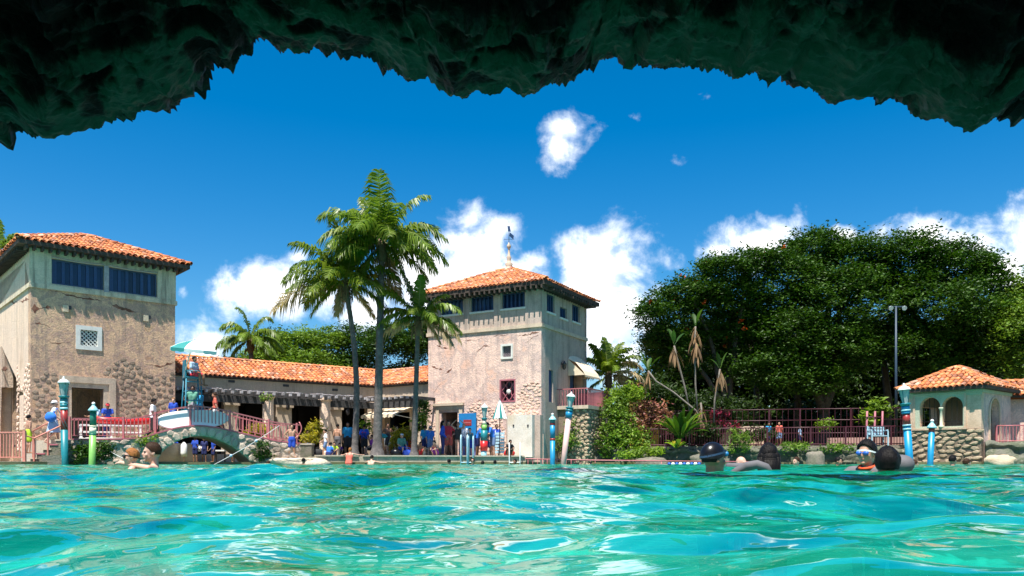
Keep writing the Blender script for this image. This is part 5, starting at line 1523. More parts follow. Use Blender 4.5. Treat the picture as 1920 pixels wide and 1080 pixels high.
def umbrella(center, R_, rise, axis, pole_foot, label, mats, n=8, name='parasol', drop=.12, group=None):
    u_ = thing(name, label, 'parasol', pole_foot, group)
    ax = Vector(axis).normalized(); x = ax.orthogonal().normalized(); y = ax.cross(x); c = Vector(center)
    def pt(a, f, h): return c + (x * math.cos(a) + y * math.sin(a)) * R_ * f + ax * h
    for k in range(n):
        mb = MB(); vs = []; S = 4
        for j, (f, h) in enumerate(((.03, rise), (.35, rise * .80), (.7, rise * .45), (1.0, 0), (1.0, -drop))):
            for i in range(S + 1):
                a = 2 * PI * (k + i / S) / n; sag = 1 - .06 * math.sin(PI * i / S) * f
                vs.append(pt(a, f * sag, h - (.03 if i in (1, 3) and j == 4 else 0)))
        mb.add(vs, [(j * (S + 1) + i, j * (S + 1) + i + 1, (j + 1) * (S + 1) + i + 1, (j + 1) * (S + 1) + i) for j in range(4) for i in range(S)], 0, False)
        mb.build('panel', mats[k % len(mats)], u_)
    mb = MB()
    for k in range(n): a = 2 * PI * k / n; mb.tube([pt(a, .03, rise - .02), pt(a, .98, -.02)], .008, 4)
    mb.build('rib', M['steel'], u_)
    mb = MB(); mb.tube([Vector(pole_foot), c + ax * (rise + .08)], .022, 6); mb.build('pole', M['white'], u_)
    return u_


cu = W(363, 655, DB)
umbrella(cu, .90, .34, (.10, -.10, 1), CH_(-.33, 0, zs + .02), 'open teal and white lifeguard parasol above the high chair on the bridge', [M['umb_teal'], M['umb_white']])

for pc in [c for c in bpy.data.objects if c.name.startswith('panel') and c.parent and c.parent.name.startswith('parasol')]:
    cc = sum((v.co for v in pc.data.vertices), Vector()) / len(pc.data.vertices) - cu
    pc.data.materials[0] = M['umb_white'] if cc.x > .05 or cc.x < -.45 else M['umb_teal']
# paddle boards
cb = [BF.pz(365, 786, .12), None]
bd_t = thing('paddleboard', 'long white paddleboard standing on edge behind the bridge railing', 'paddleboard', BF.at(cb[0][0], cb[0][1] - .36, .1))
mb = MB(); Nn = 40; vs = []; Lb = (BF.pz(434, 780)[0] - BF.pz(296, 790)[0]) / 2; tilt = .085
for (o_, sc_) in ((.005, .95), (.03, 1), (.09, 1), (.115, .95)):
    for k in range(Nn):
        a = 2 * PI * k / Nn; x = math.copysign(abs(math.cos(a)) ** .75, math.cos(a)) * Lb * sc_; z = math.sin(a) * .375 * sc_
        vs.append(BF.at(cb[0][0] + x * math.cos(tilt) - z * math.sin(tilt), cb[0][1] + x * math.sin(tilt) + z * math.cos(tilt), o_ - .20 - (z + .4) * .16))
mb.add(vs, [tuple(range(Nn)), tuple(range(4 * Nn - 1, 3 * Nn - 1, -1))] + [(r_ * Nn + k, r_ * Nn + (k + 1) % Nn, (r_ + 1) * Nn + (k + 1) % Nn, (r_ + 1) * Nn + k) for r_ in range(3) for k in range(Nn)])
brd = mb.build('board', M['white'], bd_t)
rk = thing('board_rack', 'low white slatted rack on the terrace holding the red rescue board', 'rack', BF.at(2.2, .94, -1.0))
ur0, ur1 = BF.pz(152, 810, -1)[0], BF.pz(262, 810, -1)[0]
mb = MB()
for u in (ur0, (ur0 + ur1) / 2, ur1):
    for o_ in (-.8, -1.3): BF.box(mb, u - .03, u + .03, .94, 1.50, o_ - .03, o_ + .03)
mb.build('leg', M['white'], rk)
for k, z in enumerate((1.0, 1.24, 1.50)):
    mb = MB()
    for o_ in (-.8, -1.3): BF.box(mb, ur0 - .05, ur1 + .05, z, z + .05, o_ - .05, o_ - .034 if False else o_ + .05)
    mb.build('slat', M['white'], rk)
ua, ub = BF.pz(178, 786, -1)[0], BF.pz(283, 786, -1)[0]
mb = MB(); Nn = 24; vs = []
for (z, sc_) in ((1.56, .8), (1.62, 1), (1.74, 1), (1.80, .8)):
    for k in range(Nn):
        a = 2 * PI * k / Nn; x = math.copysign(abs(math.cos(a)) ** .7, math.cos(a)) * (ub - ua) / 2 * (.9 + .1 * sc_); y = math.sin(a) * .3 * sc_
        vs.append(BF.at((ua + ub) / 2 + x, z + .06 * abs(x / (ub - ua)) * 2, -1.05 + y))
mb.add(vs, [tuple(range(Nn - 1, -1, -1)), tuple(range(3 * Nn, 4 * Nn))] + [(r_ * Nn + k, r_ * Nn + (k + 1) % Nn, (r_ + 1) * Nn + (k + 1) % Nn, (r_ + 1) * Nn + k) for r_ in range(3) for k in range(Nn)], 0, True)
tag(mb.build('rescue_board', M['red_bright']), 'bright red rescue board lying on the white rack behind the bridge railing', 'rescue board')

# ropes with floats
def rope(pts, label, floats=(), r_=.012):
    t_ = thing('rope', label, 'rope', pts[0])
    P_ = []
    for i in range(len(pts) - 1):
        for k in range(8): f = k / 8; q_ = pts[i].lerp(pts[i + 1], f); q_.z -= .06 * math.sin(PI * f); P_.append(q_)
    P_.append(pts[-1]); mb = MB(); mb.tube(P_, r_, 5); mb.build('line', M['rope'], t_)
    for k, f in enumerate(floats):
        q_ = P_[int(f * (len(P_) - 1))]; mb = MB(); mb.ell(q_, .06, .06, .06, 10, 8); mb.build('float', M['cloth_paleblue'], t_)


rope([W(524, 798, 33.6), W(400, 872, 30.6)], 'pale rope with two small floats running from the bridge end into the water', (.45, .83))
rope([W(190, 836, 30.1), W(262, 872, 28.5)], 'pale rope slanting from the terrace wall into the water behind the bathers')
ln = thing('lane_line', 'short line of blue and white lane floats on the water by the low rail', 'lane floats', W(1282, 873, 30))
mb = MB(); mb.tube([W(1235, 870.5, 33), W(1282, 872, 31), W(1345, 875, 28)], .012, 5); mb.build('line', M['rope'], ln)
for k in range(9):
    q_ = W(1255 + k * 7.0, 0, 31.6 - k * .12); q_.z = .045
    mb = MB(); mb.ell(q_, .075, .075, .06, 10, 8); mb.build('float', M['white' if k % 2 else 'float_blue'], ln)

# ------------------------------------------------------------------ deck furniture
def ladder(x0, x1, d, ztop, label, mats='steel', back=.5):
    l_ = thing('pool_ladder', label, 'pool ladder', G((x0 + x1) / 2, d, .36), 'pool ladders along the deck')
    for x in (x0, x1):
        p = G(x, d, 0); mb = MB()
        mb.tube([p + Vector((0, back, .40)), p + Vector((0, back, ztop - .2))] + [p + Vector((0, back / 2 + back / 2 * math.cos(a), ztop - .2 + .2 * math.sin(a))) for a in np.linspace(.3, PI, 7)] + [p + Vector((0, -.05, -.8))], .03, 6); mb.build('rail', M[mats], l_)
    mb = MB()
    for k in range(3): mb.tube([G(x0, d - .04, .1 - k * .3), G(x1, d - .04, .1 - k * .3)], .025, 5)
    mb.build('step', M[mats], l_)


ladder(864, 876, 36.75, 1.35, 'white tube pool ladder below the open blue door', 'chair_pale')
ladder(878, 887, 36.9, 1.30, 'narrow white tube pool ladder left of the banded lamp post', 'chair_pale')
ladder(955, 975, 37.3, 1.0, 'low curved white grab rails in front of the pale corner block', 'white', .9)
fu = thing('folded_umbrella', 'folded green and white striped umbrella on a thin pole in front of the pinkish tower', 'parasol', G(937, 38.6, .36))
c0 = G(937, 38.6, 0); zt_, zb_ = W(0, 751, 38.6).z, W(0, 784, 38.6).z
for k in range(12):
    mb = MB(); a0_, a1_ = 2 * PI * k / 12, 2 * PI * (k + 1) / 12; am = (a0_ + a1_) / 2; vs = []
    for f, r_ in ((0, .03), (.3, .13), (.7, .24), (1, .34)):
        z = zt_ + (zb_ - zt_) * f
        for a, q_ in ((a0_, .86), (am, 1.08), (a1_, .86)): vs.append((c0.x + math.cos(a) * r_ * q_, c0.y + math.sin(a) * r_ * q_, z - (.05 if f == 1 and a == am else 0)))
    mb.add(vs, [(j * 3 + i, j * 3 + i + 1, (j + 1) * 3 + i + 1, (j + 1) * 3 + i) for j in range(3) for i in range(2)]); mb.build('panel', M['umb_teal' if k % 3 == 0 else 'umb_white'], fu)
mb = MB(); mb.tube([(c0.x, c0.y, .36), (c0.x, c0.y, zt_ + .12)], .022, 6); mb.build('pole', M['iron'], fu)
# pale blue sunbed stood on end by the lamp post
sb = thing('sunbed', 'pale blue slatted sunbed standing upright against the tower wall, under the folded umbrella', 'sunbed', G(937, 39.3, .36))
for k in range(7): mb = MB(); mb.obox(G(928, 39.3, .55 + k * .15), (.46, 0, 0), (0, .04, 0), (0, 0, .11)); mb.build('slat', M['chair_pale'], sb)
mb = MB()
for x in (0, .42): mb.obox(G(928, 39.345, .362) + Vector((x, 0, 0)), (.04, 0, 0), (0, .04, 0), (0, 0, 1.3))
mb.build('side_rail', M['white'], sb)
# planters and low blocks on the deck
def block(name, px0, px1, z0, z1, d, dep, mtl, label, cat):
    mb = MB(); a, c = G(px0, d, z0), G(px1, d, z0); mb.obox(a, c - a, (0, dep, 0), (0, 0, z1 - z0 - .07)); mb.obox(a + Vector((-.03, -.03, z1 - z0 - .069)), c - a + Vector((.06, 0, 0)), (0, dep + .06, 0), (0, 0, .069), 1)
    return tag(mb.build(name, [M[mtl], M['deck']]), label, cat)


block('stone_planter', 560, 584, .3, .95, 36.0, .5, 'stone_moss', 'low stone planter block at the right end of the bridge railing', 'planter')
block('stone_planter', 800, 828, .36, .80, 38.6, .5, 'stone_moss', 'low mossy planter wall under the two people in blue by the tower', 'planter')
block('stone_bench', 618, 634, .36, .82, 37.6, .4, 'plaster_wall', 'small plaster bench block by the white column, behind the coral swimsuit', 'bench')
for k, (px, d, mk, lab) in enumerate(((596, 36.6, 'cloth_black', 'black bag on the deck behind the flat rock'), (742, 37.4, 'black', 'black bag on the deck at the foot of the thickest palm'), (765, 37.6, 'cloth_royal', 'royal blue bag on the deck beside the short palm'), (787, 37.8, 'cream', 'cream bag on the deck just right of the short palm'), (955, 38.3, 'red_bright', 'small red bag by the pale corner block'))):
    b_ = thing('beach_bag', lab, 'bag', G(px, d, .36), 'bags left on the deck'); s_ = .24
    mb = MB(); mb.ell((0, 0, .17), .27, .16, .19, 14, 8)
    for i, v in enumerate(mb.v): n_ = mnoise.noise(Vector(v) * 5 + Vector((k, 0, 0))) * .04; mb.v[i] = (v[0] * (1 + n_) + G(px, d, 0).x, v[1] + d, max(v[2] + n_, 0) + .36)
    mb.build('body', M[mk], b_)
    mb = MB(); mb.tube([G(px, d, .36) + Vector((.13 * math.cos(a), 0, .30 + .13 * math.sin(a))) for a in np.linspace(0, PI, 8)], .015, 5); mb.build('handle', M[mk], b_)
# patio seen through the arch
pt_ = [G(250, 33.4, 0), G(330, 33.6, 0), G(470, 34.4, 0), G(560, 36, 0), G(560, 41, 0), G(330, 37.3, 0)]
mb = MB(); n = len(pt_)
mb.add([(p.x, p.y, -1) for p in pt_] + [(p.x, p.y, .10) for p in pt_], [tuple(range(n, 2 * n))] + [(i, (i + 1) % n, n + (i + 1) % n, n + i) for i in range(n)]); mb.build('inlet_patio', M['deck'], kind='structure')
fu2 = thing('folded_umbrella', 'white folded umbrella standing in the shade under the bridge arch', 'parasol', G(345, 35.0, .1))
mb = MB(); z0_, z1_ = W(0, 856, 35).z, W(0, 829, 35).z; mb.lathe(G(345, 35, z0_), [(.13, 0), (.14, .15), (.13, z1_ - z0_ - .12), (.03, z1_ - z0_)], 10); mb.build('cover', M['umb_white'], fu2)
mb = MB(); mb.tube([G(345, 35, .1), G(345, 35, z0_ + .01)], .03, 6); mb.build('pole', M['rose_paint'], fu2)
umbrella(W(361, 838, 37.2), .55, .18, (.1, -.1, 1), G(361, 37.2, .1), 'small white parasol in the shade under the bridge arch', [M['umb_white']], 8)
for x0, x1, d, lab in ((326, 344, 36.4, 'white picnic table top left of the umbrella under the bridge arch'), (398, 420, 36.6, 'white picnic table top at the middle of the bridge arch'), (428, 447, 36.8, 'white picnic table top at the right side of the bridge arch')):
    z = W(0, 846, d).z; tb = thing('picnic_table', lab, 'table', G((x0 + x1) / 2, d, .1), 'white tables under the bridge'); mb = MB(); a, c = G(x0, d, z), G(x1, d, z); mb.obox(a, c - a, (0, .6, 0), (0, 0, .06)); mb.build('tabletop', M['white'], tb)
    mb = MB()
    for f in (.12, .88): q_ = a.lerp(c, f); mb.obox((q_.x - .03, d + .27, .1), (.06, 0, 0), (0, .06, 0), (0, 0, z - .102))
    mb.build('leg', M['iron'], tb)
# pale blue chair on the right bank and its pink posts
bc = thing('lifeguard_chair', 'pale blue slatted lifeguard chair on the right bank under the trees', 'lifeguard chair', G(1646, 38.5, .8))
cx = G(1646, 38.5, 0).x; zz = W(0, 818, 38.5).z
for k in range(3): mb = MB(); mb.obox((cx - .36, 38.78, zz + .08 + k * .15), (.74, 0, 0), (0, .035, 0), (0, 0, .11)); mb.build('back_slat', M['chair_pale'], bc)
for k in range(4): mb = MB(); mb.obox((cx - .36, 38.30 + k * .12, zz), (.74, 0, 0), (0, .09, 0), (0, 0, .035)); mb.build('seat_slat', M['chair_pale'], bc)
for sx in (-.38, .38):
    for y in (38.28, 38.76): mb = MB(); mb.obox((cx + sx - .025, y - .025, .7), (.05, 0, 0), (0, .05, 0), (0, 0, (zz + .5 if y > 38.5 else zz + .25) - .7)); mb.build('leg', M['chair_pale'], bc)
    mb = MB(); mb.tube([(cx + sx, 38.26, zz + .25), (cx + sx, 38.30, zz + .28), (cx + sx, 38.78, zz + .26)], .03, 5); mb.build('armrest', M['chair_pale'], bc)
pp = thing('post_frame', 'three pink posts with crossbars behind the pale blue chair', 'frame', G(1640, 39.4, .8))
for px in (1624, 1639, 1653): p = G(px, 39.5, .8); mb = MB(); mb.tube([p, (p.x + .05, p.y, W(0, 771, 39.5).z)], .05, 6); mb.build('post', M['grille_pink'], pp)
mb = MB()
for py in (782, 800, 818): mb.tube([W(1624, py, 39.44), W(1653, py, 39.44)], .025, 5)
mb.build('crossbar', M['rail_maroon'], pp)
# yellow house behind the shrubs
yh = thing('house', 'yellow house wall with tiled eave glimpsed between shrubs and tall dry plants', 'house', G(1215, 52, .9))
a, c = G(1196, 52, .8), G(1236, 52, .8)
mb = MB(); mb.obox(a, c - a, (0, 4, 0), (0, 0, W(0, 733, 52).z - .8)); mb.build('wall', M['yellow_wall'], yh)
z = W(0, 733, 52).z; ea, eb = a + Vector((-.3, -.4, z - .8)), c + Vector((.3, -.4, z - .8)); mb = MB(); mb.add([ea, eb, eb + Vector((0, 2, .6)), ea + Vector((0, 2, .6))], [(0, 1, 2, 3)]); mb.build('roof', M['tile_bed'], yh)
tiled_plane([ea, eb, eb + Vector((0, 2, .6)), ea + Vector((0, 2, .6))], yh, .24, .36, False, 99)
mb = MB(); mb.obox(W(1222, 752, 51.96), (.5, 0, 0), (0, .05, 0), (0, 0, .5)); mb.build('window', M['cream'], yh)

# ------------------------------------------------------------------ vegetation
vr = np.random.default_rng(23)


def leaf_mesh(name, P_, size, mtl, droop=.3, aspect=.45, up=.5, mi=None):
    n_ = len(P_)
    nrm_ = vr.normal(size=(n_, 3)); nrm_ /= np.linalg.norm(nrm_, axis=1, keepdims=True); nrm_[:, 2] = np.abs(nrm_[:, 2]) + up
    nrm_ /= np.linalg.norm(nrm_, axis=1, keepdims=True)
    t_ = vr.normal(size=(n_, 3)); t_[:, 2] -= droop
    t_ -= nrm_ * (t_ * nrm_).sum(1, keepdims=True); t_ /= np.linalg.norm(t_, axis=1, keepdims=True) + 1e-9
    s_ = np.cross(nrm_, t_)
    L = size * vr.uniform(.6, 1.35, (n_, 1)); Wd = L * aspect
    fold = nrm_ * L * .08
    v = np.stack([P_ - t_ * L * .5, P_ + s_ * Wd * .5 - fold, P_ + t_ * L * .5 - fold * .6, P_ - s_ * Wd * .5 - fold], 1).reshape(-1, 3)
    q_ = np.arange(n_ * 4).reshape(-1, 4)
    return np_mesh(name, v, q_, mtl, False, mi)


def clump_points(blobs, rc, per, shell=.55, flat=.8, skip_low=0.0):
    out = []
    for (c, rad, k) in blobs:
        d_ = vr.normal(size=(k, 3)); d_ /= np.linalg.norm(d_, axis=1, keepdims=True)
        if skip_low: d_[:, 2] = np.where((d_[:, 2] < 0) & (vr.random(k) < skip_low), -d_[:, 2], d_[:, 2])
        f = (shell + (1 - shell) * vr.random((k, 1)) ** .6) * vr.uniform(.78, 1.20, (k, 1))
        cc = np.array(c) + d_ * np.array(rad) * f
        rr_ = rc * vr.uniform(.6, 1.4, (k, 1, 1))
        pp_ = vr.normal(size=(k, per, 3)) * .55; pp_[..., 2] *= flat
        out.append((cc[:, None, :] + pp_ * rr_).reshape(-1, 3))
    return np.concatenate(out)


def pxblob(px, py, rx, ry, d, k, dr=None):
    s_ = d / F
    return (tuple(W(px, py, d)), (rx * s_, dr or max(rx * s_, 2.2), ry * s_), k)


def tree(name, label, blobs, trunks, leafmat, size, rc, per, group, flowers=0, flower_mat='flower_orange', shell=.5, bark='bark', skip=.35, cat='tree'):
    base = trunks[0][0]
    t_ = thing(name, label, cat, base, group)
    P_ = clump_points([(c, r_, max(4, int(k * .72))) for c, r_, k in blobs], rc * 1.0, int(per * 2.1), shell, .55, skip)
    link('crown', leaf_mesh('crown', P_, size * .64, M[leafmat], .3, .5, .9), t_)
    mb = MB()
    for pts, rad in [(t[0:-1], t[-1]) for t in trunks]:
        pts = [Vector(p) for p in pts]; fine = []
        for i in range(len(pts) - 1):
            for k in range(5): f = k / 5; q_ = pts[i].lerp(pts[i + 1], f); fine.append(q_ + Vector((mnoise.noise(q_ * .9), mnoise.noise(q_ * .9 + Vector((9, 0, 0))), 0)) * rad * .8)
        fine.append(pts[-1]); mb.tube(fine, [rad * (1 - .75 * i / len(fine)) for i in range(len(fine))], 9)
    mb.build('trunk', M[bark], t_)
    if flowers:
        sel = P_[vr.choice(len(P_), flowers, replace=False)]
        for s_ in sel: link('flower_cluster', leaf_mesh('flower_cluster', s_ + vr.normal(size=(8, 3)) * .06 + np.array([0, -.25, .15]), .2, M[flower_mat], 0, .7), t_)
    return t_


def limbs(base, tops, rad):
    b_ = Vector(base); out = []
    fork = b_ + Vector((0, 0, 2.6))
    out.append([b_, fork, rad])
    for tp_ in tops:
        tp_ = Vector(tp_); mid = fork.lerp(tp_, .5) + Vector((0, 0, .8)); out.append([fork - Vector((0, 0, .3)), mid, tp_, rad * .5])
    return out


GT = 'big trees behind the right bank'
D1, D2, D3 = 49.5, 52.5, 51.0
tree('flowering_tree', 'broad open crowned tree dotted with orange flowers, right of the pinkish tower', [pxblob(*a) for a in (
    (1222, 590, 30, 32, D1, 50), (1250, 650, 48, 50, D1 + 1, 85), (1295, 550, 62, 26, D1, 85), (1362, 508, 60, 26, D1, 90), (1420, 492, 50, 26, D1 + 1, 60), (1330, 590, 95, 40, D1 + 2, 150), (1290, 660, 85, 50, D1 + 2, 140), (1385, 560, 70, 45, D1 + 1, 110), (1390, 640, 70, 60, D1 + 2, 120))],
    limbs(G(1365, D1 + 1, .9), [W(1235, 620, D1), W(1300, 560, D1), W(1400, 520, D1), W(1370, 600, D1 + 2)], .35), 'leaf_tree', .34, .62, 42, GT, 46, skip=.5)
tree('shade_tree', 'largest dark green shade tree with rounded crown, behind the light mast on its left', [pxblob(*a) for a in (
    (1530, 470, 56, 44, D2, 120), (1600, 490, 75, 48, D2, 150), (1480, 540, 85, 60, D2 - 1, 170), (1570, 570, 95, 75, D2 - 2, 230), (1470, 630, 90, 55, D2 - 2, 180), (1560, 660, 95, 45, D2 - 2.5, 180), (1645, 560, 65, 85, D2, 170), (1440, 690, 75, 34, D2 - 3, 110), (1520, 715, 70, 25, D2 - 3, 80), (1620, 650, 60, 40, D2, 100))],
    limbs(G(1545, D2, .9), [W(1480, 560, D2), W(1560, 500, D2), W(1640, 560, D2), W(1600, 480, D2), W(1470, 640, D2 - 2)], .6), 'leaf_tree', .36, .66, 42, GT, 0)
tree('shade_tree', 'wide dark green shade tree behind the pavilion roof', [pxblob(*a) for a in (
    (1700, 492, 66, 52, D3, 140), (1785, 500, 72, 50, D3, 150), (1850, 545, 55, 60, D3, 120), (1760, 580, 95, 65, D3 - 1.5, 210), (1840, 630, 80, 60, D3 - 1, 170), (1720, 650, 70, 50, D3 - 1, 130), (1790, 690, 95, 40, D3, 150), (1895, 600, 40, 75, D3 + 1, 100))],
    limbs(G(1760, D3 + 2, .9), [W(1700, 540, D3), W(1790, 520, D3), W(1850, 590, D3), W(1740, 620, D3)], .5), 'leaf_tree', .36, .66, 42, GT, 0)
tree('shade_tree', 'brighter green tree cut off by the right edge behind the annex', [pxblob(*a) for a in ((1935, 640, 60, 85, 47, 200), (1930, 560, 40, 50, 49, 80), (2010, 600, 90, 120, 48, 250))],
     limbs(G(1990, 48, .9), [W(1935, 640, 47), W(2010, 600, 48)], .4), 'leaf_bright', .34, .6, 40, GT, 0)
# the dark wood beyond reads as one mass
Pth = clump_points([pxblob(px, py, 70, 60, 60 + (k % 3), 110, 2.5) for k, (px, py) in enumerate([(1215 + 58 * i, 745 - 40 * (i % 2)) for i in range(14)])] + [pxblob(1170 + 52 * i, 805, 60, 40, 57 + i % 3, 80, 2.0) for i in range(17)] + [pxblob(1290 + 80 * i, 660, 80, 70, 61, 120, 2.5) for i in range(9)], .8, 34, .2, .8)
link('thicket', leaf_mesh('thicket', Pth, .45, M['leaf_dark']), label='dark mass of undergrowth beyond the big trees', cat='undergrowth', kind='stuff')
for k, (px, d, rad) in enumerate(((1415, 55, .25), (1490, 54, .3), (1660, 54, .35))):
    t_ = thing('tree_trunk', ('slender dark trunk in the deep shade left of the largest tree', 'leaning dark trunk in the deep shade under the largest tree', 'thick dark trunk in shade just left of the light mast')[k], 'tree', G(px, d, .9)); mb = MB()
    mb.tube([G(px, d, .8), G(px + 6, d, 4), G(px - 8, d, 8.5)], [rad, rad * .8, rad * .5], 8); mb.build('trunk', M['bark'], t_)

GM = 'trees behind the arcade'
tree('leafy_tree', 'bright green bushy tree behind the arcade, left of the slender curved palm', [pxblob(*a) for a in ((545, 660, 45, 38, 56, 110), (600, 650, 50, 36, 57, 120), (505, 680, 40, 28, 55, 70), (575, 690, 70, 30, 55, 100))], limbs(G(560, 57, .9), [W(545, 660, 56), W(600, 655, 57)], .3), 'leaf_bright', .34, .6, 40, GM)
tree('leafy_tree', 'darker green bushy tree behind the arcade between the palms and the pinkish tower', [pxblob(*a) for a in ((680, 655, 55, 45, 58, 130), (740, 660, 60, 50, 57, 150), (790, 665, 50, 55, 58, 120), (650, 690, 50, 30, 57, 80), (800, 620, 30, 30, 58, 50))], limbs(G(730, 58, .9), [W(690, 655, 58), W(780, 660, 57)], .3), 'leaf_tree', .34, .6, 40, GM)
tree('leafy_tree', 'low dark hedge-like tree showing just above the arcade roof beside the parasol', [pxblob(*a) for a in ((520, 640, 24, 16, 60, 40), (470, 690, 60, 26, 58, 90))], limbs(G(500, 60, .9), [W(510, 645, 60), W(480, 690, 59)], .2), 'leaf_dark', .34, .6, 36, GM)


def frond(name, origin, dirv, L, bend, mats, parent, nl=40, lw=.075, ll=.62, hang=.55, seed=0, stem_r=.028):
    """one feather frond: arching stem with two rows of leaflets"""
    r = random.Random(seed); o_ = Vector(origin); d_ = Vector(dirv).normalized()
    side = d_.cross(Vector((0, 0, 1)))
    side = side.normalized() if side.length > .15 else Vector((1, 0, 0)) if abs(d_.x) < .5 else Vector((0, 1, 0))
    pts = [o_.copy()]; S = 18; ds = []
    for k in range(S):
        f = (k + .5) / S
        dd = (d_ + Vector((0, 0, -1)) * bend * f ** 1.4).normalized(); ds.append(dd); pts.append(pts[-1] + dd * L / S)
    ds.append(ds[-1])
    mb = MB(); mb.tube(pts, [stem_r * (1 - .85 * i / S) for i in range(S + 1)], 5, 1)
    tw = r.uniform(-.3, .3)
    for k in range(nl):
        f = .10 + .90 * (k + r.uniform(-.3, .3)) / nl; f = min(max(f, .05), .995)
        x = f * S; i = min(int(x), S - 1); p = pts[i].lerp(pts[i + 1], x - i); dd = ds[i]
        nn = dd.cross(side).normalized()
        if nn.z < 0 and abs(nn.z) > .2: nn = -nn
        l_ = ll * r.uniform(.8, 1.1) * (math.sin(PI * (f * .86 + .12)) ** .6) * r.uniform(.8, 1.15) * L / 3
        for sg in (-1, 1):
            q_ = (side * sg * (.85 + tw * sg) + dd * r.uniform(.35, .75) + nn * r.uniform(-.05, .4)).normalized()
            e1 = p + q_ * l_ * .55 + Vector((0, 0, -hang * .12 * l_)); e2 = p + q_ * l_ * .86 + Vector((0, 0, -hang * r.uniform(.35, .85) * l_)) + dd * .04
            wv = dd * lw * .5; mb.add([p - wv * .6, p + wv * .6, e1 + wv, e2, e1 - wv], [(0, 1, 2, 4), (4, 2, 3)], 0)
    return mb.build(name, mats, parent)


def palm(label, base_px, top_px, d, fr_list, r0, group='palms', mats=('frond_green', 'frond_dry', 'frond_lime'), curve=0, ll=.92, z0=.3, name='coconut_palm', nl=64, dz=0):
    b_ = G(base_px[0], d, z0); tp_ = W(top_px[0], top_px[1], d + dz)
    t_ = thing(name, label, 'palm', b_, group)
    pts = []
    for k in range(17):
        f = k / 16; q_ = b_.lerp(tp_, f); q_.x += curve * math.sin(PI * f); pts.append(q_)
    mb = MB(); vs_r = []; fine = []
    for k in range(len(pts) - 1):
        for j in range(6):
            f = (k * 6 + j) / 96; q_ = pts[k].lerp(pts[k + 1], j / 6); fine.append(q_)
            flare = 1 + 1.0 * max(0, 1 - f / .09) ** 2; vs_r.append(r0 * flare * (1 - .35 * f) * (1 + (.05 if (k * 6 + j) % 3 == 0 else -.02)))
    fine.append(pts[-1]); vs_r.append(r0 * .6)
    mb.tube(fine, vs_r, 12); mb.build('trunk', M['bark_palm'], t_)
    mb = MB(); mb.lathe(tp_ - Vector((0, 0, .75)), [(r0 * .7, 0), (r0 * 1.15, .25), (r0 * 1.2, .6), (r0 * .6, 1.1)], 10)
    for k in range(26):
        a = random.uniform(0, 6.28); l_ = random.uniform(.2, .6); p_ = tp_ + Vector((math.cos(a) * r0 * 1.0, math.sin(a) * r0, random.uniform(-.6, .2)))
        mb.tube([p_, p_ + Vector((math.cos(a) * .12, math.sin(a) * .12, -.05)), p_ + Vector((math.cos(a) * .18, math.sin(a) * .18, -l_))], [.03, .025, .008], 4)
    mb.build('crown_husk', M['husk'], t_)
    for k, (th, dep, L, bend, kind) in enumerate(fr_list):
        th, dep = math.radians(th), math.radians(dep)
        dv = Vector((math.cos(th) * math.cos(dep), math.sin(dep), math.sin(th) * math.cos(dep)))
        o_ = tp_ + Vector((dv.x * r0 * .5, dv.y * r0 * .5, random.uniform(-.1, .25)))
        frond('frond', o_, dv, L, bend, [M[mats[kind]], M['frond_stem'] if kind != 1 else M['frond_dry']], t_, nl, .080, ll, 1.2 if kind == 1 else 1.0, seed=k * 7 + int(base_px[0]))
    return t_


# (angle in the picture plane, turn towards (-) or away from (+) the viewer, length, droop, material)
palm('tallest coconut palm with thick straight trunk in front of the arcade', (707, 850), (716, 460), 36.6, [
    (97, 30, 4.3, .5, 0), (86, -35, 3.6, .6, 2), (106, 15, 3.0, .6, 0), (68, 8, 3.5, .9, 2), (52, 20, 3.2, 1.0, 2), (36, -10, 3.3, 1.5, 0), (22, 8, 3.2, 1.5, 2), (8, -25, 2.8, 1.4, 0), (112, 20, 3.2, .9, 0), (128, 5, 3.5, 1.2, 2), (142, -15, 3.0, 1.4, 0), (156, 10, 3.1, 1.5, 0), (172, -5, 2.7, 1.5, 0),
    (60, -60, 3.0, 1.6, 0), (110, -55, 3.0, 1.5, 2), (20, -55, 2.8, 1.6, 0), (165, -50, 2.8, 1.6, 0), (80, 60, 3.0, 1.3, 0), (-15, 10, 2.6, 1.4, 0), (195, 15, 2.4, 1.2, 0), (-50, -15, 2.0, .9, 0), (-72, 25, 2.5, .5, 1), (235, -30, 1.8, .8, 0), (74, -35, 3.2, 1.2, 2), (46, 30, 3.3, 1.4, 2), (30, -35, 3.2, 1.6, 2), (14, 30, 3.0, 1.6, 0), (120, -35, 3.2, 1.3, 2), (136, 30, 3.3, 1.4, 0), (150, -40, 3.0, 1.5, 2), (164, 30, 2.9, 1.6, 0), (0, 0, 2.8, 1.4, 2)], .21)
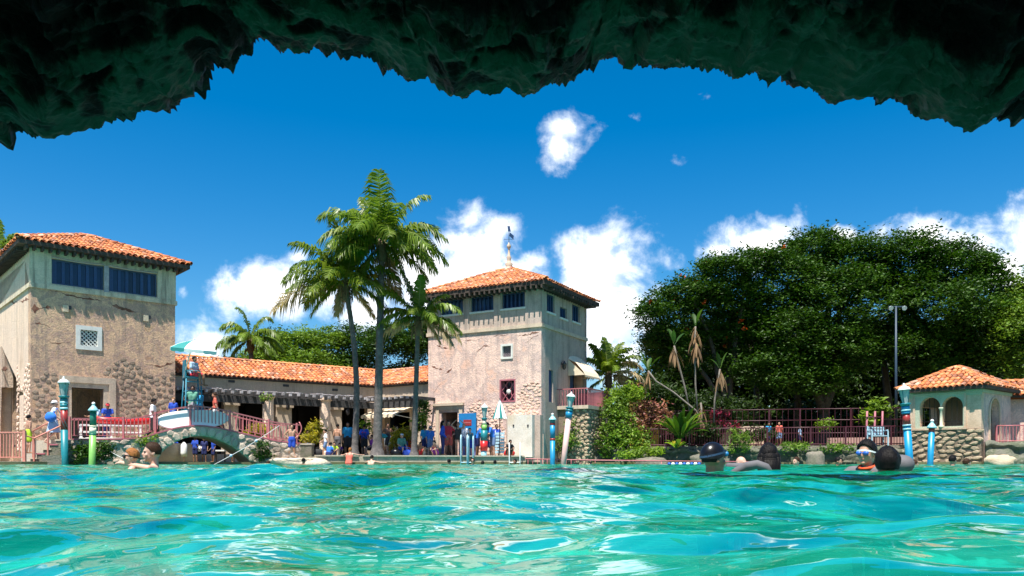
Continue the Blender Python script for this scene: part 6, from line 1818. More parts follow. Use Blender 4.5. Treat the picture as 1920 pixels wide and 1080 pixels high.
palm('slender palm with curved leaning trunk, left of the tallest palm', (664, 850), (648, 535), 37.0, [
    (100, 5, 3.2, .5, 0), (82, -10, 3.0, .9, 2), (120, -15, 3.2, 1.0, 0), (140, 5, 3.3, 1.4, 2), (155, -20, 2.8, 1.4, 0), (168, 8, 3.8, 1.35, 1), (60, 15, 3.0, 1.3, 0), (35, -10, 2.8, 1.4, 0), (12, 5, 2.7, 1.4, 0), (-10, -10, 2.4, 1.4, 0), (100, -60, 2.8, 1.6, 0), (40, -55, 2.6, 1.6, 0), (150, -55, 2.6, 1.6, 0),
    (185, 10, 2.3, 1.4, 0), (112, 30, 3.1, 1.1, 2), (132, -35, 3.0, 1.4, 0), (72, -30, 2.9, 1.3, 2), (48, 30, 2.8, 1.5, 0), (24, -35, 2.7, 1.6, 2), (160, 30, 2.9, 1.5, 0), (-35, 15, 1.9, 1.0, 1), (215, -15, 2.2, 1.0, 0), (250, 15, 1.7, .6, 1), (90, 55, 3.0, 1.3, 0)], .155, curve=.28)
palm('short palm with drooping dry fronds in front of the pinkish tower', (776, 862), (784, 600), 36.8, [
    (105, 5, 2.2, .5, 0), (85, -20, 2.2, .7, 2), (65, 10, 2.1, 1.0, 0), (45, -10, 2.3, 1.5, 2), (25, 10, 2.2, 1.7, 2), (8, -10, 2.3, 1.8, 1), (-2, -30, 2.3, 1.9, 1), (125, -10, 2.1, 1.0, 0), (145, 10, 2.1, 1.4, 0), (165, -15, 2.0, 1.5, 0), (178, 5, 2.2, 1.5, 1), (95, -60, 2.0, 1.5, 0), (40, -55, 2.0, 1.6, 2), (150, -55, 1.9, 1.6, 0), (200, -10, 1.5, 1.2, 1), (-40, 5, 1.6, 1.0, 1), (18, -30, 2.2, 1.7, 2), (70, 50, 2.0, 1.2, 0)], .14, ll=.8, name='coconut_palm')
palm('bushy lime green palm behind the arcade roof near the parasol', (475, 720), (470, 640), 50, [(100, 0, 2.3, 1.0, 2), (75, 10, 2.2, 1.3, 2), (50, -10, 2.4, 1.8, 2), (25, 5, 2.2, 1.9, 2), (5, -10, 2.0, 1.9, 2), (125, 0, 2.3, 1.5, 2), (150, -10, 2.3, 1.9, 2), (172, 5, 2.0, 1.9, 2), (90, -60, 2.0, 1.8, 2), (30, -50, 2.0, 1.9, 2), (150, -50, 2.0, 1.9, 0), (200, 0, 1.6, 1.5, 2), (-20, 0, 1.6, 1.5, 0), (120, 40, 2.2, 1.3, 0), (110, -30, 2.2, 1.6, 2), (60, 30, 2.2, 1.5, 2), (35, 20, 2.2, 1.8, 2), (140, 25, 2.2, 1.7, 2), (12, -35, 2.0, 1.8, 2), (165, -35, 2.0, 1.8, 2)], .2, 'garden palms', ll=.9, z0=3.0, name='garden_palm')
palm('green palm with dry lower fronds just right of the pinkish tower', (1140, 800), (1141, 705), 46, [(95, 0, 2.3, .5, 0), (110, -15, 2.3, .8, 0), (75, 10, 2.2, .8, 0), (60, -10, 2.3, 1.2, 0), (130, 0, 2.1, 1.2, 2), (45, 5, 2.2, 1.5, 1), (25, -10, 2.2, 1.6, 1), (150, 0, 2.0, 1.5, 2), (5, 5, 1.9, 1.5, 1), (100, -50, 2.0, 1.2, 0), (80, -60, 2.0, 1.3, 2), (170, 0, 1.7, 1.5, 2), (-25, 0, 1.6, 1.0, 1), (200, -10, 1.6, 1.0, 2), (88, 20, 2.4, .6, 0), (102, 30, 2.3, .6, 2), (70, -25, 2.3, 1.0, 0), (120, 20, 2.2, .9, 0), (52, 25, 2.2, 1.2, 2)], .17, 'garden palms', ll=.85, z0=.9, name='garden_palm')
palm('palm top peeping over the tiled roof at the left edge', (-6, 700), (-4, 470), 47, [(90, 0, 2.0, .9, 2), (60, 10, 2.0, 1.4, 2), (35, -10, 2.1, 1.8, 2), (120, 0, 2.0, 1.4, 0), (150, -10, 2.0, 1.7, 0), (10, 0, 1.9, 1.7, 0), (75, -50, 2.0, 1.6, 2), (45, 30, 2.2, 1.3, 2)], .2, 'garden palms', ll=.9, z0=1.0, name='garden_palm')


def bush(name, label, blobs, mtl, size, rc, per, cat='shrub', group=None, stems=None, aspect=.45, droop=.3):
    base = blobs[0][0]; t_ = thing(name, label, cat, (base[0], base[1], base[2] - blobs[0][1][2]), group)
    link('foliage', leaf_mesh('foliage', clump_points(blobs, rc, per, .35), size, M[mtl], droop, aspect), t_)
    mb = MB()
    for k in range(6): a = k * 1.05; mb.tube([(base[0] + .1 * math.cos(a), base[1] + .1 * math.sin(a), base[2] - blobs[0][1][2]), (base[0] + blobs[0][1][0] * .6 * math.cos(a), base[1] + .4 * math.sin(a), base[2] + blobs[0][1][2] * .3)], [.025, .008], 4)
    mb.build('stem', M['bark'], t_)
    return t_


def sblob(px, py, rx, ry, d, k): s_ = d / F; return (tuple(W(px, py, d)), (rx * s_, max(rx * s_ * .8, .3), ry * s_), k)


bush('shrub', 'lush green shrub filling the corner between the stone pier and the rocky bank', [sblob(1160, 800, 34, 38, 41.6, 70), (sblob(1140, 830, 22, 25, 41.3, 30)), sblob(1185, 825, 36, 22, 41.0, 45), sblob(1150, 765, 22, 22, 42, 30)], 'leaf_bright', .20, .27, 20)
bush('shrub', 'lime green leafy shrub beside the pink balcony end', [sblob(1165, 748, 36, 20, 43, 45), sblob(1190, 735, 22, 14, 43, 20)], 'leaf_lime', .22, .30, 22)
bush('bougainvillea', 'dusty rose bougainvillea bush behind the railing', [sblob(1212, 775, 38, 26, 43.2, 60), sblob(1245, 790, 30, 22, 42.9, 40), sblob(1195, 800, 30, 18, 42.9, 30)], 'leaf_rose', .2, .28, 26, 'bush')
bush('shrub', 'small fern like plant spilling over the bank behind the capped swimmer', [sblob(1385, 828, 22, 20, 38.9, 34)], 'leaf_bright', .26, .26, 16, 'plant', None, None, .2, .9)
bush('shrub', 'patch of lime green weeds on the bank under the bougainvillea', [sblob(1220, 846, 26, 9, 39.6, 26), sblob(1180, 850, 24, 10, 40, 22)], 'leaf_lime', .18, .2, 16, 'plant')
bush('shrub', 'green weeds along the foot of the stone pier', [sblob(1062, 828, 26, 22, 41.2, 40), sblob(1078, 800, 16, 14, 41.4, 16)], 'leaf_bright', .26, .26, 14, 'plant', None, None, .22, .6)
bush('shrub', 'pale yellow green bush lit in the dark beyond the fence', [sblob(1548, 795, 14, 10, 47, 20)], 'leaf_lime', .2, .25, 20, 'bush')
bush('shrub', 'light green leaning branch of leaves above the pink posts', [sblob(1645, 770, 22, 16, 43, 26), sblob(1630, 785, 18, 10, 43, 14)], 'leaf_lime', .3, .3, 18, 'bush')
bush('shrub', 'magenta leaved plant behind the railing under the tall dry plants', [sblob(1348, 778, 13, 10, 42, 14)], 'leaf_magenta', .4, .22, 10, 'plant', None, None, .2, -.4)
bush('shrub', 'dark pink flowering shrub spreading along the railing right of the magenta plant', [sblob(1360, 798, 30, 12, 42.2, 24)], 'leaf_magenta', .14, .26, 10, 'plant')
bush('ivy', 'dark creeper hanging on the terrace wall between the two left poles', [sblob(190, 845, 22, 18, 29.75, 34), sblob(150, 845, 16, 20, 29.6, 24)], 'leaf_tree', .14, .2, 22, 'creeper')
bush('ivy', 'small yellow green creeper on the bridge coping left of the paddleboard', [sblob(268, 828, 14, 7, 30.9, 16), sblob(288, 818, 9, 5, 31.2, 8)], 'leaf_lime', .10, .14, 14, 'creeper')
bush('ivy', 'dark creeper clinging to the right foot of the bridge', [sblob(490, 845, 12, 20, 33.0, 22), sblob(500, 858, 14, 10, 33.2, 14)], 'leaf_tree', .13, .18, 20, 'creeper')
bush('ivy', 'creeper draped over the pergola end beside the pinkish tower', [sblob(795, 772, 9, 22, 42.0, 24), sblob(790, 760, 14, 8, 42, 12)], 'leaf_tree', .16, .2, 16, 'creeper')
bush('ivy', 'tuft of creeper on top of the left white column', [sblob(497, 745, 12, 7, 38.4, 12)], 'leaf_bright', .13, .15, 14, 'creeper')
bush('shrub', 'dark leafy undergrowth along the fence between the large leaved plant and the fern', [sblob(1320, 812, 28, 16, 41.4, 50), sblob(1420, 815, 30, 10, 41.2, 36)], 'leaf_dark', .2, .26, 24, 'shrub')
bush('shrub', 'trailing green plants hanging over the bank left of the curly haired bather', [sblob(1480, 838, 40, 7, 38.5, 34), sblob(1570, 840, 40, 6, 37.8, 30)], 'leaf_bright', .16, .18, 16, 'plant')
bush('shrub', 'dense dark shrubs behind the dry stemmed plants under the flowering tree', [sblob(1230, 740, 40, 26, 46, 60), sblob(1290, 760, 50, 34, 46.5, 90), sblob(1370, 770, 50, 26, 47, 80)], 'leaf_dark', .24, .4, 30, 'shrub')
GY = 'golden plants along the arcade'
bush('croton', 'golden croton behind the bridge railing', [sblob(482, 808, 18, 13, 36.5, 34)], 'leaf_yellow', .24, .22, 14, 'plant', GY, None, .25)
bush('croton', 'golden plant on the bench block right of the boy in blue trunks', [sblob(580, 820, 14, 10, 37.2, 20)], 'leaf_yellow', .26, .2, 12, 'plant', GY, None, .2)
bush('croton', 'tall golden croton against the white column in front of the arcade', [sblob(592, 806, 12, 22, 38.5, 34)], 'leaf_yellow', .24, .22, 14, 'plant', GY, None, .25)
bush('croton', 'round golden palm like plant between the thickest and the shortest palm', [sblob(757, 818, 22, 18, 40.5, 44), sblob(745, 832, 16, 14, 40.3, 18)], 'leaf_yellow', .30, .24, 14, 'plant', GY, None, .18)
bush('croton', 'yellow green plant at the tower foot right of the shortest palm', [sblob(789, 792, 12, 14, 40.5, 22)], 'leaf_lime', .22, .2, 14, 'plant', GY)
bush('croton', 'small lime plant between the two tall palms', [sblob(686, 802, 10, 14, 41.5, 16)], 'leaf_lime', .24, .2, 12, 'plant', GY)


def paddle(name, o_, dv, L, wd, bend, mtl, parent, seed=0):
    """one large paddle leaf with a stalk and midrib fold"""
    r = random.Random(seed); d_ = Vector(dv).normalized(); side = d_.cross(Vector((0, 0, 1)))
    side = side.normalized() if side.length > .1 else Vector((math.cos(seed), math.sin(seed), 0))
    p = Vector(o_); mb = MB(); pts = []; S = 9
    for k in range(S + 1):
        pts.append(p.copy()); f = k / S; p = p + (d_ + Vector((0, 0, -bend * f * f))).normalized() * L / S
    mb.tube(pts[:5], [.025, .022, .018, .014, .01], 4)
    vs = []
    for k in range(2, S + 1):
        f = (k - 2) / (S - 2); w_ = wd * math.sin(PI * min(.06 + f * .94, .99)) ** .65
        dd = (pts[min(k + 1, S)] - pts[k - 1]).normalized(); nn = side.cross(dd).normalized()
        vs += [pts[k] - side * w_ + nn * w_ * .35, pts[k], pts[k] + side * w_ + nn * w_ * .35]
    n_ = S - 1
    mb.add(vs, [(i * 3 + j, i * 3 + j + 1, (i + 1) * 3 + j + 1, (i + 1) * 3 + j) for i in range(n_ - 1) for j in (0, 1)], 0, True)
    return mb.build(name, M[mtl], parent)


def big_plant(label, px, py, d, n_, L, wd, mats, name='leafy_plant', spread=.75, cat='plant', z0=None):
    b_ = W(px, py, d)
    t_ = thing(name, label, cat, b_); r = random.Random(int(px))
    for k in range(n_):
        a = 2.4 * k; e = .45 + spread * (1 - k / n_) if k % 3 else .9; dv = Vector((math.cos(a) * math.cos(e), math.sin(a) * math.cos(e) * .8, math.sin(e)))
        paddle('leaf', b_ + Vector((dv.x, dv.y, 0)) * .06, dv, L * r.uniform(.7, 1.15), wd * r.uniform(.8, 1.2), r.uniform(.5, 1.4), mats[k % len(mats)], t_, k)
    return t_


big_plant('large paddle leaved plant with some yellow leaves hanging over the rocky bank', 1275, 822, 40.0, 38, 1.65, .13, ('leaf_tree', 'leaf_tree', 'leaf_bright', 'leaf_tree', 'leaf_lime', 'leaf_tree', 'leaf_bright'))
big_plant('smaller yellowing paddle leaved plant low on the bank below the large leaved plant', 1268, 840, 39.5, 9, .75, .11, ('leaf_yellow', 'leaf_lime', 'leaf_bright'), spread=.4)


def dry_stalk(label, pts, d, leaves, skirt, seed):
    P_ = [W(x, y, d) for x, y in pts]
    t_ = thing('strelitzia', label, 'plant', P_[0], 'tall bare stemmed plants with dead leaves'); mb = MB()
    mb.tube(P_, [.047] * len(P_), 7); mb.build('stem', M['bark_pale'], t_); r = random.Random(seed); tp_ = P_[-1]
    for k in range(leaves): a = 2.4 * k + seed; dv = Vector((math.cos(a) * .4, math.sin(a) * .4, 1 if k < 2 else .5)); paddle('leaf', tp_, dv, r.uniform(.8, 1.25), .12, r.uniform(.2, 1.1), ('leaf_tree', 'leaf_bright', 'leaf_tree')[k % 3], t_, k + seed)
    for k in range(skirt * 3):
        a = 1.9 * k + seed; q_ = tp_ - Vector((0, 0, r.uniform(0, 1.3 if skirt > 6 else .45))); paddle('dead_leaf', q_, Vector((math.cos(a) * r.uniform(.2, .6), math.sin(a) * .4, -.6)), r.uniform(.45, 1.1), r.uniform(.035, .075), 2.6, 'dead_leaf', t_, k)


dry_stalk('long pale bare stem leaning far left with a small green tuft', [(1322, 802), (1305, 770), (1262, 735), (1230, 715), (1215, 695)], 41.8, 4, 3, 1)
dry_stalk('slightly leaning bare stem with brown skirt under one upright leaf', [(1297, 790), (1285, 730), (1268, 665), (1264, 648)], 42.0, 3, 6, 2)
dry_stalk('tallest upright stem thickly hung with brown dead leaves', [(1310, 800), (1304, 720), (1302, 640), (1304, 612)], 42.3, 3, 14, 3)
dry_stalk('rightmost bare stem with a green tip and hanging dry leaves', [(1338, 800), (1340, 750), (1348, 705), (1350, 692)], 41.6, 3, 6, 4)
dry_stalk('short thick dead stump with drooping dry leaves at the base of the bare stems', [(1318, 800), (1316, 775), (1314, 755)], 41.4, 0, 8, 5)

# ------------------------------------------------------------------ people
JOBS = []
BASEJ = dict(pel=(0, 0, .93), wai=(0, .0, 1.08), che=(0, .0, 1.27), nck=(0, .012, 1.43), hd=(0, -.012, 1.585),
             sL=(.165, .0, 1.385), eL=(.225, .03, 1.11), wL=(.235, -.04, .86), hipL=(.085, 0, .91), kL=(.10, -.015, .50), aL=(.105, .03, .08), tL=(.125, -.13, .035))
for k_ in ('s', 'e', 'w', 'hip', 'k', 'a', 't'):
    x_, y_, z_ = BASEJ[k_ + 'L']; BASEJ[k_ + 'R'] = (-x_, y_, z_)
UPPER = ('wai', 'che', 'nck', 'hd', 'sL', 'sR', 'eL', 'eR', 'wL', 'wR')


def pose_joints(kind, seed):
    r = random.Random(seed); J = {k: Vector(v) for k, v in BASEJ.items()}; lean = 0.0; turn = 0.0
    def fwd(a, keep=()):
        m_ = Matrix.Rotation(a, 3, 'X'); p0 = J['pel'].copy()
        for k in UPPER:
            if k not in keep: J[k] = p0 + m_ @ (J[k] - p0)
    if kind == 'stand':
        J['aL'].y += r.uniform(-.08, .08); J['tL'].y = J['aL'].y - .16; J['aR'].x -= r.uniform(0, .08); J['tR'].x = J['aR'].x - .02
        for s in 'LR': J['w' + s].y -= r.uniform(0, .15); J['e' + s].y += r.uniform(0, .05)
    elif kind == 'walk':
        J['kL'] += Vector((0, -.14, .03)); J['aL'] += Vector((0, -.22, 0)); J['tL'] += Vector((0, -.24, .02)); J['kR'] += Vector((0, -.02, 0)); J['aR'] += Vector((0, .26, .06)); J['tR'] += Vector((0, .26, .0))
        J['wL'] += Vector((0, .14, .03)); J['wR'] += Vector((0, -.24, .08)); J['eR'] += Vector((0, -.08, 0)); lean = .06; fwd(.06)
    elif kind == 'sit':
        for k in UPPER + ('pel', 'hipL', 'hipR'): J[k].z -= .47
        for s, sg in (('L', 1), ('R', -1)):
            J['k' + s] = Vector((sg * .12, -.44, .47)); J['a' + s] = Vector((sg * .12, -.46, .08)); J['t' + s] = Vector((sg * .13, -.62, .035)); J['e' + s] = Vector((sg * .22, -.08, .66)); J['w' + s] = Vector((sg * .15, -.34, .56))
        lean = .12
        fwd(.12)
    elif kind == 'crouch':
        for k in UPPER + ('pel', 'hipL', 'hipR'): J[k].z -= .70
        for s, sg in (('L', 1), ('R', -1)):
            J['k' + s] = Vector((sg * .16, -.32, .50)); J['a' + s] = Vector((sg * .14, -.12, .08)); J['t' + s] = Vector((sg * .16, -.30, .035)); J['e' + s] = Vector((sg * .26, -.2, .52)); J['w' + s] = Vector((sg * .12, -.42, .44))
        lean = .35; fwd(.35, ('eL', 'eR', 'wL', 'wR'))
    elif kind == 'bend':
        fwd(1.35); lean = 1.0
        for s in 'LR':
            J['e' + s] = J['s' + s] + Vector((0, -.06, -.27)); J['w' + s] = J['e' + s] + Vector((0, -.05, -.24)); J['k' + s].y -= .06
    elif kind == 'lean':
        fwd(.45); lean = .4
        for s, sg in (('L', 1), ('R', -1)): J['e' + s] = J['s' + s] + Vector((sg * .04, -.10, -.26)); J['w' + s] = J['e' + s] + Vector((-sg * .06, -.24, .02))
    elif kind == 'armsup':
        for s, sg in (('L', 1), ('R', -1)): J['e' + s] = Vector((sg * .36, .0, 1.55)); J['w' + s] = Vector((sg * .17, -.02, 1.74))
    elif kind == 'akimbo':
        for s, sg in (('L', 1), ('R', -1)): J['e' + s] = Vector((sg * .36, .06, 1.16)); J['w' + s] = Vector((sg * .17, -.02, 1.00))
        J['aL'].x += .06; J['tL'].x += .08; J['aR'].x -= .06; J['tR'].x -= .08
    elif kind == 'swim':
        for s, sg in (('L', 1), ('R', -1)): J['e' + s] = Vector((sg * .30, -.16, 1.25)); J['w' + s] = Vector((sg * .26, -.40, 1.24))
    elif kind == 'hug':
        J['eL'] = Vector((.36, -.08, 1.40)); J['wL'] = Vector((.18, -.30, 1.45)); J['eR'] = Vector((-.30, -.22, 1.33)); J['wR'] = Vector((-.10, -.42, 1.36))
    elif kind == 'ledge':
        fwd(.3); lean = .2
        for s, sg in (('L', 1), ('R', -1)): J['e' + s] = J['s' + s] + Vector((sg * .18, -.16, -.04)); J['w' + s] = J['e' + s] + Vector((sg * .16, -.20, .0))
    return J, lean


def capsule(mb, a, b_, ra, rb, n=10):
    a, b_ = Vector(a), Vector(b_); mb.tube([a, b_], [ra, rb], n); mb.ell(a, ra, ra, ra, n, 6); mb.ell(b_, rb, rb, rb, n, 6)


def remesh_job(o, vox, smooth=4, after=None):
    m_ = o.modifiers.new('skin', 'REMESH'); m_.mode = 'VOXEL'; m_.voxel_size = vox; m_.use_smooth_shade = True
    s_ = o.modifiers.new('soft', 'SMOOTH'); s_.factor = .5; s_.iterations = smooth
    JOBS.append((o, after))


def person(label, foot, H, yaw, pose, skin, hair, wear, group='people at the pool', vox=.016, turn=0, build=1.0, hairstyle='short', seed=None, name='person'):
    seed = seed if seed is not None else int(abs(foot[0] * 100 + foot[1] * 10)); J, lean = pose_joints(pose, seed)
    sc = H / 1.70; hs = 1.0 + max(0, (1.55 - H)) * .45          # children have larger heads
    Rz = Matrix.Rotation(math.radians(yaw), 3, 'Z'); foot = Vector(foot)
    def T(v): return Rz @ (Vector(v) * sc)
    Hm = Matrix.Rotation(math.radians(turn), 3, 'Z') @ Matrix.Rotation(lean * .45, 3, 'X')
    mb = MB(); B = build; hd = J['hd']
    def cap(a, b_, ra, rb): capsule(mb, J[a] if isinstance(a, str) else a, J[b_] if isinstance(b_, str) else b_, ra, rb)
    pel, che, wai = J['pel'], J['che'], J['wai']
    ax = Vector((1, 0, 0))
    for sg in (-1, 1):
        cap(pel + ax * sg * .065, wai + ax * sg * .052, .098 * B, .088 * B); cap(wai + ax * sg * .052, che + ax * sg * .075, .088 * B, .098 * B); cap(che + ax * sg * .075, J['sL' if sg > 0 else 'sR'] - ax * sg * .03, .09 * B, .058)
    cap('sL', 'sR', .056, .056); cap('nck', hd + Vector((0, .02, -.06)), .052, .05); cap(che, 'nck', .08, .056)
    for s in 'LR':
        cap('hip' + s, 'k' + s, .083 * B, .055); cap('k' + s, 'a' + s, .055, .036); cap(J['a' + s] - Vector((0, 0, .04)), J['t' + s], .038, .03)
        kn, an = J['k' + s], J['a' + s]; cf = kn.lerp(an, .3) + Vector((0, .018, 0)); mb.ell(cf, .05, .052, .09, 10, 6)
        cap('s' + s, 'e' + s, .050 * B, .038); cap('e' + s, 'w' + s, .038, .026)
        w_, e_ = J['w' + s], J['e' + s]; d_ = (w_ - e_).normalized(); pr = d_.cross(Vector((0, 1, 0))); pr = pr.normalized() if pr.length > .1 else Vector((1, 0, 0)); pn = d_.cross(pr)
        pal = w_ + d_ * .07; cap(w_, pal, .024, .030)
        for q_ in range(4):
            b0 = pal + pn * (q_ - 1.5) * .019; L_ = (.062, .075, .07, .055)[q_]; dm = (d_ + pn * (q_ - 1.5) * .06 + pr * .18).normalized(); mid_ = b0 + dm * L_ * .6
            capsule(mb, b0, mid_, .0105, .0100, 6); capsule(mb, mid_, mid_ + (dm + pr * .5).normalized() * L_ * .5, .0100, .009, 6)
        capsule(mb, w_ + d_ * .03 - pn * .02, w_ + d_ * .085 - pn * .055, .013, .0105, 6)
    def h(x, y, z): return hd + Hm @ (Vector((x, y, z)) * hs)
    mb.ell(h(0, .008, .02), .076 * hs, .094 * hs, .098 * hs, 16, 12, Hm); mb.ell(h(0, -.028, -.045), .058 * hs, .066 * hs, .070 * hs, 14, 10, Hm)
    mb.ell(h(0, -.098, -.022), .014 * hs, .020 * hs, .026 * hs, 8, 6, Hm); mb.ell(h(0, -.075, -.095), .026 * hs, .022 * hs, .020 * hs, 8, 6, Hm); mb.ell(h(0, -.086, .018), .05 * hs, .012 * hs, .012 * hs, 8, 6, Hm); mb.ell(h(0, -.088, -.060), .026 * hs, .014 * hs, .012 * hs, 8, 6, Hm)
    for sg in (-1, 1): mb.ell(h(sg * .075, .01, -.015), .012 * hs, .022 * hs, .032 * hs, 8, 6, Hm); mb.ell(h(sg * .042, -.066, -.03), .022 * hs, .018 * hs, .02 * hs, 8, 6, Hm)
    mb.v = [tuple(T(v)) for v in mb.v]
    o = mb.build(name, [M['skin_' + skin], M['eye'], M['lips']])
    o.location = foot; tag(o, label, 'person', group)
    eyes = [T(h(sg * .031, -.084, .0)) for sg in (-1, 1)]; mouth = T(h(0, -.100, -.062)); er, mr = .013 * sc * hs, .020 * sc * hs
    def paint(me):
        n_ = len(me.polygons); c = np.empty(n_ * 3); me.polygons.foreach_get('center', c); c = c.reshape(-1, 3); mi = np.zeros(n_, np.int32)
        for e in eyes: mi[np.linalg.norm((c - np.array(e)) * np.array((1, 1, 1.35)), axis=1) < er] = 1
        mi[np.linalg.norm((c - np.array(mouth)) * np.array((1, 1, 2.6)), axis=1) < mr] = 2
        me.polygons.foreach_set('material_index', mi)
    remesh_job(o, vox * (.9 if H < 1.3 else 1), 3, paint)
    def child(nm, mbx, mt, rm=0, sm=3):
        mbx.v = [tuple(T(v)) for v in mbx.v]
        c = mbx.build(nm, M[mt]); c.parent = o
        if rm: remesh_job(c, rm, sm)
        return c
    # hair
    if hair:
        mb = MB()
        def hcap(grow, low, front):
            n_u, n_v = 30, 16; vs = []
            for j in range(n_v + 1):
                for i in range(n_u):
                    a = 2 * PI * i / n_u; fr_ = math.cos(a + PI / 2)          # +1 at the face
                    face = max(0, -math.sin(a)); th_max = low - (low - front) * face ** .7
                    th = th_max * j / n_v; rr_ = 1 + grow + (.06 + grow * .25) * mnoise.noise(Vector((math.cos(a) * 2.4, math.sin(a) * 2.4, th * 2.5 + seed))) + (.03 + grow * .15) * mnoise.noise(Vector((math.cos(a) * 7, math.sin(a) * 7, th * 6 + seed)))
                    vs.append(h(.076 * rr_ * math.sin(th) * math.cos(a), .008 + .094 * rr_ * math.sin(th) * math.sin(a), .02 + .098 * rr_ * math.cos(th)))
            inner = [tuple(Vector(v).lerp(h(0, .008, .0), .12)) for v in vs[-n_u:]]
            mb.add(vs + inner, [(j * n_u + i, (j + 1) * n_u + i, (j + 1) * n_u + (i + 1) % n_u, j * n_u + (i + 1) % n_u) for j in range(n_v + 1) for i in range(n_u)], 0, True)
        hcap(10 if 0 else .10 if hairstyle != 'full' else .20, 2.0 if hairstyle != 'full' else 2.15, .95)
        if hairstyle in ('long', 'tail'):
            w_ = .08 if hairstyle == 'long' else .03
            capsule(mb, h(0, .06, -.02), h(0, .09, -.22), w_ * hs, w_ * .7 * hs); 
            if hairstyle == 'long':
                for sg in (-1, 1): capsule(mb, h(sg * .05, .05, .0), h(sg * .055, .05, -.22), .05 * hs, .04 * hs)
        child('hair', mb, 'hair_' + hair)
    for wv in wear:
        mb = MB(); kind, mt = wv[0], wv[1]; g = .016
        if kind in ('shirt', 'tank', 'swimsuit', 'vest'):
            for sg in (-1, 1):
                capsule(mb, pel + ax * sg * .065 + (Vector((0, 0, .0)) if kind != 'swimsuit' else Vector()), wai + ax * sg * .052, .098 * B + g + .006, .088 * B + g + .006); capsule(mb, wai + ax * sg * .052, che + ax * sg * .075, .088 * B + g, .098 * B + g)
                capsule(mb, che + ax * sg * .075, J['sL' if sg > 0 else 'sR'] - ax * sg * (.03 if kind == 'shirt' else .07), .09 * B + g, .058 + g * (1 if kind == 'shirt' else .3))
            if kind == 'shirt':
                capsule(mb, J['sL'], J['sR'], .056 + g, .056 + g)
                for s in 'LR': capsule(mb, J['s' + s], J['s' + s].lerp(J['e' + s], wv[2] if len(wv) > 2 else .62), .050 * B + g, .046 * B + g)
                if len(wv) > 2 and wv[2] > 1:
                    for s in 'LR': capsule(mb, J['e' + s], J['e' + s].lerp(J['w' + s], .85), .046 * B + g, .034 + g * .7)
            child('shirt' if kind == 'shirt' else 'swimsuit' if kind == 'swimsuit' else 'top', mb, 'cloth_' + mt, .018)
        elif kind in ('shorts', 'trousers', 'briefs'):
            f = {'shorts': .78, 'trousers': 1.0, 'briefs': .12}[kind]
            capsule(mb, pel + ax * .06, pel - ax * .06, .11 * B + g, .11 * B + g); capsule(mb, pel + ax * .06 + Vector((0, 0, .07)), pel - ax * .06 + Vector((0, 0, .07)), .10 * B + g, .10 * B + g)
            for s in 'LR':
                capsule(mb, J['hip' + s], J['hip' + s].lerp(J['k' + s], f), .083 * B + g + .006, (.068 * B if f < 1 else .056) + g + .01)
                if kind == 'trousers': capsule(mb, J['k' + s], J['k' + s].lerp(J['a' + s], .9), .06 + g, .045 + g)
            child(kind, mb, 'cloth_' + mt, .018)
        elif kind == 'skirt':
            c0 = pel + Vector((0, 0, .12)); n_ = 18; vs = []
            for j, (z, rx, ry) in enumerate(((.12, .15, .115), (0, .19, .15), (-.2, .23, .19), (-.46, .28, .24))):
                for i in range(n_): a = 2 * PI * i / n_; q_ = 1 + .06 * math.sin(a * 7) * j; vs.append(pel + Vector((rx * q_ * math.cos(a), ry * q_ * math.sin(a), z)))
            mb.add(vs, [(j * n_ + i, j * n_ + (i + 1) % n_, (j + 1) * n_ + (i + 1) % n_, (j + 1) * n_ + i) for j in range(3) for i in range(n_)], 0, True); child('skirt', mb, 'cloth_' + mt)
        elif kind == 'hat':
            mb.lathe(h(0, .01, .03), [(.155, 0), (.16, .012), (.098, .02), (.095, .085), (.05, .115)], 16, axis=Hm @ Vector((0, .05, 1))); child('hat', mb, 'cloth_' + mt)
            mb = MB(); mb.lathe(h(0, .01, .052), [(.0985, 0), (.098, .025)], 16, axis=Hm @ Vector((0, .05, 1))); child('hat_band', mb, 'cloth_black')
        elif kind == 'cap':
            n_u = 20; vs = []
            for j in range(9):
                for i in range(n_u):
                    a = 2 * PI * i / n_u; face = max(0, -math.sin(a)); th = (1.75 - .42 * face) * j / 8
                    vs.append(h(.092 * math.sin(th) * math.cos(a), .010 + .114 * math.sin(th) * math.sin(a), .024 + .118 * math.cos(th)))
            mb.add(vs, [(j * n_u + i, (j + 1) * n_u + i, (j + 1) * n_u + (i + 1) % n_u, j * n_u + (i + 1) % n_u) for j in range(8) for i in range(n_u)], 0, True)
            c_ = child('swim_cap', mb, mt)
        elif kind == 'goggles':
            for sg in (-1, 1): mb.ell(h(sg * .034, -.094, wv[2]), .030 * hs, .020 * hs, .021 * hs, 12, 8, Hm)
            mb.tube([h(-.012, -.104, wv[2]), h(.012, -.104, wv[2])], .006 * hs, 5)
            child('goggles', mb, mt)
            mb = MB(); n_ = 24; vs = []
            for i in range(n_):
                a = 2 * PI * i / n_
                for dz_ in (-.008, .008): vs.append(h(.093 * math.cos(a), .008 + .116 * math.sin(a), wv[2] + dz_ - .028 * math.sin(a)))
            mb.add(vs, [(2 * i, 2 * ((i + 1) % n_), 2 * ((i + 1) % n_) + 1, 2 * i + 1) for i in range(n_)], 0, True); child('goggle_strap', mb, wv[3])
        elif kind == 'ball_cap':
            mb.ell(h(0, .008, .045), .084 * hs, .10 * hs, .078 * hs, 14, 8, Hm); mb.ell(h(0, -.11, .035), .06 * hs, .06 * hs, .008 * hs, 12, 6, Hm); child('cap', mb, 'cloth_' + mt)
        elif kind == 'collar':
            mb.tube([J['nck'] + Vector((.078 * math.cos(a), .085 * math.sin(a) - .015, .02 - .025 * math.sin(-a))) for a in np.linspace(0, 2 * PI, 19)], .015, 8); child('collar', mb, 'cloth_' + mt)
        elif kind == 'ribbon':
